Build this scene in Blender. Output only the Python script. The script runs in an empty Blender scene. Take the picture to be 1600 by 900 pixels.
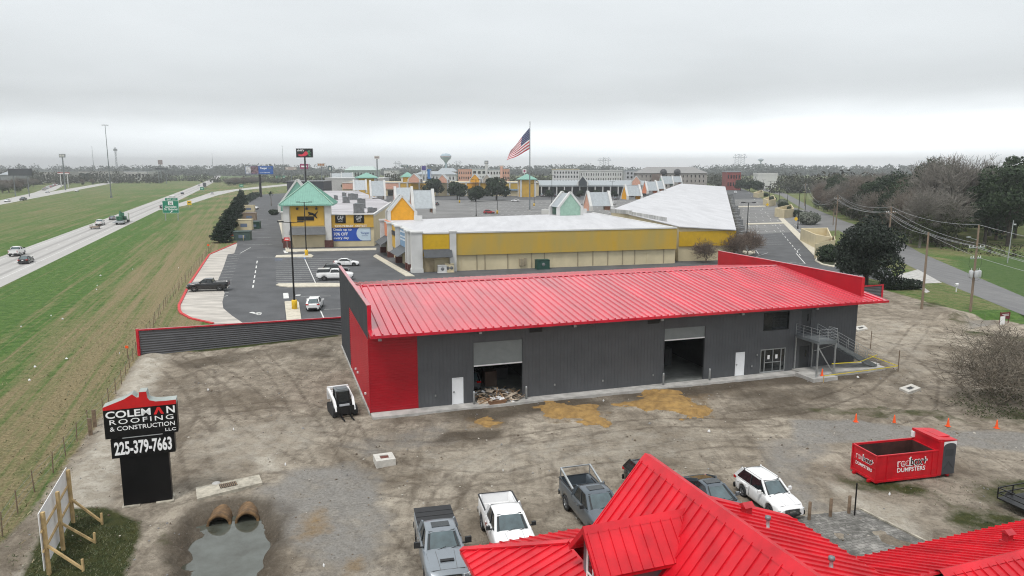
import bpy, math, random
import numpy as np
from mathutils import Matrix, Vector, noise as mnoise

SC = bpy.context.scene
COL = SC.collection
R = math.radians
random.seed(7)

CAM_H, FPX, PITCH = 18.5, 1150.0, math.atan(188.0 / 1150.0)
cam_d = bpy.data.cameras.new('camera')
cam = bpy.data.objects.new('camera', cam_d)
COL.objects.link(cam)
cam.location = (0, 0, CAM_H)
cam.rotation_euler = (math.pi / 2 - PITCH, 0, 0)
cam_d.sensor_width = 36.0
cam_d.lens = 36.0 * FPX / 1600.0
cam_d.clip_start = 0.3
cam_d.clip_end = 20000.0
SC.camera = cam

SUN_EL, SUN_AZ = R(62), R(-150)     # direction the light comes from (azimuth from +Y, clockwise)
w = bpy.data.worlds.new('World')
SC.world = w
w.use_nodes = True
nt = w.node_tree
nt.nodes.clear()
def wn(t, **kw):
    n = nt.nodes.new(t)
    for k, v in kw.items():
        setattr(n, k, v)
    return n
out = wn('ShaderNodeOutputWorld')
bg = wn('ShaderNodeBackground')
bg.inputs['Strength'].default_value = 0.1
sky = wn('ShaderNodeTexSky')
sky.sky_type = 'NISHITA'
sky.sun_disc = False
sky.sun_elevation = SUN_EL
sky.sun_rotation = SUN_AZ
sky.dust_density = 4.0
tc = wn('ShaderNodeTexCoord')
sep = wn('ShaderNodeSeparateXYZ')
nt.links.new(tc.outputs['Generated'], sep.inputs[0])
zc = wn('ShaderNodeMath', operation='MAXIMUM'); zc.inputs[1].default_value = 0.0
nt.links.new(sep.outputs['Z'], zc.inputs[0])
za = wn('ShaderNodeMath', operation='ADD'); za.inputs[1].default_value = 0.16
nt.links.new(zc.outputs[0], za.inputs[0])
dx = wn('ShaderNodeMath', operation='DIVIDE'); dy = wn('ShaderNodeMath', operation='DIVIDE')
nt.links.new(sep.outputs['X'], dx.inputs[0]); nt.links.new(za.outputs[0], dx.inputs[1])
nt.links.new(sep.outputs['Y'], dy.inputs[0]); nt.links.new(za.outputs[0], dy.inputs[1])
cmb = wn('ShaderNodeCombineXYZ')
nt.links.new(dx.outputs[0], cmb.inputs[0]); nt.links.new(dy.outputs[0], cmb.inputs[1])
ns = wn('ShaderNodeTexNoise'); ns.inputs['Scale'].default_value = 0.35; ns.inputs['Detail'].default_value = 5.0
ns.inputs['Roughness'].default_value = 0.55; ns.inputs['Distortion'].default_value = 0.6
nt.links.new(cmb.outputs[0], ns.inputs['Vector'])
rmp = wn('ShaderNodeValToRGB')
nz = wn('ShaderNodeMath', operation='MULTIPLY_ADD'); nz.inputs[1].default_value = 0.06; nz.inputs[2].default_value = -0.03
nt.links.new(ns.outputs['Fac'], nz.inputs[0])
el = wn('ShaderNodeMath', operation='ADD')
nt.links.new(sep.outputs['Z'], el.inputs[0]); nt.links.new(nz.outputs[0], el.inputs[1])
nt.links.new(el.outputs[0], rmp.inputs[0])
cr = rmp.color_ramp
def stop(p, v, tint=(0.955, 1.0, 1.025)):
    e = cr.elements.new(p); e.color = (v * tint[0], v * tint[1], v * tint[2], 1)
SKY_STOPS = [(0.02, 1.28), (0.040, 1.20), (0.062, 0.88), (0.085, 0.74), (0.115, 0.75), (0.16, 0.83), (0.205, 0.86), (0.35, 1.0), (0.65, 1.05)]
cr.elements[0].position = 0.0; cr.elements[0].color = (1.15, 1.17, 1.18, 1)
cr.elements[1].position = 1.0; cr.elements[1].color = (1.12, 1.14, 1.15, 1)
for p_, v_ in SKY_STOPS:
    stop(p_, v_)
az = wn('ShaderNodeMapRange'); az.inputs[1].default_value = -0.5; az.inputs[2].default_value = 0.45
az.inputs[3].default_value = 0.86; az.inputs[4].default_value = 1.30
nt.links.new(sep.outputs['X'], az.inputs[0])
bnd = wn('ShaderNodeMapRange'); bnd.inputs[1].default_value = 0.04; bnd.inputs[2].default_value = 0.10
bnd.inputs[3].default_value = 1.0; bnd.inputs[4].default_value = 0.0
nt.links.new(el.outputs[0], bnd.inputs[0])
azm = wn('ShaderNodeMix'); azm.data_type = 'FLOAT'
azm.inputs[2].default_value = 1.0
nt.links.new(bnd.outputs[0], azm.inputs[0]); nt.links.new(az.outputs[0], azm.inputs[3])
ns2 = wn('ShaderNodeTexNoise'); ns2.inputs['Scale'].default_value = 0.8; ns2.inputs['Detail'].default_value = 6.0
nt.links.new(cmb.outputs[0], ns2.inputs['Vector'])
tex = wn('ShaderNodeMapRange'); tex.inputs[1].default_value = 0.3; tex.inputs[2].default_value = 0.7
tex.inputs[3].default_value = 0.93; tex.inputs[4].default_value = 1.07
nt.links.new(ns2.outputs['Fac'], tex.inputs[0])
mm = wn('ShaderNodeMath', operation='MULTIPLY')
nt.links.new(azm.outputs[0], mm.inputs[0]); nt.links.new(tex.outputs[0], mm.inputs[1])
SKY_GAIN = 7.8
HAZE_DENSITY = 0.00030
mg = wn('ShaderNodeMath', operation='MULTIPLY'); mg.inputs[1].default_value = SKY_GAIN
nt.links.new(mm.outputs[0], mg.inputs[0])
sc_ = wn('ShaderNodeVectorMath', operation='SCALE')
nt.links.new(rmp.outputs[0], sc_.inputs[0]); nt.links.new(mg.outputs[0], sc_.inputs['Scale'])
mix = wn('ShaderNodeMix'); mix.data_type = 'RGBA'; mix.inputs[0].default_value = 0.94
nt.links.new(sky.outputs[0], mix.inputs[6]); nt.links.new(sc_.outputs[0], mix.inputs[7])
nt.links.new(mix.outputs[2], bg.inputs['Color'])
nt.links.new(bg.outputs[0], out.inputs[0])

sun_d = bpy.data.lights.new('sun', 'SUN')
sun = bpy.data.objects.new('sun', sun_d)
COL.objects.link(sun)
sun_d.energy = 1.5
sun_d.angle = R(13)
sun_d.color = (1.0, 0.97, 0.93)
sd = Vector((math.sin(SUN_AZ) * math.cos(SUN_EL), math.cos(SUN_AZ) * math.cos(SUN_EL), math.sin(SUN_EL)))
sun.rotation_euler = (-sd).to_track_quat('-Z', 'Y').to_euler()

SC.view_settings.view_transform = 'Standard'
SC.view_settings.look = 'None'
SC.view_settings.exposure = 0.44
SC.view_settings.gamma = 1.0
SC.view_settings.use_curve_mapping = False
SC.render.engine = 'CYCLES'
SC.cycles.use_denoising = True
SC.cycles.denoising_prefilter = 'NONE'
SC.cycles.denoising_input_passes = 'RGB_ALBEDO_NORMAL'
SC.cycles.filter_width = 1.1
SC.cycles.max_bounces = 6
SC.cycles.diffuse_bounces = 3
SC.cycles.glossy_bounces = 3
SC.cycles.transmission_bounces = 2
SC.cycles.volume_bounces = 0
SC.cycles.transparent_max_bounces = 6
SC.cycles.use_adaptive_sampling = True
SC.cycles.adaptive_threshold = 0.01

_cp, _sp = math.cos(PITCH), math.sin(PITCH)
def _ray(x, y):
    a = (x - 800) / FPX; b = (450 - y) / FPX
    return (a, _cp + b * _sp, -_sp + b * _cp)
def G(x, y, z=0.0):
    r = _ray(x, y); t = (z - CAM_H) / r[2]
    return (r[0] * t, r[1] * t)
def AT(x, y, Y):
    r = _ray(x, y); t = Y / r[1]
    return (r[0] * t, Y, CAM_H + r[2] * t)
class MB:
    def __init__(s):
        s.v = []; s.f = []; s.mi = []; s.sm = []
    def add(s, vs, fs, m=0, smooth=False):
        o = len(s.v)
        s.v.extend([tuple(v) for v in vs])
        for f in fs:
            s.f.append([i + o for i in f]); s.mi.append(m); s.sm.append(smooth)
    def b(s, x0, x1, y0, y1, z0, z1, m=0):
        s.add([(x0, y0, z0), (x1, y0, z0), (x1, y1, z0), (x0, y1, z0), (x0, y0, z1), (x1, y0, z1), (x1, y1, z1), (x0, y1, z1)],
              [(3, 2, 1, 0), (4, 5, 6, 7), (0, 1, 5, 4), (1, 2, 6, 5), (2, 3, 7, 6), (3, 0, 4, 7)], m)
    def box(s, c, d, m=0, rz=0.0, ry=0.0, rx=0.0):
        M = Matrix.Translation(c) @ Matrix.Rotation(rz, 4, 'Z') @ Matrix.Rotation(ry, 4, 'Y') @ Matrix.Rotation(rx, 4, 'X')
        t = MB(); t.b(-d[0] / 2, d[0] / 2, -d[1] / 2, d[1] / 2, -d[2] / 2, d[2] / 2)
        s.add([M @ Vector(v) for v in t.v], t.f, m)
    def beam(s, p0, p1, w, h, m=0):
        p0 = Vector(p0); p1 = Vector(p1); d = (p1 - p0)
        L = d.length
        if L < 1e-6: return
        d.normalize()
        up = Vector((0, 0, 1)) if abs(d.z) < 0.95 else Vector((0, 1, 0))
        a = d.cross(up).normalized(); c = a.cross(d)
        vs = []
        for p in (p0, p1):
            for sx, sz in ((-1, -1), (1, -1), (1, 1), (-1, 1)):
                vs.append(p + a * sx * w / 2 + c * sz * h / 2)
        s.add(vs, [(0, 1, 2, 3), (7, 6, 5, 4), (0, 4, 5, 1), (1, 5, 6, 2), (2, 6, 7, 3), (3, 7, 4, 0)], m)
    def tube(s, p0, p1, r0, r1=None, n=8, m=0, cap=True, smooth=True):
        if r1 is None: r1 = r0
        p0 = Vector(p0); p1 = Vector(p1); d = p1 - p0
        if d.length < 1e-6: return
        d.normalize()
        up = Vector((0, 0, 1)) if abs(d.z) < 0.9 else Vector((1, 0, 0))
        a = d.cross(up).normalized(); c = d.cross(a)
        vs = []
        for p, r in ((p0, r0), (p1, r1)):
            for i in range(n):
                t = 2 * math.pi * i / n
                vs.append(p + a * math.cos(t) * r + c * math.sin(t) * r)
        s.add(vs, [(i, n + i, n + (i + 1) % n, (i + 1) % n) for i in range(n)], m, smooth)
        if cap:
            s.add(vs[:n], [tuple(range(n))], m); s.add(vs[n:], [tuple(reversed(range(n)))], m)
    def path(s, pts, r, n=6, m=0):
        for i in range(len(pts) - 1):
            s.tube(pts[i], pts[i + 1], r, r, n, m)
    def prism(s, poly, z0, z1, m=0, mt=None, bottom=True):
        n = len(poly)
        a = sum(poly[i][0] * poly[(i + 1) % n][1] - poly[(i + 1) % n][0] * poly[i][1] for i in range(n))
        if a < 0: poly = list(reversed(poly))
        z0s = z0 if isinstance(z0, (list, tuple)) else [z0] * n
        z1s = z1 if isinstance(z1, (list, tuple)) else [z1] * n
        if a < 0: z0s = list(reversed(z0s)); z1s = list(reversed(z1s))
        vs = [(p[0], p[1], z0s[i]) for i, p in enumerate(poly)] + [(p[0], p[1], z1s[i]) for i, p in enumerate(poly)]
        s.add(vs, [(i, (i + 1) % n, n + (i + 1) % n, n + i) for i in range(n)], m)
        s.add(vs[n:], [tuple(range(n))], m if mt is None else mt)
        if bottom: s.add(vs[:n], [tuple(reversed(range(n)))], m)
    def lathe(s, prof, n=16, m=0, smooth=True, axis='Z', c=(0, 0, 0), closed=False):
        vs = []
        for r, z in prof:
            for i in range(n):
                t = 2 * math.pi * i / n
                if axis == 'Z': p = (r * math.cos(t), r * math.sin(t), z)
                elif axis == 'Y': p = (r * math.cos(t), z, r * math.sin(t))
                else: p = (z, r * math.cos(t), r * math.sin(t))
                vs.append((p[0] + c[0], p[1] + c[1], p[2] + c[2]))
        fs = []
        K = len(prof)
        for k in range(K if closed else K - 1):
            k2 = (k + 1) % K
            for i in range(n):
                fs.append((k * n + i, k * n + (i + 1) % n, k2 * n + (i + 1) % n, k2 * n + i))
        s.add(vs, fs, m, smooth)
    def loft(s, secs, m=0, smooth=True, closed=True, caps=True):
        n = len(secs[0]); vs = [p for c in secs for p in c]; fs = []
        for k in range(len(secs) - 1):
            for i in range(n if closed else n - 1):
                fs.append((k * n + i, k * n + (i + 1) % n, (k + 1) * n + (i + 1) % n, (k + 1) * n + i))
        s.add(vs, fs, m, smooth)
        if caps:
            s.add(secs[0], [tuple(reversed(range(n)))], m); s.add(secs[-1], [tuple(range(n))], m)
    def q(s, a, b, c, d, m=0):
        s.add([a, b, c, d], [(0, 1, 2, 3)], m)
    def slab(s, a, b, c, d, t, m=0):
        a, b, c, d = map(Vector, (a, b, c, d))
        nrm = (b - a).cross(d - a).normalized() * t
        vs = [a, b, c, d, a + nrm, b + nrm, c + nrm, d + nrm]
        s.add(vs, [(3, 2, 1, 0), (4, 5, 6, 7), (0, 1, 5, 4), (1, 2, 6, 5), (2, 3, 7, 6), (3, 0, 4, 7)], m)
    def merge(s, o, off=0, M=None):
        k = len(s.v)
        s.v.extend([tuple(M @ Vector(v)) if M else v for v in o.v])
        for f, mi, sm in zip(o.f, o.mi, o.sm):
            s.f.append([i + k for i in f]); s.mi.append(mi + off); s.sm.append(sm)
    def mesh(s, name, mats):
        me = bpy.data.meshes.new(name)
        me.from_pydata(s.v, [], s.f)
        for m in (mats if isinstance(mats, (list, tuple)) else [mats]):
            me.materials.append(m)
        me.polygons.foreach_set('material_index', s.mi)
        me.polygons.foreach_set('use_smooth', s.sm)
        me.update()
        return me
    def build(s, name, mats, parent=None, loc=(0, 0, 0), rz=0.0):
        return link(name, s.mesh(name, mats), parent, loc, rz)

def link(name, me, parent=None, loc=(0, 0, 0), rz=0.0):
    o = bpy.data.objects.new(name, me)
    COL.objects.link(o)
    o.location = loc; o.rotation_euler = (0, 0, rz)
    if parent is not None: o.parent = parent
    return o
def tag(o, label=None, cat=None, group=None, kind=None):
    if label: o['label'] = label
    if cat: o['category'] = cat
    if group: o['group'] = group
    if kind: o['kind'] = kind
    return o
def thing(name, label, cat, loc=(0, 0, 0), rz=0.0, group=None):
    return tag(link(name, None, None, loc, rz), label, cat, group)
def copy_tree(o, parent=None):
    c = o.copy(); COL.objects.link(c)
    if parent is not None: c.parent = parent
    for ch in list(o.children): copy_tree(ch, c)
    return c
def dup(o, loc, rz=0.0, label=None, group=None, scale=None):
    c = copy_tree(o); c.location = loc; c.rotation_euler = (0, 0, rz)
    if label: c['label'] = label
    if group: c['group'] = group
    if scale: c.scale = (scale, scale, scale) if not isinstance(scale, (tuple, list)) else scale
    return c
def struct(name, mb, mats, **k):
    return tag(mb.build(name, mats, **k), kind='structure')

def text_mesh(txt, w, h, off=0.0, ext=0.01, align='CENTER', shear=0.0, space=1.0, dims=None):
    cu = bpy.data.curves.new('lettering', 'FONT')
    cu.body = txt; cu.extrude = ext; cu.offset = off; cu.shear = shear; cu.space_character = space
    cu.resolution_u = 3
    o = bpy.data.objects.new('lettering', cu)
    COL.objects.link(o)
    dg = bpy.context.evaluated_depsgraph_get()
    me = bpy.data.meshes.new_from_object(o.evaluated_get(dg))
    bpy.data.objects.remove(o); bpy.data.curves.remove(cu)
    n = len(me.vertices); co = np.empty(n * 3); me.vertices.foreach_get('co', co); co = co.reshape(-1, 3)
    lo, hi = co.min(0), co.max(0)
    co[:, 0] = (co[:, 0] - (lo[0] + hi[0]) / 2) * w / (hi[0] - lo[0])
    co[:, 1] = (co[:, 1] - (lo[1] + hi[1]) / 2) * h / (hi[1] - lo[1])
    me.vertices.foreach_set('co', co.ravel()); me.update()
    return me
def put_text(me, mat, parent, loc, right, up, name='lettering'):
    me.materials.clear(); me.materials.append(mat)
    o = link(name, me, parent)
    r = Vector(right).normalized(); u = Vector(up).normalized(); n = r.cross(u)
    M = Matrix((r, u, n)).transposed().to_4x4(); M.translation = Vector(loc)
    o.matrix_local = M
    return o

def lin(r, g, b):
    f = lambda c: (c / 255) / 12.92 if c / 255 <= 0.04045 else ((c / 255 + 0.055) / 1.055) ** 2.4
    return (f(r), f(g), f(b))
MATS = {}
def mat(name, col, rough=0.6, metal=0.0, var=0.12, scale=1.5, bump=0.0, bscale=20.0, coat=0.0, spec=0.5, col2=None, stretch=None, detail=4.0, cior=1.5, crough=0.08):
    if name in MATS: return MATS[name]
    m = bpy.data.materials.new(name); MATS[name] = m
    m.use_nodes = True
    t = m.node_tree; p = t.nodes['Principled BSDF']
    p.inputs['Roughness'].default_value = rough
    p.inputs['Metallic'].default_value = metal
    p.inputs['Specular IOR Level'].default_value = spec
    p.inputs['Coat Weight'].default_value = coat
    p.inputs['Coat Roughness'].default_value = crough; p.inputs['Coat IOR'].default_value = cior
    c2 = col2 if col2 else tuple(max(0, c * (1 - var)) for c in col)
    c1 = col if col2 else tuple(min(1, c * (1 + var)) for c in col)
    tcn = t.nodes.new('ShaderNodeTexCoord')
    src = tcn.outputs['Object']
    if stretch:
        mp = t.nodes.new('ShaderNodeMapping'); mp.inputs['Scale'].default_value = stretch
        t.links.new(src, mp.inputs[0]); src = mp.outputs[0]
    n = t.nodes.new('ShaderNodeTexNoise'); n.inputs['Scale'].default_value = scale; n.inputs['Detail'].default_value = detail
    n.inputs['Roughness'].default_value = 0.6
    t.links.new(src, n.inputs['Vector'])
    mr = t.nodes.new('ShaderNodeMapRange'); mr.inputs[1].default_value = 0.35; mr.inputs[2].default_value = 0.65
    t.links.new(n.outputs['Fac'], mr.inputs[0])
    mx = t.nodes.new('ShaderNodeMix'); mx.data_type = 'RGBA'
    mx.inputs[6].default_value = (*c2, 1); mx.inputs[7].default_value = (*c1, 1)
    t.links.new(mr.outputs[0], mx.inputs[0]); t.links.new(mx.outputs[2], p.inputs['Base Color'])
    if bump:
        nb = t.nodes.new('ShaderNodeTexNoise'); nb.inputs['Scale'].default_value = bscale; nb.inputs['Detail'].default_value = 5
        t.links.new(src, nb.inputs['Vector'])
        bp = t.nodes.new('ShaderNodeBump'); bp.inputs['Strength'].default_value = bump; bp.inputs['Distance'].default_value = 0.05
        t.links.new(nb.outputs['Fac'], bp.inputs['Height']); t.links.new(bp.outputs[0], p.inputs['Normal'])
    return m

M_REDROOF = mat('red_standing_seam_metal', (0.50, 0.002, 0.022), rough=0.34, var=0.22, scale=0.6, spec=0.5, coat=1.0, cior=1.48, crough=0.14, bump=.10, bscale=1.3, stretch=(1, .25, 1))
M_REDWALL = mat('red_wall_panel', (0.36, 0.002, 0.012), rough=0.40, var=0.08, scale=0.6, spec=0.5)
M_REDHOUSE = mat('bright_red_house_roof', (0.55, 0.009, 0.020), rough=0.36, var=0.20, scale=0.7, spec=0.45, bump=.12, bscale=1.3)
M_GREYWALL = mat('charcoal_wall_panel', (0.078, 0.083, 0.090), rough=0.55, var=0.10, scale=0.7)
M_GREYFENCE = mat('grey_corrugated_steel', (0.085, 0.086, 0.092), rough=0.55, metal=0.1, var=0.15, scale=0.8)
M_SHUTTER = mat('grey_roller_shutter', (0.20, 0.22, 0.22), rough=0.5, var=0.06)
M_WHITE = mat('white_paint', (0.78, 0.78, 0.78), rough=0.45, var=0.05)
M_WHITEDOOR = mat('white_steel_door', (0.80, 0.82, 0.84), rough=0.4, var=0.03)
M_CONC = mat('pale_concrete', (0.40, 0.39, 0.37), rough=0.85, var=0.22, scale=1.2, bump=0.15)
M_CONC2 = mat('weathered_concrete', (0.36, 0.33, 0.27), rough=0.9, var=0.3, scale=2.5, bump=0.3)
M_KERB = mat('cream_kerb_concrete', (0.52, 0.48, 0.39), rough=0.85, var=0.15)
M_REDKERB = mat('red_painted_kerb', (0.50, 0.035, 0.035), rough=0.7, var=0.2)
M_GALV = mat('galvanised_steel', (0.42, 0.44, 0.45), rough=0.42, metal=0.7, var=0.15, scale=3)
M_DARKGALV = mat('dull_steel', (0.20, 0.22, 0.23), rough=0.5, metal=0.5, var=0.15)
M_BLACK = mat('black_paint', (0.007, 0.007, 0.008), rough=0.45, var=0.2)
M_SIGNBLACK = mat('black_sign_face', (0.005, 0.005, 0.006), rough=0.4, var=0.15, spec=.3)
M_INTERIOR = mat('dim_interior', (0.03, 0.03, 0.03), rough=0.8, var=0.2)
M_RUBBER = mat('tyre_rubber', (0.02, 0.02, 0.021), rough=0.8, var=0.2, scale=6)
M_RIM = mat('alloy_rim', (0.35, 0.36, 0.37), rough=0.35, metal=0.8, var=0.1)
M_DARKRIM = mat('dark_rim', (0.05, 0.05, 0.055), rough=0.35, metal=0.6, var=0.1)
M_GLASS = mat('dark_tinted_glass', (0.012, 0.016, 0.018), rough=0.06, var=0.1, spec=0.7)
M_WSHIELD = mat('windscreen_glass', (0.060, 0.095, 0.105), rough=0.05, var=0.35, scale=1.0, spec=0.8, coat=0.4)
M_CHROME = mat('chrome', (0.6, 0.6, 0.6), rough=0.15, metal=1.0, var=0.05)
M_TAIL = mat('red_lens', (0.45, 0.01, 0.012), rough=0.2, var=0.1)
M_LAMP = mat('clear_lens', (0.62, 0.64, 0.66), rough=0.12, var=0.1)
M_PLASTIC = mat('black_plastic', (0.02, 0.021, 0.022), rough=0.55, var=0.15)
M_ASPH = mat('asphalt', (0.078, 0.080, 0.084), rough=0.9, var=0.22, scale=0.25, bump=0.15, bscale=30, detail=8)
M_TIMBER = mat('treated_timber', (0.46, 0.33, 0.16), rough=0.8, var=0.2, scale=3)
M_OLDWOOD = mat('weathered_post_wood', (0.17, 0.12, 0.08), rough=0.85, var=0.3, scale=4)
M_POLEWOOD = mat('utility_pole_wood', (0.21, 0.155, 0.11), rough=0.85, var=0.25, scale=3, stretch=(6, 6, 0.5))
M_YELLOW = mat('yellow_paint', (0.75, 0.47, 0.02), rough=0.55, var=0.1)
M_ORANGE = mat('safety_orange', (0.85, 0.10, 0.015), rough=0.5, var=0.08)
M_MARK = mat('road_paint', (0.62, 0.62, 0.60), rough=0.75, var=0.25, scale=2.0)
M_BLUEMARK = mat('blue_road_paint', (0.10, 0.22, 0.50), rough=0.75, var=0.2)
M_SIDING = mat('grey_violet_siding', (0.17, 0.15, 0.165), rough=0.7, var=0.08)
def paint(name, col, rough=0.32, metal=0.0, var=0.03, coat=0.7):
    return mat(name, col, rough=rough, metal=metal, var=var, scale=0.8, coat=coat)
P_SILVER = paint('silver_blue_car_paint', (0.20, 0.225, 0.25), metal=0.2)
P_WHITE = paint('white_car_paint', (0.78, 0.78, 0.78))
P_SLATE = paint('slate_grey_car_paint', (0.085, 0.105, 0.125), metal=0.3)
P_GREY = paint('grey_car_paint', (0.15, 0.16, 0.175), metal=0.3)
P_BLACK = paint('black_car_paint', (0.005, 0.006, 0.008))
P_RED = paint('red_car_paint', (0.35, 0.015, 0.02))
P_NAVY = paint('navy_car_paint', (0.02, 0.03, 0.06))
P_TAN = paint('pale_gold_car_paint', (0.38, 0.36, 0.32), metal=0.3)
# ================================================================ GROUND, ROADS, WATER
TH = R(19.65)
HN = (math.cos(TH), math.sin(TH)); HD = (-math.sin(TH), math.cos(TH))
def ST(s, t):            # highway frame: s across, t along
    return (s * HN[0] + t * HD[0], s * HN[1] + t * HD[1])
def PX(*pts, z=0.0):
    return [G(x, y, z) for x, y in pts]

def resample(pl, n_):
    d_ = [0]
    for a_, b_ in zip(pl, pl[1:]): d_.append(d_[-1] + math.dist(a_, b_))
    o_ = []
    for i in range(n_):
        t = d_[-1] * i / (n_ - 1); k = 0
        while k < len(pl) - 2 and d_[k + 1] < t: k += 1
        f = (t - d_[k]) / (d_[k + 1] - d_[k]); o_.append((pl[k][0] + (pl[k + 1][0] - pl[k][0]) * f, pl[k][1] + (pl[k + 1][1] - pl[k][1]) * f))
    return o_
def poly_sd(P, x, y):
    P = np.array(P); n = len(P)
    d2 = np.full(x.shape, 1e18); ins = np.zeros(x.shape, bool)
    for i in range(n):
        ax, ay = P[i]; bx, by = P[(i + 1) % n]
        ex, ey = bx - ax, by - ay
        L = ex * ex + ey * ey + 1e-12
        t = np.clip(((x - ax) * ex + (y - ay) * ey) / L, 0, 1)
        d2 = np.minimum(d2, (x - ax - t * ex) ** 2 + (y - ay - t * ey) ** 2)
        c = (ay > y) != (by > y)
        with np.errstate(divide='ignore', invalid='ignore'):
            xi = ax + (y - ay) / (by - ay + 1e-30) * ex
        ins ^= c & (x < xi)
    d = np.sqrt(d2)
    return np.where(ins, d, -d)
def soft(P, x, y, w):
    return np.clip(0.5 + poly_sd(P, x, y) / w, 0, 1)
def ell(cx, cy, rx, ry, x, y, rot=0.0):
    c, s = math.cos(rot), math.sin(rot)
    u = ((x - cx) * c + (y - cy) * s) / rx; v = (-(x - cx) * s + (y - cy) * c) / ry
    return np.clip(1.3 - np.sqrt(u * u + v * v), 0, 1)
def vnoise(x, y, sc, seed):
    rng = np.random.RandomState(seed); T = rng.rand(256, 256)
    u = x * sc + 1000.5; v = y * sc + 1000.5
    i = np.floor(u).astype(int); j = np.floor(v).astype(int)
    fu = u - i; fv = v - j
    fu = fu * fu * (3 - 2 * fu); fv = fv * fv * (3 - 2 * fv)
    g = lambda a, b: T[a % 256, b % 256]
    return (g(i, j) * (1 - fu) + g(i + 1, j) * fu) * (1 - fv) + (g(i, j + 1) * (1 - fu) + g(i + 1, j + 1) * fu) * fv

DIRT = PX((218, 556), (200, 585), (160, 650), (112, 715), (52, 795), (-50, 905), (-120, 1010), (800, 1500), (2300, 1010),
          (1950, 640), (1640, 540), (1590, 505), (1530, 492), (1470, 478), (1400, 458), (1330, 440), (900, 430), (531, 500), (531, 521), (380, 543))
POND = PX((296, 862), (316, 826), (338, 809), (372, 805), (402, 812), (412, 842), (410, 878), (402, 905), (398, 960), (380, 1010), (318, 1010), (300, 930), (297, 890), z=-0.6)
POND_L = -0.62

def ground_height(x, y):
    h = np.zeros_like(x)
    near = np.clip((100 - y) / 12, 0, 1) * np.clip((x + 46) / 6, 0, 1) * np.clip((72 - x) / 8, 0, 1)
    sdD = poly_sd(DIRT, x, y)
    dm = np.clip(sdD / 2.0, 0, 1) * near
    h += dm * ((vnoise(x, y, 0.45, 1) - .5) * 0.10 + (vnoise(x, y, 1.3, 2) - .5) * 0.055 + (vnoise(x, y, 2.9, 12) - .5) * 0.035)
    ang = vnoise(x, y, 0.06, 5) * 6
    rut = np.sin(1.9 * (x * np.cos(ang * .3) + y * np.sin(ang * .3)))
    h += dm * 0.022 * rut * (vnoise(x, y, 0.12, 6) > 0.45)
    fl = np.exp(-((x * HN[0] + y * HN[1] + 10.0) / 1.1) ** 2) * (y < 72) * (y > 34)
    h += fl * (0.10 + 0.28 * vnoise(x, y, 0.8, 8) * vnoise(x, y, 0.25, 9))
    for cx, cy, rx, ry, hh in ((54.0, 88.5, 2.4, 1.3, 1.0), (51.5, 86.5, 4.5, 1.2, 0.45), (59, 84, 5, 1.4, 0.5), (40, 88, 3, 1.0, 0.3), (48, 83.0, 4.5, 1.0, 0.35)):
        e = np.clip(1 - ((x - cx) / rx) ** 2 - ((y - cy) / ry) ** 2, 0, 1)
        h += e * hh * (0.7 + 0.6 * vnoise(x, y, 1.5, 11))
    h -= 0.7 * np.exp(-((y - 90.5 - 0.10 * (x - 56)) / 1.2) ** 2) * np.clip((x - 54) / 2, 0, 1) * np.clip((66 - x) / 4, 0, 1)
    sp = poly_sd(POND, x, y) + (vnoise(x, y, .9, 15) - .5) * .9 + (vnoise(x, y, 2.6, 16) - .5) * .3
    h = np.where(sp > -2.0, h * np.clip(-sp / 2.0, 0, 1) , h)
    h -= 1.25 * np.clip((sp + .75) / 1.5, 0, 1)
    return h

def lines(a, b, st, far, grow):
    v = list(np.arange(a, b, st))
    s = st; q = b
    while q < far:
        v.append(q); s *= grow; q += s
    v.append(far)
    s = st; q = a - st; lo = []
    while q > -far:
        lo.append(q); s *= grow; q -= s
    lo.append(-far)
    return np.array(sorted(lo + v))
xs = lines(-46.0, 66.0, 0.25, 9000.0, 1.18)
ys = lines(25.0, 96.0, 0.25, 9000.0, 1.18)
XX, YY = np.meshgrid(xs, ys)
ZZ = ground_height(XX, YY)
nx, ny = len(xs), len(ys)
gm = bpy.data.meshes.new('ground')
vco = np.stack([XX.ravel(), YY.ravel(), ZZ.ravel()], 1)
idx = np.arange(nx * ny).reshape(ny, nx)
quads = np.stack([idx[:-1, :-1].ravel(), idx[:-1, 1:].ravel(), idx[1:, 1:].ravel(), idx[1:, :-1].ravel()], 1)
gm.vertices.add(len(vco)); gm.vertices.foreach_set('co', vco.ravel())
gm.loops.add(quads.size); gm.loops.foreach_set('vertex_index', quads.ravel().astype(np.int32))
gm.polygons.add(len(quads)); gm.polygons.foreach_set('loop_start', np.arange(0, quads.size, 4, dtype=np.int32))
gm.polygons.foreach_set('loop_total', np.full(len(quads), 4, dtype=np.int32))
gm.polygons.foreach_set('use_smooth', np.ones(len(quads), bool))
gm.update()

x, y = XX.ravel(), YY.ravel()
def attr(name, a):
    at_ = gm.attributes.new(name, 'FLOAT', 'POINT'); at_.data.foreach_set('value', np.clip(a, 0, 1).astype(np.float32))
dirt = soft(DIRT, x, y, 1.6); DIRT_M = dirt
sF = x * HN[0] + y * HN[1]
margin = np.exp(-((sF + 9.6) / 1.7) ** 2) * (y < 74)
gr = np.zeros_like(x)
gr = np.maximum(gr, soft(PX((20, 925), (70, 815), (108, 797), (168, 792), (218, 812), (222, 838), (204, 880), (190, 930)), x, y, 1.0))
gr = np.maximum(gr, 0.75 * soft(PX((300, 552), (531, 526), (531, 519), (300, 545)), x, y, 0.8))
gr = np.maximum(gr, 0.62 * soft(PX((1262, 742), (1270, 725), (1320, 725), (1420, 750), (1500, 752), (1640, 735), (1800, 800), (1700, 1000), (1500, 870), (1450, 790), (1340, 770)), x, y, 2.5) * (0.35 + 0.95 * vnoise(x, y, 0.45, 21)))
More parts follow.
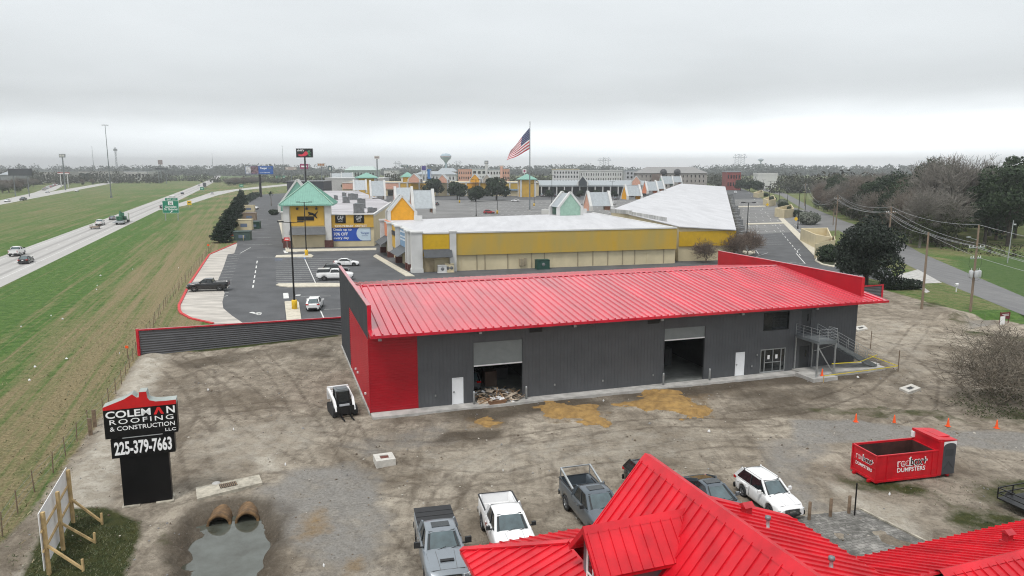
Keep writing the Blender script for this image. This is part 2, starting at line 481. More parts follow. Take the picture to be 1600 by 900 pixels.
gr = np.maximum(gr, 0.55 * soft(PX((1410, 470), (1470, 470), (1560, 505), (1640, 540), (1640, 700), (1500, 655), (1540, 560), (1470, 500)), x, y, 3.0) * (0.3 + vnoise(x, y, 0.35, 22)))
gr = np.maximum(gr, 0.5 * soft(PX((258, 790), (282, 830), (290, 900), (250, 900), (225, 830)), x, y, 1.5))
gr = np.maximum(gr, 0.55 * soft(PX((1180, 640), (1330, 655), (1600, 668), (1600, 640), (1450, 620)), x, y, 2.0) * (vnoise(x, y, 0.6, 23) > .6))
damp = np.zeros_like(x)
for P, wd, k in ((PX((560, 640), (585, 665), (760, 660), (860, 645), (1000, 630), (1180, 608), (1300, 600), (1400, 590), (1380, 565), (1250, 570), (1000, 590), (580, 640)), 2.2, 0.9),
                 (PX((1150, 610), (1300, 600), (1330, 630), (1290, 655), (1200, 650), (1110, 650)), 2.5, 0.8),
                 (PX((660, 690), (700, 675), (790, 670), (780, 690), (690, 700)), 1.2, 0.75),
                 (PX((531, 525), (400, 545), (300, 560), (230, 560), (300, 580), (420, 560), (540, 560), (575, 650), (540, 660), (520, 600)), 2.0, 0.6),
                 (PX((1380, 600), (1440, 590), (1520, 640), (1480, 655), (1400, 625)), 2.0, 0.5),
                 (PX((620, 850), (650, 810), (660, 900), (640, 920)), 1.0, 0.5),
                 (PX((270, 800), (300, 790), (420, 770), (470, 790), (440, 860), (420, 920), (280, 920)), 1.5, 0.7)):
    damp = np.maximum(damp, k * soft(P, x, y, wd))
damp *= (0.45 + 0.9 * vnoise(x, y, 0.35, 31))
damp = np.maximum(damp, 1.1 * np.clip(1.25 + poly_sd(POND, x, y) / 1.6, 0, 1))
grav = np.zeros_like(x)
for P, wd, k in ((PX((400, 765), (450, 735), (560, 720), (600, 760), (610, 830), (590, 880), (520, 900), (430, 840)), 2.0, 0.95),
                 (PX((1236, 655), (1330, 655), (1480, 672), (1800, 680), (1800, 725), (1515, 700), (1330, 690), (1240, 700)), 0.9, 1.0),
                 (PX((1190, 690), (1250, 680), (1300, 700), (1260, 740), (1300, 800), (1240, 800), (1190, 740)), 2.0, 0.75),
                 (PX((530, 690), (700, 660), (720, 690), (560, 720)), 2.0, 0.6),
                 (PX((1500, 500), (1545, 490), (1560, 510), (1510, 515)), 1.5, 0.7),
                 (PX((420, 900), (600, 850), (720, 1000), (420, 1000)), 2.0, 0.6)):
    grav = np.maximum(grav, k * soft(P, x, y, wd))
pale = margin * 0.9
for P, wd, k in ((PX((270, 690), (330, 660), (470, 640), (540, 650), (520, 700), (440, 730), (300, 760)), 4.0, 0.55),
                 (PX((390, 712), (430, 706), (440, 735), (400, 740)), 1.0, 0.9),
                 (PX((600, 700), (1000, 650), (1200, 670), (1100, 730), (800, 760), (640, 770)), 6.0, 0.5),
                 (PX((1340, 500), (1470, 500), (1480, 600), (1400, 600), (1345, 560)), 4.0, 0.45),
                 (PX((1260, 740), (1330, 755), (1420, 790), (1470, 850), (1420, 850), (1330, 790)), 1.5, 0.7)):
    pale = np.maximum(pale, k * soft(P, x, y, wd))
ochre = np.zeros_like(x)
for P, wd, k in ((PX((470, 800), (520, 780), (530, 830), (490, 850), (440, 850)), 2.0, 0.7), (PX((520, 870), (580, 860), (580, 910), (520, 910)), 1.5, 0.6),
                 (PX((830, 635), (960, 640), (970, 668), (840, 668)), 1.6, 0.45), (PX((960, 620), (1120, 610), (1130, 660), (990, 640)), 1.8, 0.5),
                 (PX((720, 650), (790, 650), (790, 672), (725, 672)), 1.2, 0.6)):
    ochre = np.maximum(ochre, k * soft(P, x, y, wd))
TRK = np.zeros_like(x)
def seg_d(P):
    d_ = np.full(x.shape, 1e9)
    for (ax, ay), (bx, by) in zip(P, P[1:]):
        ex, ey = bx - ax, by - ay; t = np.clip(((x - ax) * ex + (y - ay) * ey) / (ex * ex + ey * ey + 1e-9), 0, 1); d_ = np.minimum(d_, np.hypot(x - ax - t * ex, y - ay - t * ey))
    return d_
for P, hw_ in (([(250, 560), (300, 600), (340, 660), (430, 720), (560, 760), (700, 770)], .9), ([(300, 555), (370, 600), (420, 650), (520, 690), (640, 700), (800, 690), (1000, 660), (1200, 660)], .9), ([(400, 550), (440, 590), (470, 640), (500, 700), (560, 800), (640, 900)], .8), ([(540, 660), (560, 700), (640, 740), (780, 750), (900, 720), (1100, 690), (1240, 690)], .9), ([(260, 640), (350, 640), (450, 630), (520, 650)], .85), ([(1340, 520), (1400, 545), (1450, 590), (1440, 640), (1380, 660)], .9), ([(1345, 560), (1420, 560), (1500, 580), (1540, 630)], .9), ([(1150, 650), (1250, 640), (1340, 610), (1400, 560), (1440, 510)], .9), ([(820, 690), (880, 720), (900, 750)], .85), ([(690, 790), (720, 740), (800, 700), (960, 680)], .85), ([(320, 580), (330, 640), (300, 700), (320, 760)], .8)):
    P = resample(PX(*P), 16); d_ = seg_d(P); TRK = np.maximum(TRK, np.clip(1 - np.abs(d_ - hw_) / .34, 0, 1))
co_ = vco.copy(); co_[:, 2] -= .045 * TRK * (DIRT_M > .3); gm.vertices.foreach_set('co', co_.ravel()); gm.update()
dry = np.clip((sF + 28) / 14, 0, .85) * (sF < -6)
dry = np.maximum(dry, np.where(sF < -52, 0.42, 0))
dry = np.where((sF > -6) & (y > 95), 0.45, dry)
dry = np.where(poly_sd(PX((1470, 402), (1640, 402), (1900, 560), (1600, 466)), x, y) > 0, -0.3, dry)
attr('dirt', dirt * (1 - 0 * gr)); attr('weeds', gr); attr('damp', damp); attr('gravel', grav); attr('pale', pale); attr('ochre', ochre); attr('dry', np.clip(dry, 0, 1))
attr('lush', (dry < 0).astype(float))
attr('track', TRK)

class NT:
    def __init__(s, name):
        s.m = bpy.data.materials.new(name); s.m.use_nodes = True; s.t = s.m.node_tree
        s.p = s.t.nodes['Principled BSDF']
    def n(s, typ, **k):
        o = s.t.nodes.new(typ)
        for a, b in k.items(): setattr(o, a, b)
        return o
    def link(s, a, b): s.t.links.new(a, b)
    def val(s, x, inp):
        if isinstance(x, (int, float)): inp.default_value = x
        elif isinstance(x, tuple): inp.default_value = (*x, 1) if len(x) == 3 else x
        else: s.link(x, inp)
    def noise(s, vec, scale, detail=4, rough=0.55, dist=0.0):
        o = s.n('ShaderNodeTexNoise'); o.inputs['Scale'].default_value = scale; o.inputs['Detail'].default_value = detail
        o.inputs['Roughness'].default_value = rough; o.inputs['Distortion'].default_value = dist
        s.link(vec, o.inputs['Vector']); return o.outputs['Fac']
    def math(s, op, a, b=0.0, c=0.0):
        o = s.n('ShaderNodeMath', operation=op); s.val(a, o.inputs[0]); s.val(b, o.inputs[1]); s.val(c, o.inputs[2]); return o.outputs[0]
    def rng(s, v, a, b, c=0.0, d=1.0):
        o = s.n('ShaderNodeMapRange'); s.link(v, o.inputs[0])
        for i, q in enumerate((a, b, c, d)): o.inputs[i + 1].default_value = q
        return o.outputs[0]
    def mix(s, f, a, b):
        o = s.n('ShaderNodeMix'); o.data_type = 'RGBA'; s.val(f, o.inputs[0]); s.val(a, o.inputs[6]); s.val(b, o.inputs[7]); return o.outputs[2]
    def attr(s, name):
        o = s.n('ShaderNodeAttribute'); o.attribute_name = name; return o.outputs['Fac']
    def mapv(s, vec, rot=0.0, scale=(1, 1, 1)):
        o = s.n('ShaderNodeMapping'); o.vector_type = 'POINT'; o.inputs['Rotation'].default_value = (0, 0, rot); o.inputs['Scale'].default_value = scale
        s.link(vec, o.inputs[0]); return o.outputs[0]
    def broke(s, mask, vec, scale, amt=0.8, lo=0.42, hi=0.58):
        n_ = s.noise(vec, scale, 6, 0.65)
        a = s.math('MULTIPLY_ADD', n_, amt, -amt / 2)
        return s.rng(s.math('ADD', mask, a), lo, hi)

g = NT('lot_and_verge')
pos = g.n('ShaderNodeTexCoord').outputs['Object']
rot = g.mapv(pos, -TH)                                        # x' across the highway, y' along it
streak = g.noise(g.mapv(rot, 0, (0.55, 0.012, 1)), 1.0, 5, 0.6)
streak2 = g.noise(g.mapv(rot, 0, (2.2, 0.05, 1)), 1.0, 4, 0.6)
clump = g.noise(pos, 0.9, 8, 0.7)
fine = g.noise(pos, 4.0, 8, 0.82)
dryf = g.math('ADD', g.attr('dry'), g.math('ADD', g.math('MULTIPLY_ADD', streak, 2.2, -1.1), g.math('MULTIPLY_ADD', clump, 1.2, -0.6)))
dryf = g.math('ADD', dryf, g.math('MULTIPLY_ADD', streak2, 1.5, -0.75))
dryf = g.rng(dryf, 0.12, 0.95)
green = g.mix(g.rng(clump, 0.35, 0.65), (0.046, 0.105, 0.020), (0.112, 0.190, 0.048))
straw = g.mix(g.rng(fine, 0.35, 0.65), (0.150, 0.122, 0.060), (0.32, 0.262, 0.150))
grass = g.mix(dryf, green, straw)
grass = g.mix(g.attr('lush'), grass, g.mix(g.rng(clump, 0.3, 0.7), (0.045, 0.095, 0.024), (0.100, 0.150, 0.050)))
grass = g.mix(g.rng(fine, 0.3, 0.55, 0.42, 0.0), grass, (0.022, 0.030, 0.012))
big = g.noise(pos, 0.16, 8, 0.62, 0.8)
med = g.noise(pos, 0.9, 8, 0.7, 0.4)
grain = g.noise(pos, 4.5, 8, 0.85)
trk = g.noise(g.mapv(pos, 0.45, (0.9, 0.09, 1)), 1.0, 6, 0.65, 1.2)
soil = g.mix(g.rng(big, 0.35, 0.65), (0.222, 0.186, 0.142), (0.475, 0.42, 0.342))
soil = g.mix(g.rng(med, 0.42, 0.66, 0.0, 0.8), soil, (0.125, 0.104, 0.080))
soil = g.mix(g.math('MULTIPLY', g.broke(g.attr('track'), pos, 0.5, 1.2, 0.35, 0.9), 0.55), soil, (0.085, 0.066, 0.049))
soil = g.mix(g.rng(trk, 0.5, 0.66, 0.0, 0.4), soil, (0.105, 0.082, 0.060))
palef = g.broke(g.attr('pale'), pos, 0.6, 1.1, 0.35, 0.85)
soil = g.mix(palef, soil, g.mix(g.rng(med, .4, .6), (0.36, 0.32, 0.26), (0.52, 0.48, 0.41)))
gv = g.n('ShaderNodeTexVoronoi'); gv.inputs['Scale'].default_value = 7.0; g.link(pos, gv.inputs['Vector'])
gravc = g.mix(gv.outputs['Distance'], g.mix(g.rng(med, .4, .62), (0.145, 0.138, 0.128), (0.27, 0.258, 0.242)), (0.31, 0.30, 0.28))
gravf = g.math('MULTIPLY', g.broke(g.attr('gravel'), pos, 0.45, 1.3, 0.30, 0.95), 0.85)
soil = g.mix(gravf, soil, gravc)
soil = g.mix(g.broke(g.attr('ochre'), pos, 0.9, 0.9, 0.4, 0.9), soil, (0.26, 0.165, 0.065))
dampf = g.broke(g.attr('damp'), pos, 0.5, 0.9, 0.3, 0.85)
soil = g.mix(g.math('MULTIPLY', dampf, 0.74), soil, g.mix(g.rng(med, .4, .6), (0.045, 0.034, 0.024), (0.085, 0.068, 0.05)))
vo = g.n('ShaderNodeTexVoronoi'); vo.inputs['Scale'].default_value = 2.6; g.link(pos, vo.inputs['Vector'])
vo.inputs['Randomness'].default_value = 1.0
stone = g.rng(vo.outputs['Distance'], 0.05, 0.10, 1.0, 0.0)
stone = g.math('MULTIPLY', stone, g.rng(g.noise(pos, 0.35, 3), 0.48, 0.6))
soil = g.mix(g.math('MULTIPLY', stone, 0.7), soil, (0.42, 0.40, 0.36))
soil = g.mix(g.rng(grain, 0.3, 0.5, 0.62, 0.0), soil, (0.06, 0.048, 0.036))
soil = g.mix(g.rng(grain, 0.55, 0.75, 0.0, 0.55), soil, (0.40, 0.36, 0.30))
weedf = g.broke(g.attr('weeds'), pos, 0.8, 0.9, 0.42, 0.72)
weedc = g.mix(g.rng(clump, .35, .65), (0.030, 0.042, 0.014), (0.080, 0.082, 0.030))
weedc = g.mix(g.rng(fine, 0.3, 0.55, 0.5, 0.0), weedc, (0.02, 0.022, 0.010))
dirtf = g.broke(g.attr('dirt'), pos, 0.7, 0.7, 0.40, 0.60)
colr = g.mix(dirtf, grass, soil)
colr = g.mix(weedf, colr, weedc)
g.link(colr, g.p.inputs['Base Color'])
g.p.inputs['Roughness'].default_value = 0.95
g.p.inputs['Specular IOR Level'].default_value = 0.15
bh = g.math('ADD', g.math('MULTIPLY', med, 0.7), g.math('MULTIPLY', grain, 0.30))
bh = g.math('ADD', bh, g.math('MULTIPLY', stone, 0.25))
bp_ = g.n('ShaderNodeBump'); bp_.inputs['Strength'].default_value = 1.0; bp_.inputs['Distance'].default_value = 0.38
g.link(bh, bp_.inputs['Height']); g.link(bp_.outputs[0], g.p.inputs['Normal'])
gm.materials.append(g.m)
tag(link('ground', gm), kind='structure')

def sheet(name, polys, z, m, holes=None):
    mb = MB()
    for P in polys:
        a = sum(P[i][0] * P[(i + 1) % len(P)][1] - P[(i + 1) % len(P)][0] * P[i][1] for i in range(len(P)))
        P = P if a > 0 else list(reversed(P))
        mb.add([(p[0], p[1], z) for p in P], [tuple(range(len(P)))], 0)
    return tag(mb.build(name, m), kind='structure')

wm = NT('ditch_water')
wm.p.inputs['Base Color'].default_value = (0.085, 0.105, 0.100, 1)
wm.p.inputs['Roughness'].default_value = 0.07; wm.p.inputs['Specular IOR Level'].default_value = 0.65
wp = wm.n('ShaderNodeTexCoord').outputs['Object']
wb = wm.n('ShaderNodeBump'); wb.inputs['Strength'].default_value = 0.06; wb.inputs['Distance'].default_value = 0.05
wm.link(wm.noise(wp, 3.0, 3), wb.inputs['Height']); wm.link(wb.outputs[0], wm.p.inputs['Normal'])
wm.link(wm.mix(wm.rng(wm.noise(wp, 0.8, 5, .6), .35, .65), (0.050, 0.051, 0.038), (0.090, 0.098, 0.084)), wm.p.inputs['Base Color'])
px_ = [p[0] for p in POND]; py_ = [p[1] for p in POND]
pw = MB()
cxp, cyp = sum(px_) / len(px_), sum(py_) / len(py_)
pw.add([(cxp + (a - cxp) * 1.22, cyp + (b_ - cyp) * 1.22, POND_L) for a, b_ in POND], [tuple(range(len(POND)))])
tag(pw.build('water', wm.m), kind='structure')

def road_mat(name, c1, c2, lane, rough=0.85):
    k = NT(name); p0 = k.n('ShaderNodeTexCoord').outputs['Object']
    a = k.noise(k.mapv(p0, 0, (0.9, 0.015, 1)), 1.0, 5, 0.6); b_ = k.noise(p0, 0.5, 8, 0.7); c_ = k.noise(p0, 12, 4, 0.7)
    col = k.mix(k.rng(a, 0.3, 0.7), c1, c2)
    col = k.mix(k.rng(b_, 0.35, 0.7, 0.0, 0.4), col, tuple(v * 0.75 for v in c1))
    col = k.mix(k.rng(c_, 0.3, 0.5, 0.25, 0.0), col, tuple(v * 0.6 for v in c1))
    if lane:
        sx = k.n('ShaderNodeSeparateXYZ'); k.link(p0, sx.inputs[0])
        for lx in lane:
            d_ = k.math('ABSOLUTE', k.math('SUBTRACT', sx.outputs[0], lx))
            col = k.mix(k.rng(d_, 0.15, 0.75, 0.42, 0.0), col, (0.12, 0.118, 0.112))
    k.link(col, k.p.inputs['Base Color']); k.p.inputs['Roughness'].default_value = rough; k.p.inputs['Specular IOR Level'].default_value = 0.25
    return k.m
M_HWY = road_mat('highway_concrete', (0.38, 0.368, 0.352), (0.48, 0.466, 0.45), (-45.2, -41.4))
M_HWY2 = road_mat('far_highway_concrete', (0.40, 0.39, 0.37), (0.50, 0.49, 0.47), None)
M_SIDEROAD = road_mat('worn_side_road', (0.145, 0.145, 0.148), (0.205, 0.203, 0.20), None)
def strip(name, L, Rr, z, m):
    mb = MB()
    n_ = len(L)
    mb.add([(s_, t_, z) for s_, t_ in L] + [(s_, t_, z) for s_, t_ in Rr], [(i, n_ + i, n_ + i + 1, i + 1) for i in range(n_ - 1)])
    o = tag(mb.build(name, m), kind='structure'); o.rotation_euler = (0, 0, TH); return o
def hw_s(t):   # gentle bend to the left far away
    return -max(0.0, (t - 520) / 100.0) ** 2 * 0.10
TT = [-200, 0, 100, 200, 300, 400, 520, 650, 800, 1000, 1300, 1700, 2200]
strip('highway', [(-49.6 + hw_s(t), t) for t in TT], [(-37.2 + hw_s(t), t) for t in TT], 0.012, M_HWY)
hm = MB()
for t in range(-60, 900, 12):
    s0 = -43.9 + hw_s(t)
    hm.add([(s0 - .07, t, .018), (s0 + .07, t, .018), (s0 + .07, t + 3, .018), (s0 - .07, t + 3, .018)], [(0, 1, 2, 3)])
for e_, w_ in ((-48.0, .06), (-39.9, .06)):
    for i in range(len(TT) - 1):
        a_, b_ = TT[i], TT[i + 1]
        hm.add([(e_ - w_ + hw_s(a_), a_, .018), (e_ + w_ + hw_s(a_), a_, .018), (e_ + w_ + hw_s(b_), b_, .018), (e_ - w_ + hw_s(b_), b_, .018)], [(0, 1, 2, 3)])
o = struct('highway_markings', hm, M_MARK); o.rotation_euler = (0, 0, TH)
def lerp_pl(pl, t):
    for (s0, t0), (s1, t1) in zip(pl, pl[1:]):
        if t <= t1: return s0 + (s1 - s0) * (t - t0) / (t1 - t0)
    return pl[-1][0]
C2R = [(-96, 0), (-106, 250), (-118, 440), (-147, 925), (-189, 1700), (-215, 2200)]
C2 = [0, 120, 250, 350, 440, 550, 700, 925, 1200, 1700, 2200]
strip('opposite_highway', [(lerp_pl(C2R, t) - 12.5 , t) for t in C2], [(lerp_pl(C2R, t), t) for t in C2], 0.012, M_HWY2)
strip('exit_ramp', [(-37.3, 360), (-33, 450), (-29.6, 523), (-25.0, 617), (8.4, 767), (40, 880), (90, 1020)], [(-36.9, 360), (-29.0, 400), (-19.0, 540), (-8.0, 640), (33, 785), (62, 880), (110, 1000)], 0.016, M_HWY2)
strip('frontage_ramp', [(-134, 500), (-150, 640), (-166, 740), (-235, 1134), (-260, 1300)], [(-128, 470), (-136, 590), (-151, 714), (-222, 1130), (-245, 1300)], 0.020, M_HWY2)

rl = [G(1219, 305), G(1296, 352), G(1358, 386), G(1401, 404), G(1432, 421), G(1515, 466), G(1592, 490), G(1700, 530), G(1900, 610)]
rr = [G(1227, 302), G(1275, 327), G(1320, 346), G(1395, 370), G(1450, 402), G(1520, 430), G(1600, 466), G(1720, 512), G(1950, 600)]
mb = MB()
rl2 = [(rl[0][0] + 60, rl[0][1] + 280)] + rl; rr2 = [(rr[0][0] + 64, rr[0][1] + 280)] + rr
A_, B_ = resample(rl2, 24), resample(rr2, 24)
mb.add([(*p, .014) for p in A_] + [(*p, .014) for p in B_], [(i, i + 1, 24 + i + 1, 24 + i) for i in range(23)])
struct('side_road', mb, M_SIDEROAD)
struct_poly = lambda name, P, z, m: sheet(name, [P], z, m)
struct_poly('driveway', PX((1392, 434), (1402, 431), (1412, 427), (1434, 421), (1472, 442), (1446, 443), (1424, 440), (1402, 440)), .018, M_CONC)
struct_poly('footpath', PX((1424, 441), (1432, 440), (1453, 456), (1447, 458)), .02, M_CONC)

KERB = [(369, 380), (348, 389), (327, 398), (297, 443), (279.7, 477.5), (280, 485), (283, 490), (298, 498), (333, 506)]
LOT = PX(*KERB) + [(-33.0, 80.0), (-18.0, 83.0), (26, 98.0), G(1345, 432), G(1400, 445), G(1392, 420), G(1330, 402), G(1290, 385), G(1250, 355), G(1215, 335), G(1185, 305), G(1150, 291)] \
    + [(150, 640), (-140, 640), G(392, 305), G(385, 325), G(383, 345), G(372, 375)]
struct_poly('parking_lot', LOT, .016, M_ASPH)
M_LOTCONC = mat('worn_lot_concrete', (0.43, 0.40, 0.36), rough=0.9, var=0.25, scale=0.5, bump=0.1, stretch=(0.4, 1.5, 1))
struct_poly('concrete_apron', PX(*KERB, (380.5, 505.5), (362, 493), (349, 482), (347.5, 472), (351, 458), (341, 437), (349, 418), (356, 397.5), (366, 396), (371, 381)), .022, M_LOTCONC)
kb = MB()
kp = PX(*KERB)
for a_, b_ in zip(kp, kp[1:]): kb.beam((*a_, .07), (*b_, .07), .34, .15)
struct('red_kerb', kb, M_REDKERB)
mk = MB()
def ln(p, q_, w_=0.11, z=.026, m=0):
    (x0, y0), (x1, y1) = p, q_
    dx_, dy_ = x1 - x0, y1 - y0; L_ = math.hypot(dx_, dy_) or 1
    nx_, ny_ = -dy_ / L_ * w_ / 2, dx_ / L_ * w_ / 2
    mk.add([(x0 - nx_, y0 - ny_, z), (x1 - nx_, y1 - ny_, z), (x1 + nx_, y1 + ny_, z), (x0 + nx_, y0 + ny_, z)], [(0, 1, 2, 3)], m)
def lp(x0, y0, x1, y1, w_=0.11, m=0): ln(G(x0, y0), G(x1, y1), w_, .026, m)
for i in range(16):
    f = i / 15.0
    yy = 397.5 + (462 - 397.5) * f ** 1.15
    lp(356 - 15 * min(1, f * 1.5) + (max(0, f - .75) * 40), yy + 1.4, 376 - 20 * f, yy - 0.3)
for yy in (408.2, 415.5, 423, 431, 440, 448.8):
    pass
for k in range(6):
    y0 = 407.5 + k * 7.6; lp(402 - k * 1.25, y0, 401.3 - k * 1.25, y0 + 4.2, .2)
lp(401.5, 402.2, 430, 402.0, .14)
lp(375, 396, 391.5, 386.8, .14)
for k in range(13):
    y0 = 404.5 + k * 3.05
    lp(430 + k * .15, y0 + .6, 476 + k * 1.45, y0)
    lp(478 + k * 1.45, y0, 533, y0 - .7)
lp(475.8, 404, 493.4, 443, .16)
lp(429.6, 403.8, 476, 402.4, .2, 1); lp(429.8, 406.5, 441, 406.2, .35, 1); lp(476, 395.5, 476, 405, .3, 1)
for x0 in (446.3,): lp(x0, 458, x0 + 1, 466.5, .75)
lp(462, 461.5, 469.5, 461.3, .9)
lp(470, 463.2, 517, 462.6); lp(506, 483.5, 533, 482.8); lp(500.5, 485, 506.5, 498.5, .16)
lp(392, 488, 406, 491.4, .55); lp(398, 489.2, 407, 488.8, .5); lp(405, 492.3, 407, 489, .4)
lp(445.3, 391.5, 447.5, 395.5, .8); lp(457, 393.5, 464, 394, .5)
for k in range(16):
    y0 = 300 + k * (4 + k * .32)
    if y0 > 384: break
    f = (y0 - 300) / 85
    lp(392 - 12 * f, y0, 410 + 16 * f, y0 - 1.0, .16)
for k in range(7):
    y0 = 333.0 + k * 2.0; lp(1168 + k * .3, y0 + .4, 1180 + k * 2.0, y0)
for k in range(10):
    y0 = 352 + k * 3.3; lp(1170 + k * .4, y0 + 1.2, 1196 + k * 3.1, y0)
for k in range(11):
    f = k / 10; lp(1211 + 38 * f, 351 + 46 * f, 1212.6 + 38 * f, 352.8 + 47 * f, .16)
for k in range(9):
    f = k / 9; lp(1170 + 38 * f, 301 + 45 * f, 1170.7 + 38 * f, 302.3 + 45.3 * f, .16)
lp(1245, 392, 1250, 389); lp(1244, 396, 1258, 412, .16); lp(1230, 410, 1256, 412, .16); lp(1182, 401, 1200, 395, .14); lp(1181, 391, 1186, 398, .14)
struct('parking_markings', mk, [M_MARK, M_BLUEMARK])
mi_ = MB(); keep = mk; mk = mi_
rg = random.Random(3)
for row in range(11):
    Yr = 196 + row * 19.5
    x0, x1 = -8 - row * 1.5, 92 + row * 4
    n_ = int((x1 - x0) / 2.75)
    for i in range(n_):
        X_ = x0 + i * 2.75
        if rg.random() < 0.06: continue
        ln((X_, Yr + X_ * .25), (X_ + 1.2, Yr + X_ * .25 + 5.2), .13)
    ln((x0, Yr + x0 * .25), (x1, Yr + x1 * .25), .10)
struct('inner_lot_markings', mi_, M_MARK); mk = keep
M_ASPH2 = mat('bleached_asphalt', (0.165, 0.163, 0.160), rough=0.9, var=0.18, scale=0.08, detail=8)
struct_poly('inner_parking_lot', [(-24, 185), (30, 192), (110, 225), (150, 440), (-60, 425), (-50, 250)], .020, M_ASPH2)
isl = MB()
for P in (PX((431, 446), (436, 444), (493, 443.2), (540, 443.5), (540, 448.6), (450, 449.2), (438, 448)), PX((430, 402.6), (432, 399.6), (486, 397.8), (490, 400.5), (487, 402.5)),
          PX((444.7, 472.6), (447, 472), (464, 471.5), (467, 473.5), (471, 501), (448, 502)),
          PX((1284, 399), (1276, 402), (1273, 408), (1284, 414), (1303, 418), (1310, 411), (1300, 402)),
          PX((1166, 349.5), (1226, 348), (1230, 349.6), (1168, 351.3)), PX((1142, 323), (1195, 321.8), (1197, 323), (1143, 324.2)),
          PX((1163, 384), (1178, 386), (1180, 396), (1168, 400), (1160, 395))):
    isl.prism(P, -0.02, 0.15, 0)
struct('kerb_islands', isl, M_KERB)
struct_poly('island_bed', PX((1284, 401), (1277, 404), (1277, 408), (1286, 413), (1302, 416), (1306, 411), (1299, 403)), .156, mat('planting_bed_soil', (0.035, 0.04, 0.018), rough=0.95, var=0.5, scale=1.5, bump=0.4))
pv = MB()
pv.prism(PX((583, 401), (588, 398), (648, 432), (634, 432)), -0.02, .13)
pv.prism(PX((435, 345), (441, 345), (452, 390), (588, 388), (588, 391), (447, 394)), -0.02, .13)
pv.prism(PX((1216, 341), (1224, 341), (1285, 398), (1272, 400)), -0.02, .13)
struct('mall_pavement', pv, M_KERB)
k = NT('brick_paving'); p0 = k.n('ShaderNodeTexCoord').outputs['Object']
br = k.n('ShaderNodeTexBrick'); br.inputs['Scale'].default_value = 1.0; br.inputs['Brick Width'].default_value = 0.42; br.inputs['Row Height'].default_value = 0.21
br.inputs['Mortar Size'].default_value = 0.012; br.inputs['Color1'].default_value = (0.27, 0.26, 0.24, 1); br.inputs['Color2'].default_value = (0.17, 0.16, 0.15, 1); br.inputs['Mortar'].default_value = (0.05, 0.05, 0.042, 1)
k.link(k.mapv(p0, -TH), br.inputs['Vector'])
cc = k.mix(k.rng(k.noise(p0, 0.7, 6, .7), .38, .62), br.outputs['Color'], (0.07, 0.068, 0.06))
cc = k.mix(k.rng(k.noise(p0, 2.2, 6, .7), .52, .62, 0, .6), cc, (0.34, 0.325, 0.30))
k.link(cc, k.p.inputs['Base Color']); k.p.inputs['Roughness'].default_value = 0.9
pb = MB(); pb.prism(PX((1238, 812), (1262, 806), (1345, 797.5), (1470, 860), (1500, 960), (1250, 960)), -0.1, 0.05)
struct('brick_patio', pb, k.m)
pe = MB(); e0, e1 = G(1345, 797.5), G(1470, 860)
pe.beam((*e0, .05), (*e1, .05), .12, .16); struct('patio_edging', pe, M_CONC2)
# ================================================================ THE WAREHOUSE (red roof, charcoal walls)
WA = R(18.1); WO = (-10.70, 53.42)
def WL(u, v):
    return (WO[0] + u * math.cos(WA) - v * math.sin(WA), WO[1] + u * math.sin(WA) + v * math.cos(WA))
LU, LV, EAVE, RIDGE, SLOPE = 45.2, 22.9, 6.50, 8.20, 0.126
FV = -1.62                                   # front edge of the roof
def roof_z(v):
    return EAVE + (v - FV) * SLOPE if v <= LV / 2 else EAVE + (LV + 0.4 - v) * SLOPE + (FV + LV + 0.4 - LV) * 0 + ((LV / 2 - FV) - (LV / 2 + 0.4)) * SLOPE
wh = thing('warehouse', 'long charcoal metal warehouse with a bright red standing seam roof and two open roller doors', 'warehouse', (*WO, 0), WA)

def wall_pieces(mb, x0, x1, z0, z1, holes, axis, p0, p1, m=0):
    xs_ = sorted({x0, x1, *[h[0] for h in holes], *[h[1] for h in holes]})
    for a, b_ in zip(xs_, xs_[1:]):
        cuts = sorted([(h[2], h[3]) for h in holes if h[0] <= a and h[1] >= b_])
        z = z0
        for c0, c1 in cuts + [(z1, z1)]:
            if c0 > z + 1e-4:
                if axis == 'u': mb.b(a, b_, p0, p1, z, c0, m)
                else: mb.b(p0, p1, a, b_, z, c0, m)
            z = max(z, c1)
HOLES = [(6.34, 7.24, .2, 2.34), (8.03, 12.20, .2, 5.08), (24.86, 28.96, .2, 5.04), (32.1, 33.04, .2, 2.34), (34.70, 37.36, .2, 2.40), (34.86, 37.56, 4.10, 5.74),
         (38.92, 39.98, 3.62, 5.75), (38.9, 39.98, .25, 2.4)]
wl = MB()
wall_pieces(wl, 3.62, LU, .2, 6.62, HOLES, 'u', 0.0, 0.18)
wl.b(0.0, 0.18, 0.185, LV, 5.82, 8.44); wl.b(0.0, 0.18, 13.4, LV, .2, 5.815)
wl.b(LU - .18, LU, 0.185, LV, .2, 6.7)
wl.b(0.185, LU - .185, LV - .18, LV, .2, 6.3)
wl.prism([(0.0, -0.28), (0.0, .18), (.18, .18), (.18, -.28)], 6.64, 8.44)      # parapet return past the front wall
def ribs_front(mb, x0, x1, z0, z1, holes, sp=0.305, d=0.013, w_=0.05):
    x = x0 + sp / 2
    while x < x1:
        z = z0
        for c0, c1 in sorted([(h[2], h[3]) for h in holes if h[0] - .05 < x < h[1] + .05]) + [(z1, z1)]:
            if c0 > z + .02: mb.b(x - w_ / 2, x + w_ / 2, -d, 0.004, z, c0)
            z = max(z, c1)
        x += sp
ribs_front(wl, 3.7, LU - .05, .2, 6.6, HOLES)
v = 13.55
while v < LV: wl.b(-.026, .004, v - .025, v + .025, .2, 8.4); v += .305
v = 0.3
while v < 13.4: wl.b(-.026, .004, v - .025, v + .025, 5.86, 8.4); v += .305
wl.build('wall', M_GREYWALL, wh)
rw = MB()
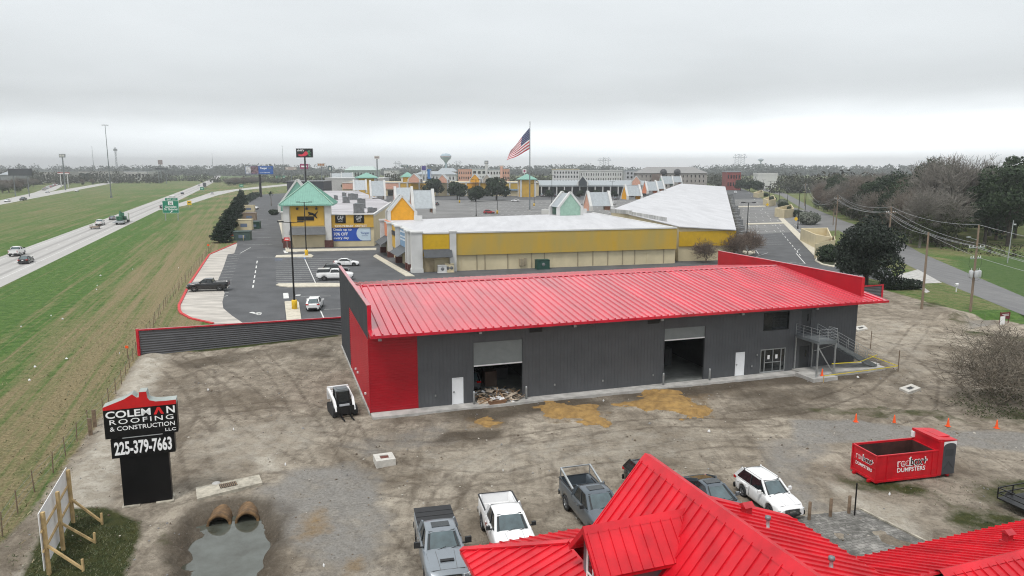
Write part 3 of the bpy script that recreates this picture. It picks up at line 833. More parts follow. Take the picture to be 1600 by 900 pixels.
rw.b(0.0, 3.615, -0.004, 0.176, .2, 6.60); rw.b(-0.004, .176, 0.178, 13.395, .2, 5.81)
z = .32
while z < 6.5:
    rw.b(-.024, 3.6, -.030, 0.0, z - .05, z + .03)
    if z < 5.75: rw.b(-.032, 0.0, -.03, 13.39, z - .05, z + .03)
    z += .205
rw.build('red_wall_panel', M_REDWALL, wh)
tr = MB()   # slim corner and edge trims
tr.b(3.60, 3.66, -.045, .01, .2, 6.55); tr.b(-.045, .02, 13.38, 13.45, .2, 5.86); tr.b(-.045, .01, -.02, 13.4, 5.81, 5.87)
tr.b(-.05, .03, -.05, .03, .2, 5.8)
tr.build('wall_trim', M_REDWALL, wh)

RU0, RU1 = 0.19, 47.0
rf = MB()
VM = LV / 2; ZR = EAVE + (VM - FV) * SLOPE; VB = LV + .35; ZB = ZR - (VB - VM) * SLOPE
def slope_quad(u0, u1, v0, z0, v1, z1, t=.07):
    rf.add([(u0, v0, z0), (u1, v0, z0), (u1, v1, z1), (u0, v1, z1), (u0, v0, z0 - t), (u1, v0, z0 - t), (u1, v1, z1 - t), (u0, v1, z1 - t)],
           [(0, 1, 2, 3), (7, 6, 5, 4), (0, 4, 5, 1), (1, 5, 6, 2), (2, 6, 7, 3), (3, 7, 4, 0)])
slope_quad(RU0, RU1, FV, EAVE, VM, ZR); slope_quad(RU0, RU1, VM + .001, ZR, VB, ZB)
slope_quad(-.02, RU0 - .001, FV, EAVE, -0.285, EAVE + (-.285 - FV) * SLOPE)
u = 0.25
while u < RU1:
    w0, w1, hh = .10, .035, .095
    for (v0, z0, v1, z1) in ((FV + .01, EAVE, VM - .16, ZR - .16 * SLOPE), (VM + .16, ZR - .16 * SLOPE, VB - .01, ZB)):
        rf.add([(u - w0, v0, z0), (u - w1, v0, z0 + hh), (u + w1, v0, z0 + hh), (u + w0, v0, z0), (u - w0, v1, z1), (u - w1, v1, z1 + hh), (u + w1, v1, z1 + hh), (u + w0, v1, z1)],
               [(0, 1, 5, 4), (1, 2, 6, 5), (2, 3, 7, 6), (3, 2, 1, 0), (4, 5, 6, 7)])
    u += .6
rf.build('roof', M_REDROOF, wh)
rc = MB()
for u0, u1 in ((1.0, 23.9), (23.86, LU - .4)):
    rc.add([(u0, VM - .24, ZR - .24 * SLOPE + .055), (u1, VM - .24, ZR - .24 * SLOPE + .055), (u1, VM, ZR + .10), (u0, VM, ZR + .10), (u1, VM + .24, ZR - .24 * SLOPE + .055), (u0, VM + .24, ZR - .24 * SLOPE + .055)],
           [(0, 1, 2, 3), (3, 2, 4, 5), (0, 3, 5), (1, 4, 2)])
rc.b(0.9, 1.02, VM - .26, VM + .26, ZR - .05, ZR + .13)
rc.build('ridge_cap', M_REDROOF, wh)
gt = MB(); gt.b(-.05, RU1 + .06, FV - .13, FV - .003, EAVE - .20, EAVE + .012); gt.b(RU1 + .003, RU1 + .06, FV, VM, EAVE - .2, EAVE - .19)
gt.add([(RU1 + .003, FV, EAVE - .18), (RU1 + .06, FV, EAVE - .18), (RU1 + .06, VM, ZR - .18), (RU1 + .003, VM, ZR - .18), (RU1 + .003, FV, EAVE + .02), (RU1 + .06, FV, EAVE + .02), (RU1 + .06, VM, ZR + .02), (RU1 + .003, VM, ZR + .02)],
       [(0, 1, 5, 4), (1, 2, 6, 5), (2, 3, 7, 6), (3, 0, 4, 7), (4, 5, 6, 7), (3, 2, 1, 0)])
gt.add([(-.05, FV, EAVE - .18), (-.022, FV, EAVE - .18), (-.022, -.29, EAVE - .01), (-.05, -.29, EAVE - .01), (-.05, FV, EAVE + .02), (-.022, FV, EAVE + .02), (-.022, -.29, EAVE + .19), (-.05, -.29, EAVE + .19)],
       [(0, 1, 5, 4), (1, 2, 6, 5), (2, 3, 7, 6), (3, 0, 4, 7), (4, 5, 6, 7), (3, 2, 1, 0)])
gt.build('gutter', M_REDROOF, wh)
sf_ = MB(); sf_.b(.2, LU, FV + .02, -.035, EAVE - .16, EAVE - .13); sf_.build('soffit', M_REDWALL, wh)
pr = MB()   # parapet on the right end, red inside
pr.b(LU - .02, LU + .16, -.28, LV, 6.72, 8.44)
pr.build('parapet', M_REDWALL, wh)
pc = MB()
for u0 in (-.06, LU - .06):
    pc.b(u0, u0 + .30, -.32, LV + .03, 8.443, 8.53)
    pc.b(u0, u0 + .30, -.34, -.283, 6.66, 8.441)
pc.b(.18, LU - .05, LV - .2, LV + .02, 6.4, 6.46)
pc.build('parapet_cap', M_REDROOF, wh)

for (a, b_, zc, top) in ((8.03, 12.20, 3.08, 5.08), (24.86, 28.96, 3.90, 5.04)):
    rd = MB(); z = zc + .1
    while z < top - .01:
        rd.b(a + .06, b_ - .06, .07, .11, z, min(z + .085, top)); rd.b(a + .06, b_ - .06, .085, .12, z + .085, min(z + .10, top)); z += .10
    d = rd.build('roller_door', M_SHUTTER, wh)
    bb = MB(); bb.b(a + .05, b_ - .05, .04, .13, zc, zc + .10); bb.build('bottom_bar', M_WHITE, d)
    fr = MB(); fr.b(a, a + .06, -.03, .19, .2, top); fr.b(b_ - .06, b_, -.03, .19, .2, top); fr.b(a + .06, b_ - .06, -.03, .05, top - .06, top); fr.build('door_track', M_GREYWALL, d)
for a, b_ in ((6.34, 7.24), (32.1, 33.04)):
    db = MB(); db.b(a + .05, b_ - .05, .02, .07, .2, 2.29); d = db.build('door', M_WHITEDOOR, wh)
    f_ = MB(); f_.b(a, a + .05, -.035, .1, .2, 2.34); f_.b(b_ - .05, b_, -.035, .1, .2, 2.34); f_.b(a + .05, b_ - .05, -.035, .1, 2.29, 2.34); f_.build('door_frame', M_WHITEDOOR, d)
    h_ = MB(); h_.b(a + .09, a + .20, -.05, .02, 1.18, 1.24); h_.build('handle', M_BLACK, d)
for a, b_, z0, z1 in ((38.92, 39.98, 3.62, 5.75), (38.9, 39.98, .25, 2.4)):
    db = MB(); db.b(a + .03, b_ - .03, .03, .08, z0, z1 - .03); d = db.build('door', mat('dark_grey_door', (0.035, 0.038, 0.042), rough=.45), wh)
    p_ = MB(); p_.b(b_ - .40, b_ - .26, .015, .032, z0 + 1.1, z0 + 1.75); p_.build('door_window', M_GLASS, d)
en = MB(); a, b_ = 34.70, 37.36
for x0, x1 in ((a, a + .07), (a + .42, a + .50), (a + 1.30, a + 1.36), (b_ - .50, b_ - .42), (b_ - .07, b_)): en.b(x0, x1, -.03, .10, .22, 2.40)
for x0, x1 in ((a + .07, a + .42), (a + .50, a + 1.30), (a + 1.36, b_ - .50), (b_ - .42, b_ - .07)):
    en.b(x0, x1, -.025, .095, 2.32, 2.40); en.b(x0, x1, -.02, .09, .22, .34)
    if x1 - x0 > .6: en.b(x0, x1, -.02, .09, 1.12, 1.19)
e_ = en.build('glass_entrance', M_GALV, wh)
gl = MB()
for x0, x1 in ((a + .07, a + .42), (a + .50, a + 1.30), (a + 1.36, b_ - .50), (b_ - .42, b_ - .07)): gl.b(x0, x1, .03, .05, .34, 2.32)
gl.build('glass', M_GLASS, e_)
for x0 in (a + .78, a + 1.62):
    pp = MB(); pp.b(x0, x0 + .24, .012, .026, 1.45, 1.82); pp.build('paper_notice', M_WHITE, e_)
wn_ = MB(); wn_.b(34.86, 37.56, .06, .08, 4.10, 5.74); wf = wn_.build('window', M_GLASS, wh)
ff = MB(); ff.b(34.86, 37.56, -.035, .055, 4.10, 4.15); ff.b(34.86, 34.91, -.035, .055, 4.15, 5.74); ff.b(37.51, 37.56, -.035, .055, 4.15, 5.74); ff.build('window_frame', M_BLACK, wf)
for u0, u1 in ((12.71, 13.80), (23.26, 24.36)):
    ve = MB(); ve.b(u0, u1, -.05, -.028, 5.52, 5.90)
    for k_ in range(4): ve.b(u0, u1, -.075, -.05, 5.55 + k_ * .09, 5.58 + k_ * .09)
    ve.build('wall_vent', M_BLACK, wh)
for u0 in (.84, 8.6, 16.57, 24.54, 32.52, 40.44):
    li = MB(); li.b(u0 - .12, u0 + .12, -.24, -.033, 5.74, 5.90); li.b(u0 - .04, u0 + .04, -.12, -.033, 5.90, 6.1); li.build('wall_light', M_GALV, wh)
for u0, z0 in ((5.0, 1.0), (14.9, .95), (19.2, .9), (23.9, .95), (33.8, .9), (34.3, 1.9)):
    li = MB(); li.b(u0 - .06, u0 + .06, -.10, -.03, z0, z0 + .14); li.build('wall_outlet', M_GALV, wh)
for v0, z0 in ((2.2, 1.0), (7.4, 1.3), (9.0, 1.2)):
    li = MB(); li.b(-.16, -.03, v0 - .07, v0 + .07, z0, z0 + .14); li.build('wall_outlet', M_WHITE, wh)
fl = MB(); fl.b(.19, LU - .19, .185, LV - .19, .05, .21); fl.build('floor', mat('dusty_slab', (0.20, 0.21, 0.20), rough=.8, var=.35, scale=.5), wh)
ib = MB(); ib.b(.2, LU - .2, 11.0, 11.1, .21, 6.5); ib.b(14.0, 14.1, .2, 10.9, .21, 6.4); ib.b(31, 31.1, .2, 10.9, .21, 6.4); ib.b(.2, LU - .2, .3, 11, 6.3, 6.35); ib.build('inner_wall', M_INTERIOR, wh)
st = MB(); st.b(38.35, 40.25, -3.05, -.035, 3.44, 3.52); st.b(38.31, 38.35, -3.05, -.035, 3.30, 3.56); st.b(40.25, 40.29, -3.05, -.035, 3.30, 3.56); st.b(38.31, 40.29, -3.09, -3.05, 3.30, 3.56)
sto = st.build('staircase', M_DARKGALV, wh)
lg = [(38.36, -3.0), (40.22, -3.0), (38.36, -.12), (40.22, -.12)]
for x_, y_ in lg:
    t_ = MB(); t_.b(x_ - .055, x_ + .055, y_ - .055, y_ + .055, .36, 3.44); t_.build('leg', M_GALV, sto)
br_ = MB(); br_.beam((38.4, -3.0, 3.0), (40.2, -3.0, .5), .08, .08); br_.beam((40.2, -3.0, 3.2), (39.5, -1.2, 2.2), .05, .05); br_.build('brace', M_GALV, sto)
sg = MB()
for y_ in (-1.95, -.55): sg.beam((40.29, y_, 3.32), (46.0, y_, .42), .06, .30)
for i in range(17):
    f = (i + .5) / 17; sg.b(40.3 + 5.6 * f - .15, 40.3 + 5.6 * f + .15, -1.92, -.58, 3.46 - 3.05 * f - .03, 3.46 - 3.05 * f)
sg.build('stair_flight', M_DARKGALV, sto)
rl_ = MB()
def rail(p, q_, n_):
    for k_ in range(n_ + 1):
        f = k_ / n_; x_, y_, z_ = [p[i] + (q_[i] - p[i]) * f for i in range(3)]
        rl_.tube((x_, y_, z_), (x_, y_, z_ + 1.07), .022, n=6)
    for hz in (.3, .55, .8, 1.07): rl_.tube((p[0], p[1], p[2] + hz), (q_[0], q_[1], q_[2] + hz), .020 if hz > 1 else .013, n=6)
rail((38.34, -.1, 3.52), (38.34, -3.05, 3.52), 3); rail((38.34, -3.07, 3.52), (40.25, -3.07, 3.52), 2); rail((40.26, -3.05, 3.52), (40.26, -2.0, 3.52), 1)
rail((40.3, -1.95, 3.45), (46.0, -1.95, .48), 5); rail((40.3, -.55, 3.45), (46.0, -.55, .48), 5)
rl_.build('railing', M_GALV, sto)

cw = MB(); cw.b(0.02, 38.2, -1.12, -.001, -.15, .195); cw.b(37.7, 40.3, -3.45, -1.125, -.3, .355); cw.b(38.2, 47.2, -1.120, -.001, -.3, .345); cw.b(40.302, 46.8, -2.25, -1.123, -.3, .35)
cw.b(-.10, -.001, 0, LV, -.1, .19)
o = struct('walkway', cw, M_CONC, loc=(*WO, 0)); o.rotation_euler = (0, 0, WA)
for i, u0 in enumerate((8.0, 12.32, 24.70, 29.25)):
    bo = MB(); bo.lathe([(0.0, .19), (.085, .19), (.085, 1.15), (.07, 1.22), (.03, 1.25), (0, 1.255)], 12)
    o = bo.build('bollard', M_GALV, None, (*WL(u0, -.42), 0))
    tag(o, ['grey steel bollard left of the shutter with rubble under it', 'grey steel bollard right of the shutter with rubble under it', 'grey steel bollard left of the empty open doorway', 'grey steel bollard right of the empty open doorway'][i], 'bollard', 'bollards guarding the roller doors')
f0, f1, f2 = G(218, 557), WL(.3, 28.6), G(1379, 446, 2.2)
fe = MB(); cp = MB()
def fence_run(a, b_, za, zb):
    L_ = math.dist(a, b_); dx_, dy_ = (b_[0] - a[0]) / L_, (b_[1] - a[1]) / L_; nx_, ny_ = dy_, -dx_
    n_ = 11; prof = []
    for k_ in range(n_ * 2 + 1):
        prof.append((.026 if k_ % 2 else -.026, k_ / (n_ * 2)))
    A1 = [(a[0] + nx_ * o_, a[1] + ny_ * o_, -.1 + (za + .1) * t_) for o_, t_ in prof]; B1 = [(b_[0] + nx_ * o_, b_[1] + ny_ * o_, -.1 + (zb + .1) * t_) for o_, t_ in prof]
    m_ = len(prof)
    fe.add(A1 + B1, [(i, m_ + i, m_ + i + 1, i + 1) for i in range(m_ - 1)])
    fe.add([(p[0] - nx_ * .09, p[1] - ny_ * .09, p[2]) for p in A1 + B1], [(i + 1, m_ + i + 1, m_ + i, i) for i in range(m_ - 1)])
    cp.beam((*a, za + .06), (*b_, zb + .06), .20, .14)
fence_run(f0, f1, 2.62, 1.92); fence_run(f1, f2, 1.92, 2.2)
ft = thing('metal_fence', 'long grey corrugated metal fence with red capping running behind the warehouse', 'fence')
fe.build('panel', M_GREYFENCE, ft); cp.build('cap', M_REDROOF, ft)
for p_, h_ in ((f0, 2.68), (f2, 2.26)):
    e_ = MB(); e_.b(p_[0] - .12, p_[0] + .12, p_[1] - .12, p_[1] + .12, -.2, h_ + .12); e_.build('end_post', M_REDROOF, ft)
rg = random.Random(11); db = MB();
M_RUBBLE = [mat('broken_plasterboard', (0.50, 0.42, 0.33), var=.3), mat('splintered_wood', (0.30, 0.20, 0.12), var=.3), mat('white_scrap', (0.72, 0.72, 0.72)), mat('grey_scrap', (0.16, 0.15, 0.14))]
for i in range(150):
    r_ = rg.random(); u_ = rg.uniform(8.4, 11.9); v_ = rg.uniform(-.7, 2.2); hz = max(.05, .75 - .2 * abs(u_ - 10.0) - .25 * abs(v_ - .6))
    m_ = rg.choices([0, 1, 2, 3], [4, 5, 2, 2])[0]
    sx = rg.uniform(.2, 1.3) if m_ in (0, 1) else rg.uniform(.1, .4); sy = rg.uniform(.08, .45) if m_ != 1 else rg.uniform(.05, .12)
    db.box((u_, v_, .22 + rg.uniform(0, hz)), (sx, sy, rg.uniform(.015, .06)), m_, rg.uniform(0, 3.1), rg.uniform(-.5, .5), rg.uniform(-.4, .4))
o = db.build('debris', M_RUBBLE, None, (*WL(0, 0), 0)); o.rotation_euler = (0, 0, WA); tag(o, 'heap of broken boards and scraps in the left roller doorway', 'debris', None, 'stuff')
cb = MB(); cb.b(-.65, .65, -.35, .35, 0, .05);
for s_ in (-1, 1): cb.box((0, s_ * .37, .16), (1.3, .04, .30), 0, 0, 0, s_ * -.35); cb.box((s_ * .66, 0, .16), (.04, .7, .30), 0, 0, s_ * .35)
cbx = thing('cardboard_box', 'torn brown cardboard box of white paper on the concrete before the rubble', 'box', (*WL(9.75, -.62), .20), WA + .05)
cb.build('box_walls', mat('brown_cardboard', (0.27, 0.15, 0.085), var=.2), cbx)
pb_ = MB()
for i in range(9): pb_.box((rg.uniform(-.5, .5), rg.uniform(-.25, .25), .28 + rg.random() * .12), (.35, .28, .05), 0, rg.uniform(0, 3), rg.uniform(-.4, .4), rg.uniform(-.4, .4))
pb_.build('paper', M_WHITE, cbx)
for i, (u_, v_, w_, h_, c_) in enumerate(((10.6, 4.2, 1.0, 1.3, (0.12, 0.08, 0.06)), (12.0, 6.0, 1.3, 1.0, (0.07, 0.07, 0.075)), (26.0, 6.5, 1.4, 1.1, (0.06, 0.06, 0.07)), (28.3, 5.5, .7, 1.6, (0.08, 0.09, 0.09)))):
    sb = MB(); sb.b(-w_ / 2, w_ / 2, -.5, .5, .12, h_); sb.b(-w_ / 2, w_ / 2, -.5, -.38, 0, .12); sb.b(-w_ / 2, w_ / 2, .38, .5, 0, .12)
    for k_ in range(3): sb.b(-w_ / 2 + .1 + k_ * w_ / 3, -w_ / 2 + w_ / 3 + k_ * w_ / 3 - .05, -.53, -.5, .25, h_ - .15)
    o = sb.build('storage_crate', mat('crate_%d' % i, c_), None, (*WL(u_, v_), .21), WA)
    tag(o, ['brown crate standing inside the doorway behind the rubble heap', 'low grey crate deep inside the doorway behind the rubble', 'dark low crate in the shadow of the emptier open doorway', 'tall narrow dark crate near the right jamb of the emptier doorway'][i], 'crate', 'crates inside the warehouse')
def cone_mb():
    c = MB(); c.b(-.18, .18, -.18, .18, 0, .035); c.lathe([(.14, .035), (.10, .28), (.06, .55), (.035, .71), (0, .715)], 14); return c
CONE = cone_mb().mesh('traffic_cone', M_ORANGE)
CONEW = MB(); CONEW.lathe([(.098, .33), (.077, .47)], 14); CONEW = CONEW.mesh('reflective_band', M_WHITE)
def cone(p, z, label):
    o = tag(link('traffic_cone', CONE, None, (*p, z)), label, 'traffic cone', 'orange traffic cones'); o.scale = (.85, .85, .88)
    return o
cone(WL(39.2, -2.75), .356, 'orange cone standing on the concrete pad under the steel stair landing')
for (px_, py_), lb in zip(((1337, 659), (1397, 661), (1481, 666), (1557, 669)), ('orange cone at the left end of the row along the dirt edge', 'orange cone second from the left in the row along the dirt', 'orange cone directly behind the red skip\'s raised end', 'orange cone under the bare bush\'s lowest branches')):
    cone(G(px_, py_), .0, lb)
tp = MB()
P3 = [(*WL(39.9, -3.05), 1.45), (*WL(43.0, -3.0), 1.35), (*WL(46.1, -1.9), 1.5)]
for a_, b_ in zip(P3, P3[1:]): tp.beam(a_, b_, .006, .075)
M_TAPE = mat('yellow_barrier_tape', (0.72, 0.58, 0.04))
tag(tp.build('barrier_tape', M_TAPE), 'yellow barrier tape strung across the steel stair at waist height', 'barrier tape', 'yellow barrier tapes by the stair')
tp = MB(); P3 = [(*WL(38.6, -3.6), .62), (*WL(43.5, -3.2), .55), (*G(1403, 580), .5)]
for a_, b_ in zip(P3, P3[1:]): tp.beam(a_, b_, .006, .075)
tag(tp.build('barrier_tape', M_TAPE), 'yellow barrier tape low above the dirt along the front of the stair slab', 'barrier tape', 'yellow barrier tapes by the stair')
tp = MB(); tp.beam((*WL(47.0, .2), .9), (*G(1403, 580), .5), .006, .075)
tag(tp.build('barrier_tape', M_TAPE), 'yellow barrier tape stretching out from the warehouse corner to a thin stake', 'barrier tape', 'yellow barrier tapes by the stair')
for (p_, h_), lb in zip(((WL(38.6, -3.65), .7), (G(1403, 581), 2.0), (G(1360, 545), 1.9)), ('short wooden stake tied with tape before the concrete pad', 'thin dark stake at the outer corner of the yellow tape', 'thin dark stake in the dirt beyond the tape')):
    s_ = MB(); s_.prism([(-.03, -.03), (.03, -.03), (.03, .03), (-.03, .03)], -.2, h_); s_.add([(-.03, -.03, h_), (.03, -.03, h_), (.03, .03, h_), (-.03, .03, h_), (0, 0, h_ + .06)], [(0, 1, 4), (1, 2, 4), (2, 3, 4), (3, 0, 4)])
    tag(s_.build('stake', M_TIMBER if h_ < 1 else M_OLDWOOD, None, (*p_, 0)), lb, 'stake')
# ================================================================ THE FOREGROUND HOUSE (bright red metal roof)
HA = R(19.6)
def HL(a, b_):
    return (a * math.cos(HA) - b_ * math.sin(HA), a * math.sin(HA) + b_ * math.cos(HA))
hs = thing('house', 'house with bright red standing seam roofs and a gabled dormer in the foreground', 'house', (0, 0, 0), HA)
ZP = 7.0; E1R = 14.5; B_TOP = 24.73; B_R = 21.0; SL, SR = 1.19, 0.37
def seam_roof(name, quads, seams, m=M_REDHOUSE, t=.08):
    mb = MB()
    for q_ in quads: mb.slab(*q_, t)
    for p, q_, up in seams:
        p = Vector(p); q_ = Vector(q_); up = Vector(up).normalized(); d = (q_ - p).normalized(); s_ = d.cross(up)
        p = p + up * t; q_ = q_ + up * t
        w0, w1, h_ = .026, .018, .055
        mb.add([p - s_ * w0, p - s_ * w1 + up * h_, p + s_ * w1 + up * h_, p + s_ * w0, q_ - s_ * w0, q_ - s_ * w1 + up * h_, q_ + s_ * w1 + up * h_, q_ + s_ * w0],
               [(0, 1, 5, 4), (1, 2, 6, 5), (2, 3, 7, 6), (3, 2, 1, 0), (4, 5, 6, 7)])
    return mb.build(name, m, hs)
def rng_(a, b_, st):
    o_ = []; q_ = a
    while q_ < b_ - 1e-6: o_.append(q_); q_ += st
    return o_
BN = 6.0                                   # near end of the main roof (behind the camera's view)
upL = (-SL, 0, 1); upR = (SR, 0, 1)
lowL = 2.75; aL = E1R - (ZP - lowL) / SL   # foot of the steep left slope
def PL(a, b_): return (a, b_, ZP - (E1R - a) * SL)
def PR(a, b_): return (a, b_, ZP - (a - E1R) * SR)
seam_roof('roof', [(PL(aL, B_TOP), PL(aL, BN), PL(E1R, BN), PL(E1R, B_TOP))],
          [(PL(aL, b_), PL(E1R - .12, b_), upL) for b_ in rng_(BN + .2, B_TOP - .1, .46)])
aR = 18.48
seam_roof('roof', [(PR(E1R, B_R), PR(E1R, BN), PR(aR, BN), PR(aR, B_R))],
          [(PR(E1R + .12, b_), PR(aR, b_), upR) for b_ in rng_(BN + .1, B_R - .1, .40)])
rc = MB()
for a_, sgn, sl, bt in ((E1R, -1, SL, B_TOP), (E1R, 1, SR, B_TOP)):
    e_ = E1R + sgn * .26
    rc.add([(E1R, bt + .02, ZP + .17), (e_, bt + .02, ZP + .17 - .26 * sl), (e_, BN, ZP + .17 - .26 * sl), (E1R, BN, ZP + .17)], [(0, 1, 2, 3) if sgn < 0 else (3, 2, 1, 0)])
    rc.add([(E1R, bt + .02, ZP + .17), (e_, bt + .02, ZP + .17 - .26 * sl), (e_, bt + .02, ZP + .05 - .26 * sl), (E1R, bt + .02, ZP + .0)], [(0, 1, 2, 3)])
rc.build('ridge_cap', M_REDHOUSE, hs)
rk = MB()   # rake trims
rk.beam((E1R, B_TOP + .03, ZP - .02), (aL, B_TOP + .03, lowL - .02), .05, .22)
rk.beam((E1R, B_R + .03, ZP - .02), (aR, B_R + .03, PR(aR, 0)[2] - .02), .05, .18)
rk.beam((aR + .03, B_R, PR(aR, 0)[2] - .02), (aR + .03, BN, PR(aR, 0)[2] - .02), .05, .16)
rk.build('rake_trim', M_REDHOUSE, hs)
wl = MB()
wl.prism([(aL + .5, B_TOP - .3), (E1R - .05, B_TOP - .3), (E1R - .05, BN), (aL + .5, BN)], 0, [lowL + .4, ZP - .25, ZP - .25, lowL + .4])
wl.prism([(E1R + .0, B_R - .25), (aR - .35, B_R - .25), (aR - .35, BN), (E1R, BN)], 0, [ZP - .2, PR(aR, 0)[2] - .05, PR(aR, 0)[2] - .05, ZP - .2])
wl.build('wall', M_SIDING, hs)

def dormer(bc, zd, af, half, drop, win):
    ar = E1R - (ZP - zd) / SL                         # where the dormer ridge meets the slope
    sl = drop / half
    ae = E1R - (ZP - (zd - drop)) / SL                # where its eaves meet the slope
    for sgn in (-1, 1):
        b1 = bc + sgn * half
        A, B_, C_, D = (af, bc, zd), (ar, bc, zd), (ae, b1, zd - drop), (af, b1, zd - drop)
        up = Vector((0, sgn * sl, 1))
        q_ = (A, D, C_, B_) if sgn < 0 else (A, B_, C_, D)
        mb = MB(); mb.slab(*q_, .07)
        n_ = int((ar - af) / .40)
        for i in range(n_ + 1):
            a_ = af + .06 + i * .40
            f = 1.0 if a_ <= ae else max(0.0, (ar - a_) / (ar - ae))
            if f < .12: continue
            p = Vector((a_, bc, zd)); e_ = Vector((a_, bc + sgn * half * f, zd - drop * f)); u_ = up.normalized(); d = (e_ - p).normalized(); s_ = d.cross(u_)
            p = p + u_ * .07 + d * .12; e_ = e_ + u_ * .07
            mb.add([p - s_ * .024, p - s_ * .016 + u_ * .05, p + s_ * .016 + u_ * .05, p + s_ * .024, e_ - s_ * .024, e_ - s_ * .016 + u_ * .05, e_ + s_ * .016 + u_ * .05, e_ + s_ * .024],
                   [(0, 1, 5, 4), (1, 2, 6, 5), (2, 3, 7, 6), (3, 2, 1, 0), (4, 5, 6, 7)])
        mb.beam((ar, bc, zd + .05), (ae, b1, zd - drop + .06), .20, .05)
        mb.beam((af - .02, bc, zd - .02), (af - .02, b1, zd - drop - .02), .06, .16)
        mb.beam((af, b1, zd - drop - .03), (ae + .05, b1, zd - drop - .03), .05, .12)
        mb.build('dormer_roof', M_REDHOUSE, hs)
    rd = MB()
    for sgn in (-1, 1):
        rd.add([(af - .05, bc, zd + .15), (ar + .12, bc, zd + .15), (ar + .02, bc + sgn * .18, zd + .12 - .18 * sl), (af - .05, bc + sgn * .18, zd + .12 - .18 * sl)], [(0, 1, 2, 3) if sgn > 0 else (3, 2, 1, 0)])
    rd.add([(af - .05, bc - .18, zd + .12 - .18 * sl), (af - .05, bc, zd + .15), (af - .05, bc + .18, zd + .12 - .18 * sl), (af - .05, bc, zd - .1)], [(0, 1, 2, 3)])
    rd.build('dormer_ridge', M_REDHOUSE, hs)
    wf_ = af + .40; hw_ = half - .28
    dw = MB(); zt = zd - drop * (hw_ / half) - .02
    dw.add([(wf_, bc - hw_, 2.0), (wf_, bc + hw_, 2.0), (wf_, bc + hw_, zt), (wf_, bc, zd - .06), (wf_, bc - hw_, zt)], [(4, 3, 2, 1, 0)])
    for sgn in (-1, 1):
        dw.add([(wf_, bc + sgn * hw_, 2.0), (ae + .6, bc + sgn * hw_, 2.0), (ae + .6, bc + sgn * hw_, zt), (wf_, bc + sgn * hw_, zt)], [(0, 1, 2, 3) if sgn < 0 else (3, 2, 1, 0)])
    dw.build('dormer_wall', M_SIDING, hs)
    if win:
        w0, w1, h0, h1 = bc - .42, bc + .42, zt - 1.75, zt - .12
        fr = MB()
        for y0, y1, z0, z1 in ((w0 - .08, w0, h0, h1), (w1, w1 + .08, h0, h1), (w0 - .08, w1 + .08, h1, h1 + .08), (w0 - .08, w1 + .08, h0 - .08, h0), (w0, w1, (h0 + h1) / 2 - .03, (h0 + h1) / 2 + .03), (bc - .02, bc + .02, h0, h1)):
            fr.b(wf_ - .05, wf_ - .004, y0, y1, z0, z1)
        f_ = fr.build('window', M_WHITE, hs)
        g_ = MB(); g_.b(wf_ - .02, wf_ - .006, w0, w1, h0, h1); g_.build('pane', M_GLASS, f_)
dormer(21.05, 6.42, 10.08, 1.12, 1.18, True)
dormer(16.55, 6.42, 10.08, 1.12, 1.18, True)

c_b, c_a, ze, sw = 27.0, 7.42, 3.05, 0.42
run = 3.3
top = ze + run * sw
A0 = (c_a, c_b, ze); A1 = (c_a + run, c_b - run, top)
seam_roof('roof', [((c_a, BN, ze), A1[:2] + (top,), A0, (c_a, BN, ze))][0:0] + [(A0, (c_a, BN, ze), (c_a + run, BN, top), A1), (A0, A1, (12.6, c_b - run, top), (12.6, c_b, ze))],
          [((c_a, b_, ze), (c_a + min(run, c_b - b_) - .08, b_, ze + (min(run, c_b - b_) - .08) * sw), (-sw, 0, 1)) for b_ in rng_(BN, c_b - .3, .44)] +
          [((a_, c_b, ze), (a_, c_b - min(run, a_ - c_a) + .08, ze + (min(run, a_ - c_a) - .08) * sw), (0, sw, 1)) for a_ in rng_(c_a + .35, 12.5, .44)])
hc = MB(); hc.beam((c_a, c_b, ze + .10), (A1[0], A1[1], top + .11), .30, .07); hc.beam((A1[0], A1[1], top + .10), (12.5, A1[1], top + .10), .26, .06); hc.build('hip_cap', M_REDHOUSE, hs)
fa = MB(); fa.b(c_a - .05, c_a, BN, c_b, ze - .14, ze + .04); fa.b(c_a - .05, 12.6, c_b, c_b + .05, ze - .14, ze + .04); fa.build('fascia', M_REDHOUSE, hs)
wl = MB(); wl.prism([(c_a + .5, c_b - .5), (12.3, c_b - .5), (12.3, BN), (c_a + .5, BN)], 0, ze - .05); wl.build('wall', M_SIDING, hs)
cb_, zb_, rb_, zr_ = 21.0, 3.1, 17.05, 4.75
aw0, aw1 = 17.6, 44.0
sr_ = (zr_ - zb_) / (cb_ - rb_)
seam_roof('roof', [((aw0 + 1.2, cb_, zb_), (aw0 + 1.2, rb_, zr_), (aw1, rb_, zr_), (aw1, cb_, zb_)), ((22.0, rb_, zr_), (22.0, 12.5, zr_ - 4.55 * sr_), (aw1, 12.5, zr_ - 4.55 * sr_), (aw1, rb_, zr_))],
          [((a_, rb_ + .1, zr_ - .1 * sr_), (a_, cb_, zb_), (0, sr_, 1)) for a_ in rng_(aw0 + 1.3, aw1, .40)] + [((a_, rb_ - .1, zr_ - .1 * sr_), (a_, 12.5, zr_ - 4.55 * sr_), (0, -sr_, 1)) for a_ in rng_(22.1, aw1, .40)])
rc = MB()
for sgn in (-1, 1): rc.add([(21.6, rb_, zr_ + .16), (aw1, rb_, zr_ + .16), (aw1, rb_ + sgn * .24, zr_ + .12 - .24 * sr_), (21.6, rb_ + sgn * .24, zr_ + .12 - .24 * sr_)], [(0, 1, 2, 3) if sgn < 0 else (3, 2, 1, 0)])
rc.build('ridge_cap', M_REDHOUSE, hs)
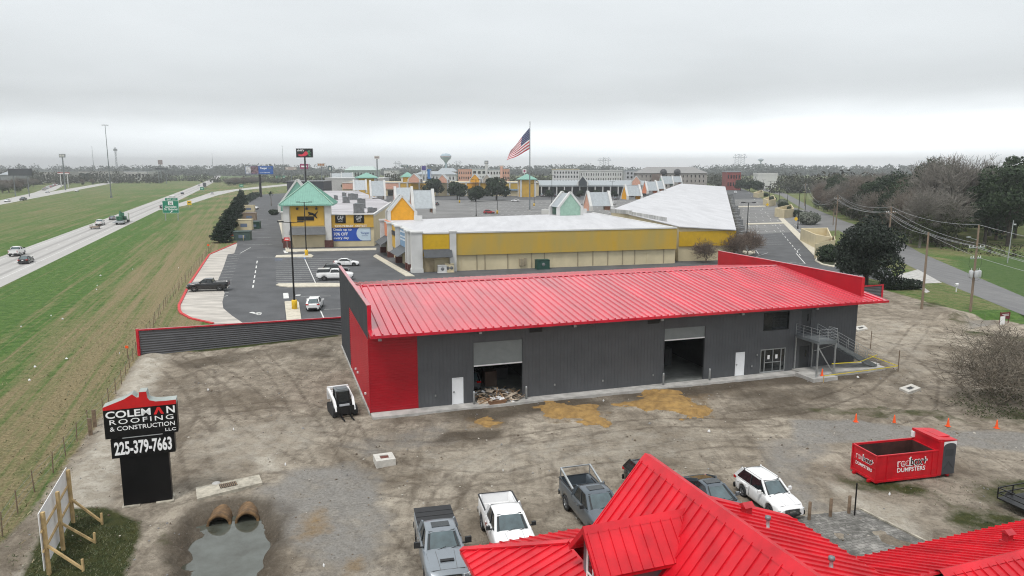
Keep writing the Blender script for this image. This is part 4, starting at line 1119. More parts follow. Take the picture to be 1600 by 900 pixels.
fa = MB(); fa.b(aw0 + .9, aw1, cb_, cb_ + .05, zb_ - .14, zb_ + .04); fa.build('fascia', M_REDHOUSE, hs)
wl = MB(); wl.prism([(22.2, cb_ - .4), (aw1, cb_ - .4), (aw1, 13.2), (22.2, 13.2)], 0, zb_ - .02); wl.build('wall', M_SIDING, hs)
def roof_vent(a_, b_, z_):
    vb = MB(); vb.b(-.13, .13, -.13, .13, -.25, .38)
    vb.add([(-.20, -.20, .38), (.20, -.20, .38), (.20, .20, .38), (-.20, .20, .38), (-.20, 0, .52), (.20, 0, .52)], [(3, 2, 1, 0), (0, 1, 5, 4), (2, 3, 4, 5), (1, 2, 5), (3, 0, 4)])
    vb.b(-.19, .19, -.19, .19, -.05, .04)
    vb.build('roof_vent', mat('dark_red_vent', (0.42, 0.02, 0.03), rough=.5), hs, (a_, b_, z_))
def flue(a_, b_, z_):
    fb = MB(); fb.lathe([(.14, -.10), (.14, .02), (.07, .06), (.055, .30), (.055, .36)], 12); fb.lathe([(.075, .34), (.10, .36), (.10, .46), (.05, .48), (0, .48)], 12, 1); fb.build('flue', [M_GALV, M_DARKGALV], hs, (a_, b_, z_))
def on_right(px_, py_):
    r = _ray(px_, py_); c, s = math.cos(HA), math.sin(HA)
    ra, rb = r[0] * c + r[1] * s, -r[0] * s + r[1] * c
    t = (ZP + E1R * SR - CAM_H) / (r[2] + ra * SR); return (t * ra, t * rb, CAM_H + r[2] * t)
roof_vent(*[q_ for q_ in on_right(1166, 806)]); flue(*on_right(1199, 827)); flue(*on_right(1298, 892))
roof_vent(*(27.0, 18.6, zr_ - 1.55 * sr_ + .08))
# ================================================================ THE OUTLET MALL
M_OCHRE = mat('ochre_stucco', (0.50, 0.315, 0.035), rough=.8, var=.10, scale=.35, col2=(0.40, 0.30, 0.085), stretch=(1, 1, .25), detail=3)
M_OCHRE2 = mat('golden_stucco', (0.56, 0.34, 0.05), rough=.8, var=.08, scale=.4)
M_CREAM = mat('cream_stucco', (0.58, 0.50, 0.33), rough=.85, var=.08, scale=.4)
M_STUCW = mat('white_stucco', (0.56, 0.56, 0.55), rough=.8, var=.07, scale=.5)
M_MEMB = mat('white_roof_membrane', (0.50, 0.50, 0.515), rough=.7, var=.09, scale=.5, detail=10, stretch=(1, .12, 1))
M_MEMB2 = mat('patched_roof_membrane', (0.40, 0.385, 0.40), rough=.75, var=.25, scale=.22, detail=8, stretch=(.4, 1.4, 1))
M_GREENR = mat('pale_green_metal_roof', (0.18, 0.37, 0.30), rough=.45, var=.08)
M_GREENW = mat('pale_green_stucco', (0.29, 0.44, 0.36), rough=.8, var=.1)
M_PINK = mat('salmon_stucco', (0.62, 0.34, 0.25), rough=.8, var=.1)
M_CORAL = mat('coral_stucco', (0.66, 0.23, 0.12), rough=.8, var=.1)
M_ORANGEW = mat('orange_stucco', (0.70, 0.33, 0.02), rough=.8, var=.08)
M_BLUEP = mat('dusty_blue_panel', (0.19, 0.31, 0.45), rough=.6, var=.1)
M_AWN = mat('dark_metal_awning', (0.055, 0.062, 0.070), rough=.45, var=.12)
M_BRICK = mat('dark_red_brick', (0.10, 0.035, 0.028), rough=.85, var=.3, scale=4)
M_GREYMET = mat('grey_metal_roofing', (0.36, 0.39, 0.41), rough=.45, metal=.3, var=.1)
M_UNIT = mat('rooftop_unit_grey', (0.16, 0.165, 0.17), rough=.6, var=.2)
M_BANNER = mat('banner_blue', (0.012, 0.075, 0.42), rough=.5, var=.04)
M_BANLT = mat('banner_pale_blue', (0.52, 0.64, 0.74), rough=.5, var=.04)
M_TXTW = mat('white_lettering', (0.85, 0.85, 0.85), rough=.5, var=.02)
M_TXTB = mat('navy_lettering', (0.02, 0.07, 0.30), rough=.5, var=.02)

def face(p, q_, z0, z1, out, t, mb, m=0):
    L_ = math.dist(p, q_); d = ((q_[0] - p[0]) / L_, (q_[1] - p[1]) / L_); n_ = (d[1], -d[0])
    a = (p[0] + n_[0] * out, p[1] + n_[1] * out); b_ = (q_[0] + n_[0] * out, q_[1] + n_[1] * out)
    c_ = (b_[0] + n_[0] * t, b_[1] + n_[1] * t); e_ = (a[0] + n_[0] * t, a[1] + n_[1] * t)
    mb.prism([a, b_, c_, e_], z0, z1, m)
def along(p, q_, f): return (p[0] + (q_[0] - p[0]) * f, p[1] + (q_[1] - p[1]) * f)
def outp(p, q_, f, o_):
    L_ = math.dist(p, q_); d = ((q_[0] - p[0]) / L_, (q_[1] - p[1]) / L_); a = along(p, q_, f)
    return (a[0] + d[1] * o_, a[1] - d[0] * o_)
def shape_on(p, q_, f, z, out, mb, pts, m=0, t=.05):
    L_ = math.dist(p, q_); d = Vector(((q_[0] - p[0]) / L_, (q_[1] - p[1]) / L_, 0)); n_ = Vector((d.y, -d.x, 0)); o_ = Vector((*along(p, q_, f), z))
    F = [o_ + d * x_ + Vector((0, 0, 1)) * z_ + n_ * (out + t) for x_, z_ in pts]; B = [v_ - n_ * t for v_ in F]; k_ = len(F)
    mb.add(F + B, [tuple(range(k_)), tuple(reversed(range(k_, 2 * k_)))] + [(i, k_ + i, k_ + (i + 1) % k_, (i + 1) % k_) for i in range(k_)], m)
def wall_text(txt, p, q_, f, z, w_, h_, out, m, parent, off=.0, space=1.0):
    L_ = math.dist(p, q_); d = Vector(((q_[0] - p[0]) / L_, (q_[1] - p[1]) / L_, 0)); n_ = Vector((d.y, -d.x, 0)); a = Vector((*along(p, q_, f), z)) + n_ * out
    return put_text(text_mesh(txt, w_, h_, off, .02, space=space), m, parent, a, d, (0, 0, 1))

def gable(label, loc, rz, w_, dep, zb, zwall, zr, mface, cat='gable', group='decorative roof gables of the outlet mall'):
    t = thing('roof_gable', label, 'roof gable', (*loc, 0), rz, group)
    h = w_ / 2
    prof = [(-h + .3, zb), (h - .3, zb), (h - .3, zwall), (0, zr - .35), (-h + .3, zwall)]
    for y0, y1 in ((-dep / 2, -dep / 2 + .25), (dep / 2 - .25, dep / 2)):
        b = MB(); b.add([(x_, y0, z_) for x_, z_ in prof] + [(x_, y1, z_) for x_, z_ in prof], [(0, 1, 2, 3, 4), (9, 8, 7, 6, 5)] + [(i, 5 + i, 5 + (i + 1) % 5, (i + 1) % 5) for i in range(5)])
        b.build('pediment', mface, t)
    s_ = MB()
    for sg in (-1, 1):
        s_.slab((sg * h, -dep / 2 + .5, zwall - .25), (0, -dep / 2 + .5, zr - .35), (0, dep / 2 - .5, zr - .35), (sg * h, dep / 2 - .5, zwall - .25), .1 * -sg)
        y_ = -dep / 2 + .7
        while y_ < dep / 2 - .6:
            s_.beam((sg * h, y_, zwall - .2), (0, y_, zr - .3), .06, .12); y_ += .6
    s_.build('metal_slope', M_GREYMET, t)
    for y_ in (-dep / 2 + .18, dep / 2 - .18):
        r_ = MB()
        for sg in (-1, 1):
            r_.beam((sg * (h + .05), y_, zwall - .35), (sg * .0, y_, zr), .75, .45)
            r_.b(sg * h - .35, sg * h + .35, y_ - .4, y_ + .4, zb, zwall - .3)
        r_.build('white_rake', M_STUCW, t)
    return t
UA = R(14.5)
def each(nm, m, par, fs, fn):
    for f in fs:
        b = MB(); fn(b, f); b.build(nm, m, par)

MFL, MFR, MBR, MBL = (-17.0, 130.6), (31.9, 143.2), (21.1, 192.1), (-28.4, 163.7)
mall = thing('outlet_store', 'long ochre banded store building with a white flat roof and a white corner column', 'store building')
b = MB(); b.prism([MFL, MFR, MBR, MBL], 0, 6.85, 0); b.build('wall', M_CREAM, mall)
b = MB(); b.prism([along(MFL, MBR, .004), along(MFR, MBL, .004), along(MBR, MFL, .004), along(MBL, MFR, .004)], 6.85, 6.95); b.build('roof', M_MEMB, mall)
b = MB(); face(MFL, MFR, 2.9, 6.86, 0, .45, b)
o = b.build('ochre_band', M_OCHRE, mall)
b = MB(); face(MFL, MFR, 6.87, 7.12, -.4, .95, b); face(MBL, MFL, 6.87, 7.12, -.4, .8, b); face(MFR, MBR, 6.87, 7.05, -.4, .6, b); b.build('parapet_cap', M_STUCW, mall)
b = MB(); face(along(MFL, MFR, .012), along(MFL, MFR, .115), 4.1, 6.62, .455, .05, b); b.build('golden_panel', mat('deep_gold_panel', (0.55, 0.34, 0.005), rough=.7, var=.06), mall)
for f in (.0, .128):
    b = MB(); p_ = outp(MFL, MFR, f, .15 if f else -.2); ww = 1.0 if f == 0 else .62
    b.box((*p_, 3.55), (ww * 1.9, ww * 1.9, 7.1), 0, R(14.4)); b.box((*p_, 7.22), (ww * 2.2, ww * 2.2, .3), 0, R(14.4)); b.box((*p_, .35), (ww * 2.1, ww * 2.1, .7), 0, R(14.4)); b.build('column', M_STUCW, mall)
b = MB()
A_, B_ = outp(MFL, MFR, .022, .51), outp(MFL, MFR, .122, .51); A2, B2 = outp(MFL, MFR, .022, 2.0), outp(MFL, MFR, .122, 2.0)
b.slab((*A2, 2.75), (*B2, 2.75), (*B_, 4.05), (*A_, 4.05), .08)
for i in range(22): b.beam((*along(A2, B2, i / 21), 2.86), (*along(A_, B_, i / 21), 4.16), .05, .05)
b.build('awning', M_AWN, mall)
for f0, f1, z1, nm, m_ in ((.025, .062, 2.2, 'shutter', mat('tan_shutter', (0.36, 0.29, 0.18))), (.16, .172, 2.15, 'door', M_CREAM), (.505, .517, 2.15, 'door', M_CREAM), (.88, .893, 2.15, 'door', M_CREAM)):
    b = MB(); face(along(MFL, MFR, f0), along(MFL, MFR, f1), .02, z1, .0, .06, b); face(along(MFL, MFR, f0 + .001), along(MFL, MFR, f1 - .001), z1, z1 + .08, .0, .09, b); b.build(nm, m_, mall)
M_TANP = mat('tan_pipe', (0.30, 0.25, 0.17))
each('downpipe', M_TANP, mall, (.215, .245, .33, .42, .47, .60, .66, .72, .78, .83, .95), lambda b, f: face(along(MFL, MFR, f), along(MFL, MFR, f + .003), .1, 2.9, .0, .1, b))
each('meter_box', M_TANP, mall, ((.375, .6, 1.9), (.384, .5, 1.8), (.393, .7, 2.0)), lambda b, q: face(along(MFL, MFR, q[0]), along(MFL, MFR, q[0] + .008), q[1], q[2], 0, .3, b))
for f, w_, h_, m_, lb, d_ in ((.085, 1.5, 1.3, M_STUCW, 'white air conditioning unit outside the ochre store beneath the dark awning', 1.1), (.105, .8, 1.5, M_CREAM, 'cream utility cabinet between the cooling unit and the white column', .7), (.118, .8, 1.5, M_CREAM, 'cream utility cabinet touching the white column\'s left side', .7), (.455, 2.4, 1.7, mat('dark_green_box', (0.01, 0.055, 0.04)), 'dark green transformer box behind the red roof by the ochre store', 1.6)):
    t = thing('utility_box', lb, 'utility box', (*outp(MFL, MFR, f, 1.4), 0), UA, 'utility boxes behind the store')
    q_ = MB(); q_.b(-w_ / 2, w_ / 2, -d_ / 2, d_ / 2, .08, h_); q_.b(-w_ / 2 - .06, w_ / 2 + .06, -d_ / 2 - .06, d_ / 2 + .06, h_, h_ + .06); q_.b(-w_ / 2 - .1, w_ / 2 + .1, -d_ / 2 - .1, d_ / 2 + .1, 0, .08); q_.build('case', m_, t)
    q_ = MB(); q_.lathe([(0, -d_ / 2 - .03), (.28, -d_ / 2 - .03), (.32, -d_ / 2), ], 12, axis='Y', c=(0, 0, h_ * .55)); q_.build('grille', M_UNIT, t)
for f0, f1, z0, z1, m_, nm in ((.74, .93, 3.9, 7.3, M_CORAL, 'coral_panel'), (.44, .66, 2.4, 6.9, M_OCHRE2, 'gold_panel'), (.17, .40, 3.4, 7.1, M_BLUEP, 'blue_panel'), (.45, .65, 4.9, 5.8, M_SIGNBLACK, 'sign_panel')):
    b = MB(); face(along(MFL, MBL, f1), along(MFL, MBL, f0), z0, z1, .0, .35 if nm != 'sign_panel' else .5, b)
    o = b.build(nm, m_, mall)
for i, (z, w_) in enumerate(((6.2, 2.6), (5.3, 4.2), (4.7, 3.4))):
    b = MB()
    for k_ in range(6): face(along(MFL, MBL, .385 - k_ * .034), along(MFL, MBL, .367 - k_ * .034), z + (k_ % 2) * .06, z + .32, .35, .04, b)
    b.build('lettering', M_TXTW, mall)
for f0, f1, zt in ((.16, .41, 3.7), (.72, .95, 3.9)):
    b = MB(); a0, a1 = along(MFL, MBL, f1), along(MFL, MBL, f0); q0, q1 = outp(MBL, MFL, 1 - f1, 2.4), outp(MBL, MFL, 1 - f0, 2.4)
    b.slab((*q0, zt - 1.5), (*q1, zt - 1.5), (*a1, zt), (*a0, zt), .08); b.build('awning', M_AWN, mall)
for i, f in enumerate((.07, .13, .42, .69, .96)):
    b = MB(); p_ = outp(MBL, MFL, 1 - f, .6); b.box((*p_, 4.1), (1.1, 1.1, 6.0), 0, UA); b.box((*p_, 7.2), (1.5, 1.5, .3), 0, UA); d_ = b.build('column', M_STUCW, mall)
    b = MB(); b.box((*p_, .62), (1.3, 1.3, 1.25), 0, UA); b.build('brick_foot', M_BRICK, d_)
gable('big orange gable with white rakes on the near corner of the ochre store', G(627, 343, 6.9), R(15), 5.9, 5.0, 6.96, 9.1, 12.4, M_ORANGEW)
gable('pale green gable with white rakes on the ochre store\'s roof', G(884, 336, 6.9), R(20), 6.2, 5.2, 6.96, 9.2, 12.6, M_GREENW)
each('roof_block', M_STUCW, mall, ((648, 660, 345), (846, 858, 334), (908, 916, 333)), lambda b, q: face(G(q[0], q[2], 6.95), G(q[1], q[2], 6.95), 6.96, 8.1, 0, 1.2, b))
RB = [(33.2, 146.2), (45.2, 148.6), (141.5, 493), (117.8, 518), (27.4, 203.9)]
RZ = [7.0, 6.15, 6.1, 7.5, 7.0]
rbk = thing('outlet_store', 'very long store building with a plain white roof reaching far back beside the service road', 'store building')
b = MB(); b.prism(RB, 0, [z_ - .12 for z_ in RZ], 0); b.build('wall', M_CREAM, rbk)
cxr, cyr = sum(p[0] for p in RB) / 5, sum(p[1] for p in RB) / 5
b = MB(); b.prism([(cxr + (p[0] - cxr) * 1.004, cyr + (p[1] - cyr) * 1.004) for p in RB], [z_ - .12 for z_ in RZ], [z_ + .05 for z_ in RZ]); b.build('roof', M_MEMB, rbk)
b = MB(); face(RB[0], RB[1], 3.0, 5.95, 0, .25, b); b.build('ochre_band', mat('strong_ochre_band', (0.52, 0.32, 0.01), rough=.75, var=.07), rbk)
b = MB(); face(G(955, 331, 7.2), G(988, 334, 7.2), 7.0, 8.0, 0, .3, b); face(G(988, 334.5, 7.2), G(1042, 344, 7.2), 7.0, 7.8, 0, .3, b); b.build('parapet', mat('stained_parapet', (0.42, 0.42, 0.41), var=.35, scale=.8, stretch=(1, 1, .2)), rbk)
rg = random.Random(5)
for i in range(46):
    f = .03 + i * .021; p_ = outp(RB[1], RB[2], f, 2.2 + rg.random() * 1.2)
    if i % 3: t = thing('cooling_unit', 'dark cooling unit standing in the long line beside the white-roofed store', 'cooling unit', (*p_, 0), R(15), 'cooling units along the back of the long store')
    else: continue
    s_ = rg.uniform(.8, 1.25)
    q_ = MB(); q_.b(-1.0 * s_, 1.0 * s_, -1.3, 1.3, .1, 1.7 * s_); q_.b(-1.1 * s_, 1.1 * s_, -1.4, 1.4, 0, .1); q_.lathe([(.6, 1.7 * s_), (.6, 1.9 * s_), (.5, 1.9 * s_), (0, 1.8 * s_)], 12); q_.build('case', M_UNIT, t)
def u_gable(x0, x1, yb, yt, zb, mf, lab, ang=UA):
    cx_ = (x0 + x1) / 2; p_ = G(cx_, yb, zb); k_ = p_[1] / FPX
    gable(lab, p_, ang + R(90), 5.6, (x1 - x0) * k_ * .95, zb - .3, zb + 1.2, zb + (yb - yt) * k_, mf)
u_gable(915, 953, 327, 299, 7.0, M_PINK, 'white-raked grey gable just right of the pale green gable on the mall roof')
u_gable(974, 1000, 310, 289, 7.0, M_ORANGEW, 'white-raked gable with an orange end above the near end of the long white roof')
u_gable(1006, 1026, 301, 283, 7.2, M_CORAL, 'left one of the two overlapping gables midway along the long white roof')
u_gable(1022, 1036, 298, 282, 7.2, M_PINK, 'right one of the two overlapping gables midway along the long white roof')
u_gable(1031, 1051, 289.5, 275, 7.3, M_GREENW, 'pale greenish gable near the far end of the long white roof')
u_gable(1048, 1064, 287, 275, 7.4, M_PINK, 'last and farthest gable at the far end of the long white roof')
u_gable(642, 678, 331, 296, 7.0, M_PINK, 'tall grey gable with white rakes standing behind the big orange gable')
u_gable(616, 645, 318, 292, 7.0, M_PINK, 'grey gable behind and left of the one beside the orange gable')
u_gable(578, 602, 310, 282, 7.0, M_ORANGEW, 'white-raked gable with an orange side on the left block near the rooftop units')
u_gable(552, 573, 300, 281, 7.0, M_PINK, 'leftmost white-raked gable on the left block of the mall')
u_gable(517, 534, 281, 270.5, 8, M_GREENW, 'small far white-raked gable, left of a pair beyond the dark oak')
u_gable(533, 552, 281, 269.5, 8, M_GREENW, 'small far white-raked gable, right of a pair beyond the dark oak')
LFL, LFR, LR1, LB, LBL = (-52.5, 172.2), (-32.9, 175.1), (-39.1, 240.6), (-77.7, 375.3), (-106.8, 375.3)
lbk = thing('outlet_store', 'store building with a green-roofed yellow corner tower and a blue sale banner', 'store building')
b = MB(); b.prism([LFL, LFR, LR1, LB, LBL], 0, 6.9); b.build('wall', M_CREAM, lbk)
b = MB(); cx_, cy_ = -60, 260; b.prism([(cx_ + (p[0] - cx_) * .997, cy_ + (p[1] - cy_) * .997) for p in (LFL, LFR, LR1, LB, LBL)], 6.9, 7.0); b.build('roof', M_MEMB2, lbk)
T0, T1 = outp(LFL, LFR, 0, .8), outp(LFL, LFR, .475, .8)
b = MB(); face(along(LFL, LFR, .475), LFR, 4.55, 7.5, 0, .3, b); b.build('ochre_panel', M_OCHRE2, lbk)
b = MB(); face(along(LFL, LFR, .475), LFR, 7.51, 7.75, -.3, .9, b); face(LFR, LR1, 7.02, 7.6, -.4, .5, b); b.build('parapet_cap', M_STUCW, lbk)
tw = MB(); d_ = Vector((T1[0] - T0[0], T1[1] - T0[1])).normalized(); nI = Vector((-d_.y, d_.x))
T2 = (T1[0] + nI.x * 9.0, T1[1] + nI.y * 9.0); T3 = (T0[0] + nI.x * 9.0, T0[1] + nI.y * 9.0)
tw.prism([T0, T1, T2, T3], 0, 10.2); tw.build('tower_wall', M_CREAM, lbk)
b = MB(); face(along(T0, T1, .1), along(T0, T1, .9), 5.1, 9.7, 0, .12, b); face(along(T3, T0, .1), along(T3, T0, .9), 5.1, 9.7, 0, .12, b); b.build('tower_panel', M_OCHRE2, lbk)
for f in (.0, 1.0):
    b = MB(); p_ = outp(T0, T1, f, -.2); b.box((*p_, 5.7), (1.4, 1.4, 9.0), 0, R(8.4)); o = b.build('column', M_STUCW, lbk)
    q_ = MB(); q_.box((*p_, .85), (1.9, 1.9, 1.7), 0, R(8.4)); q_.build('brick_foot', M_BRICK, o)
p_ = (T3[0], T3[1]); b = MB(); b.box((*p_, 5.1), (1.4, 1.4, 10.1), 0, R(8.4)); b.build('column', M_STUCW, lbk)
b = MB(); A_, B_ = outp(T0, T1, .08, .15), outp(T0, T1, .92, .15); A2, B2 = outp(T0, T1, .06, 1.7), outp(T0, T1, .94, 1.7)
b.slab((*A2, 3.1), (*B2, 3.1), (*B_, 4.75), (*A_, 4.75), .08); b.build('awning', M_AWN, lbk)
cT = ((T0[0] + T2[0]) / 2, (T0[1] + T2[1]) / 2)
hp = MB(); e_ = [(cT[0] + (p[0] - cT[0]) * 1.30, cT[1] + (p[1] - cT[1]) * 1.30) for p in (T0, T1, T2, T3)]
hp.add([(*p, 10.1) for p in e_] + [(*cT, 15.2)] + [(*p, 9.8) for p in e_], [(0, 1, 4), (1, 2, 4), (2, 3, 4), (3, 0, 4), (5, 6, 1, 0), (6, 7, 2, 1), (7, 8, 3, 2), (8, 5, 0, 3), (8, 7, 6, 5)])
for i in range(4):
    a_, c_ = e_[i], e_[(i + 1) % 4]; n_ = 24
    for k_ in range(1, n_):
        f = k_ / n_; s_ = along(a_, c_, f); up = 1 - abs(2 * f - 1)
        tgt = Vector((*along(along(a_, c_, .5), cT, up), 10.1 + 5.1 * up)) if 0 else Vector((s_[0] + (cT[0] - (a_[0] + c_[0]) / 2) * up, s_[1] + (cT[1] - (a_[1] + c_[1]) / 2) * up, 10.1 + 5.1 * up))
        hp.beam((*s_, 10.14), tuple(tgt + Vector((0, 0, .04))), .07, .10)
hp.build('tower_roof', M_GREENR, lbk)
hr = MB()
for p in e_: hr.beam((*p, 10.2), (*cT, 15.32), .28, .14)
hr.build('hip_cap', M_GREENW, lbk)
for f in (.27, .5, .73):
    b = MB(); p_ = outp(T0, T1, f, .5); b.box((*p_, 9.05), (.5, .7, .3), 0, R(8)); b.box((*p_, 9.35), (.12, .5, .5), 0, R(8)); b.build('sign_lamp', M_BLACK, lbk)
b = MB(); shape_on(T0, T1, .48, 6.35, .125, b, [(-2.1, 0), (1.7, 0), (1.7, .95), (-2.1, .95)], 0, .12); b.build('sign_bar', M_SIGNBLACK, lbk)
b = MB(); shape_on(T0, T1, .53, 6.9, .125, b, [(0, 1.08), (.3, .95), (-.05, .7), (0, .55), (.5, .75), (.9, .7), (1.35, .35), (1.8, -.05), (2.0, 0), (1.7, .5), (1.75, .9), (2.2, 1.45), (2.15, 1.6), (1.6, 1.1), (1.35, 1.0), (.9, 1.22), (.4, 1.33), (.1, 1.45), (-.12, 1.25)], 0, .10); b.build('leaping_cat_emblem', M_SIGNBLACK, lbk)
for f in (.60, .80):
    b = MB(); c_ = along(LFL, LFR, .475 + (f - .475) * 1.0)
    shape_on(LFL, LFR, {.60: .615, .80: .83}[f], 5.6, .305, b, [(-1.2, 0), (1.2, 0), (1.2, 2.05), (-1.2, 2.05)], 0, .10); o = b.build('square_sign', M_SIGNBLACK, lbk)
    wall_text('GAP', LFL, LFR, {.60: .615, .80: .83}[f], 6.85, 1.35, .95, .43, M_TXTW, o, -.012)
    wall_text('OUTLET', LFL, LFR, {.60: .615, .80: .83}[f], 6.05, 1.0, .22, .43, M_TXTW, o)
wall_text('KIDS\u2022N\u2022BABY  OUTLET', LFL, LFR, .735, 4.9, 7.4, .5, .33, M_TXTW, lbk, .012)
b = MB(); shape_on(LFL, LFR, .715, 1.35, .02, b, [(-4.0, 0), (4.9, 0), (4.9, 3.5), (-4.0, 3.5)], 0, .06); bn = b.build('sale_banner', M_BANNER, lbk)
b = MB(); arc = [(4.86, 0.06), (4.86, 3.44)] + [(2.0 - 0.0 - 1.1 * math.cos(t_ * 1.2) + .7, 1.75 + 1.69 * math.sin(t_) * 1.0) for t_ in [1.57 - i * 3.14 / 14 for i in range(15)]]
shape_on(LFL, LFR, .715, 1.35, .085, b, arc, 0, .02); b.build('pale_half', M_BANLT, bn)
for tx, z_, w_ in (('Deals up to', 4.2, 4.2), ('70% OFF', 3.2, 3.3), ('every day', 2.2, 3.5)):
    wall_text(tx, LFL, LFR, .715 + (-3.7 + w_ / 2) / 19.8, z_ - .2, w_, .72, .10, M_TXTW, bn, .014)
wall_text('Tanger', LFL, LFR, .715 + 3.55 / 19.8, 3.15, 2.1, .62, .115, M_TXTB, bn, .006)
wall_text('OUTLETS', LFL, LFR, .715 + 3.55 / 19.8, 2.55, 1.4, .16, .115, M_TXTB, bn)
gable('green pediment with white rakes rising behind the green tower roof', (-56.5, 196.0), R(10), 9.5, 3.5, 7.0, 9.2, 15.4, M_GREENR)
for i in range(9):
    f = .06 + i * .1; p_ = outp(LBL, LFL, 1 - f, 1.2); b = MB(); b.box((*p_, 4.2), (1.1, 1.1, 6.6), 0, R(10)); b.box((*p_, 7.55), (1.4, 1.4, .4), 0, R(10)); o = b.build('column', M_STUCW, lbk)
    b = MB(); b.box((*p_, .5), (1.4, 1.4, 1.0), 0, R(10)); b.build('brick_foot', M_BRICK, o)
for i, (px_, py_, w_, h_) in enumerate(((553, 312, 3.0, 2.1), (541, 317, 2.2, 1.9), (565, 325, 2.2, 2.6), (561, 333, 2.6, 2.3), (582, 332, 2.4, 1.1), (525, 312, 1.2, 1.4), (548, 309.5, 2, 1.5), (538, 307, 1.6, 1.4))):
    t = thing('rooftop_unit', 'grey rooftop air conditioning unit among others on the patched roof behind the banner wall', 'rooftop unit', (*G(px_, py_, 7.0), 7.0), R(8), 'rooftop units on the left block')
    q_ = MB(); q_.b(-w_ / 2, w_ / 2, -1.1, 1.1, .15, h_); q_.b(-w_ / 2 - .1, w_ / 2 + .1, -1.2, 1.2, 0, .15); q_.b(-w_ / 2 - .05, w_ / 2 + .05, -1.15, 1.15, h_, h_ + .07)
    for k_ in range(5): q_.b(-w_ / 2 + .2, w_ / 2 - .2, -1.13, -1.1, .4 + k_ * (h_ - .6) / 5, .5 + k_ * (h_ - .6) / 5)
    q_.build('case', M_UNIT, t)
    q_ = MB(); q_.lathe([(.55, h_ + .07), (.55, h_ + .3), (.45, h_ + .3), (0, h_ + .15)], 12, c=(-w_ / 5, 0, 0)); q_.build('fan', M_DARKGALV, t)
def flat(px0, px1, py0, py1, Y, mb, m=0, dep=.4, off=0.0):
    a, b_ = AT(px0, py1, Y), AT(px1, py0, Y)
    mb.b(a[0], b_[0], Y - off - dep, Y - off, a[2], b_[2], m)
YB = 492.0
bb_ = thing('outlet_store', 'far yellow and salmon store block with gables closing the car park court', 'store building')
b = MB(); a, c_ = AT(535, 306, YB), AT(842, 285, YB); b.b(a[0], c_[0], YB, YB + 40, -.1, c_[2]); b.build('wall', M_CREAM, bb_)
for x0, x1, m_ in ((600, 624, M_PINK), (624, 636, M_OCHRE2), (638, 655, M_OCHRE2), (656, 682, M_OCHRE2), (683, 700, M_CREAM), (700, 728, M_OCHRE2), (729, 749, M_ORANGEW), (750, 768, M_OCHRE2), (769, 796, M_OCHRE), (797, 824, M_OCHRE), (535, 598, M_PINK)):
    b = MB(); flat(x0 + .6, x1 - .6, 286.5, 295.5, YB, b, 0, .5); b.build('facade_panel', m_, bb_)
each('column', M_STUCW, bb_, (600, 624.5, 637, 655.5, 682.5, 700, 728.5, 749.5, 768.5, 796.5, 825), lambda b, x0: flat(x0 - 1, x0 + 1, 284, 305, YB, b, 0, .9))
b = MB(); flat(535, 842, 284.6, 286.2, YB, b, 0, .7); b.build('cornice', M_STUCW, bb_)
b = MB(); flat(765, 822, 295.6, 297.6, YB, b, 0, 1.2); b.build('blue_canopy', M_BLUEP, bb_)
each('shopfront', M_GLASS, bb_, ((606, 620), (640, 653), (703, 724), (732, 746), (754, 766)), lambda b, q: flat(q[0], q[1], 297, 305.6, YB, b, 0, .2))
put_text(text_mesh('LOFT', 8.0, 2.2, .01, .05), mat('dark_lettering', (0.04, 0.03, 0.03)), bb_, (AT(664, 291, YB)[0], YB - .6, AT(664, 291, YB)[2]), (1, 0, 0), (0, 0, 1))
def far_gable(x0, x1, yb, yt, Y, mf, lab):
    a, c_ = AT(x0, yb, Y), AT(x1, yt, Y)
    gable(lab, ((a[0] + c_[0]) / 2, Y + 3), R(-8), c_[0] - a[0], 6, a[2] - .5, a[2] + (c_[2] - a[2]) * .35, c_[2], mf)
far_gable(638.5, 657, 284, 271, YB - 5, M_PINK, 'far salmon gable with white rakes, left of the LOFT shop on the rear block')
far_gable(684, 700, 284.5, 272.5, YB - 5, M_PINK, 'far salmon gable with a narrow dark slot on the rear block')
far_gable(735, 751, 284, 271.5, YB - 5, M_ORANGEW, 'far orange gable with white rakes on the rear store block')
far_gable(754.5, 769, 284, 272, YB - 5, mat('taupe_stucco', (0.38, 0.34, 0.28)), 'far taupe gable with white rakes right of the orange one')
def hip_tower(x0, x1, ye, yt, yb, Y, lab):
    a, c_ = AT(x0, ye, Y), AT(x1, yt, Y); zb = max(0, AT(x0, yb, Y)[2]); h_ = (c_[0] - a[0]) / 2; cx_ = (a[0] + c_[0]) / 2
    t = thing('hip_tower', lab, 'tower', (cx_, Y + h_, 0), R(8), 'green-roofed towers of the outlet mall')
    q_ = MB(); q_.b(-h_ * .78, h_ * .78, -h_ * .78, h_ * .78, 0, a[2]); q_.build('wall', M_OCHRE2, t)
    each('column', M_STUCW, t, ((-1, -1), (1, -1), (1, 1), (-1, 1)), lambda b, q: b.b(q[0] * h_ * .78 - .6, q[0] * h_ * .78 + .6, q[1] * h_ * .78 - .6, q[1] * h_ * .78 + .6, 0, a[2]))
    q_ = MB(); q_.add([(-h_, -h_, a[2]), (h_, -h_, a[2]), (h_, h_, a[2]), (-h_, h_, a[2]), (0, 0, c_[2]), (-h_, -h_, a[2] - .4), (h_, -h_, a[2] - .4), (h_, h_, a[2] - .4), (-h_, h_, a[2] - .4)],
        [(0, 1, 4), (1, 2, 4), (2, 3, 4), (3, 0, 4), (5, 6, 1, 0), (6, 7, 2, 1), (7, 8, 3, 2), (8, 5, 0, 3), (8, 7, 6, 5)]); q_.build('roof', M_GREENR, t)
hip_tower(552, 587, 277.5, 269.5, 290, 440, 'far green hipped tower left of the tall white lamp-like sign')
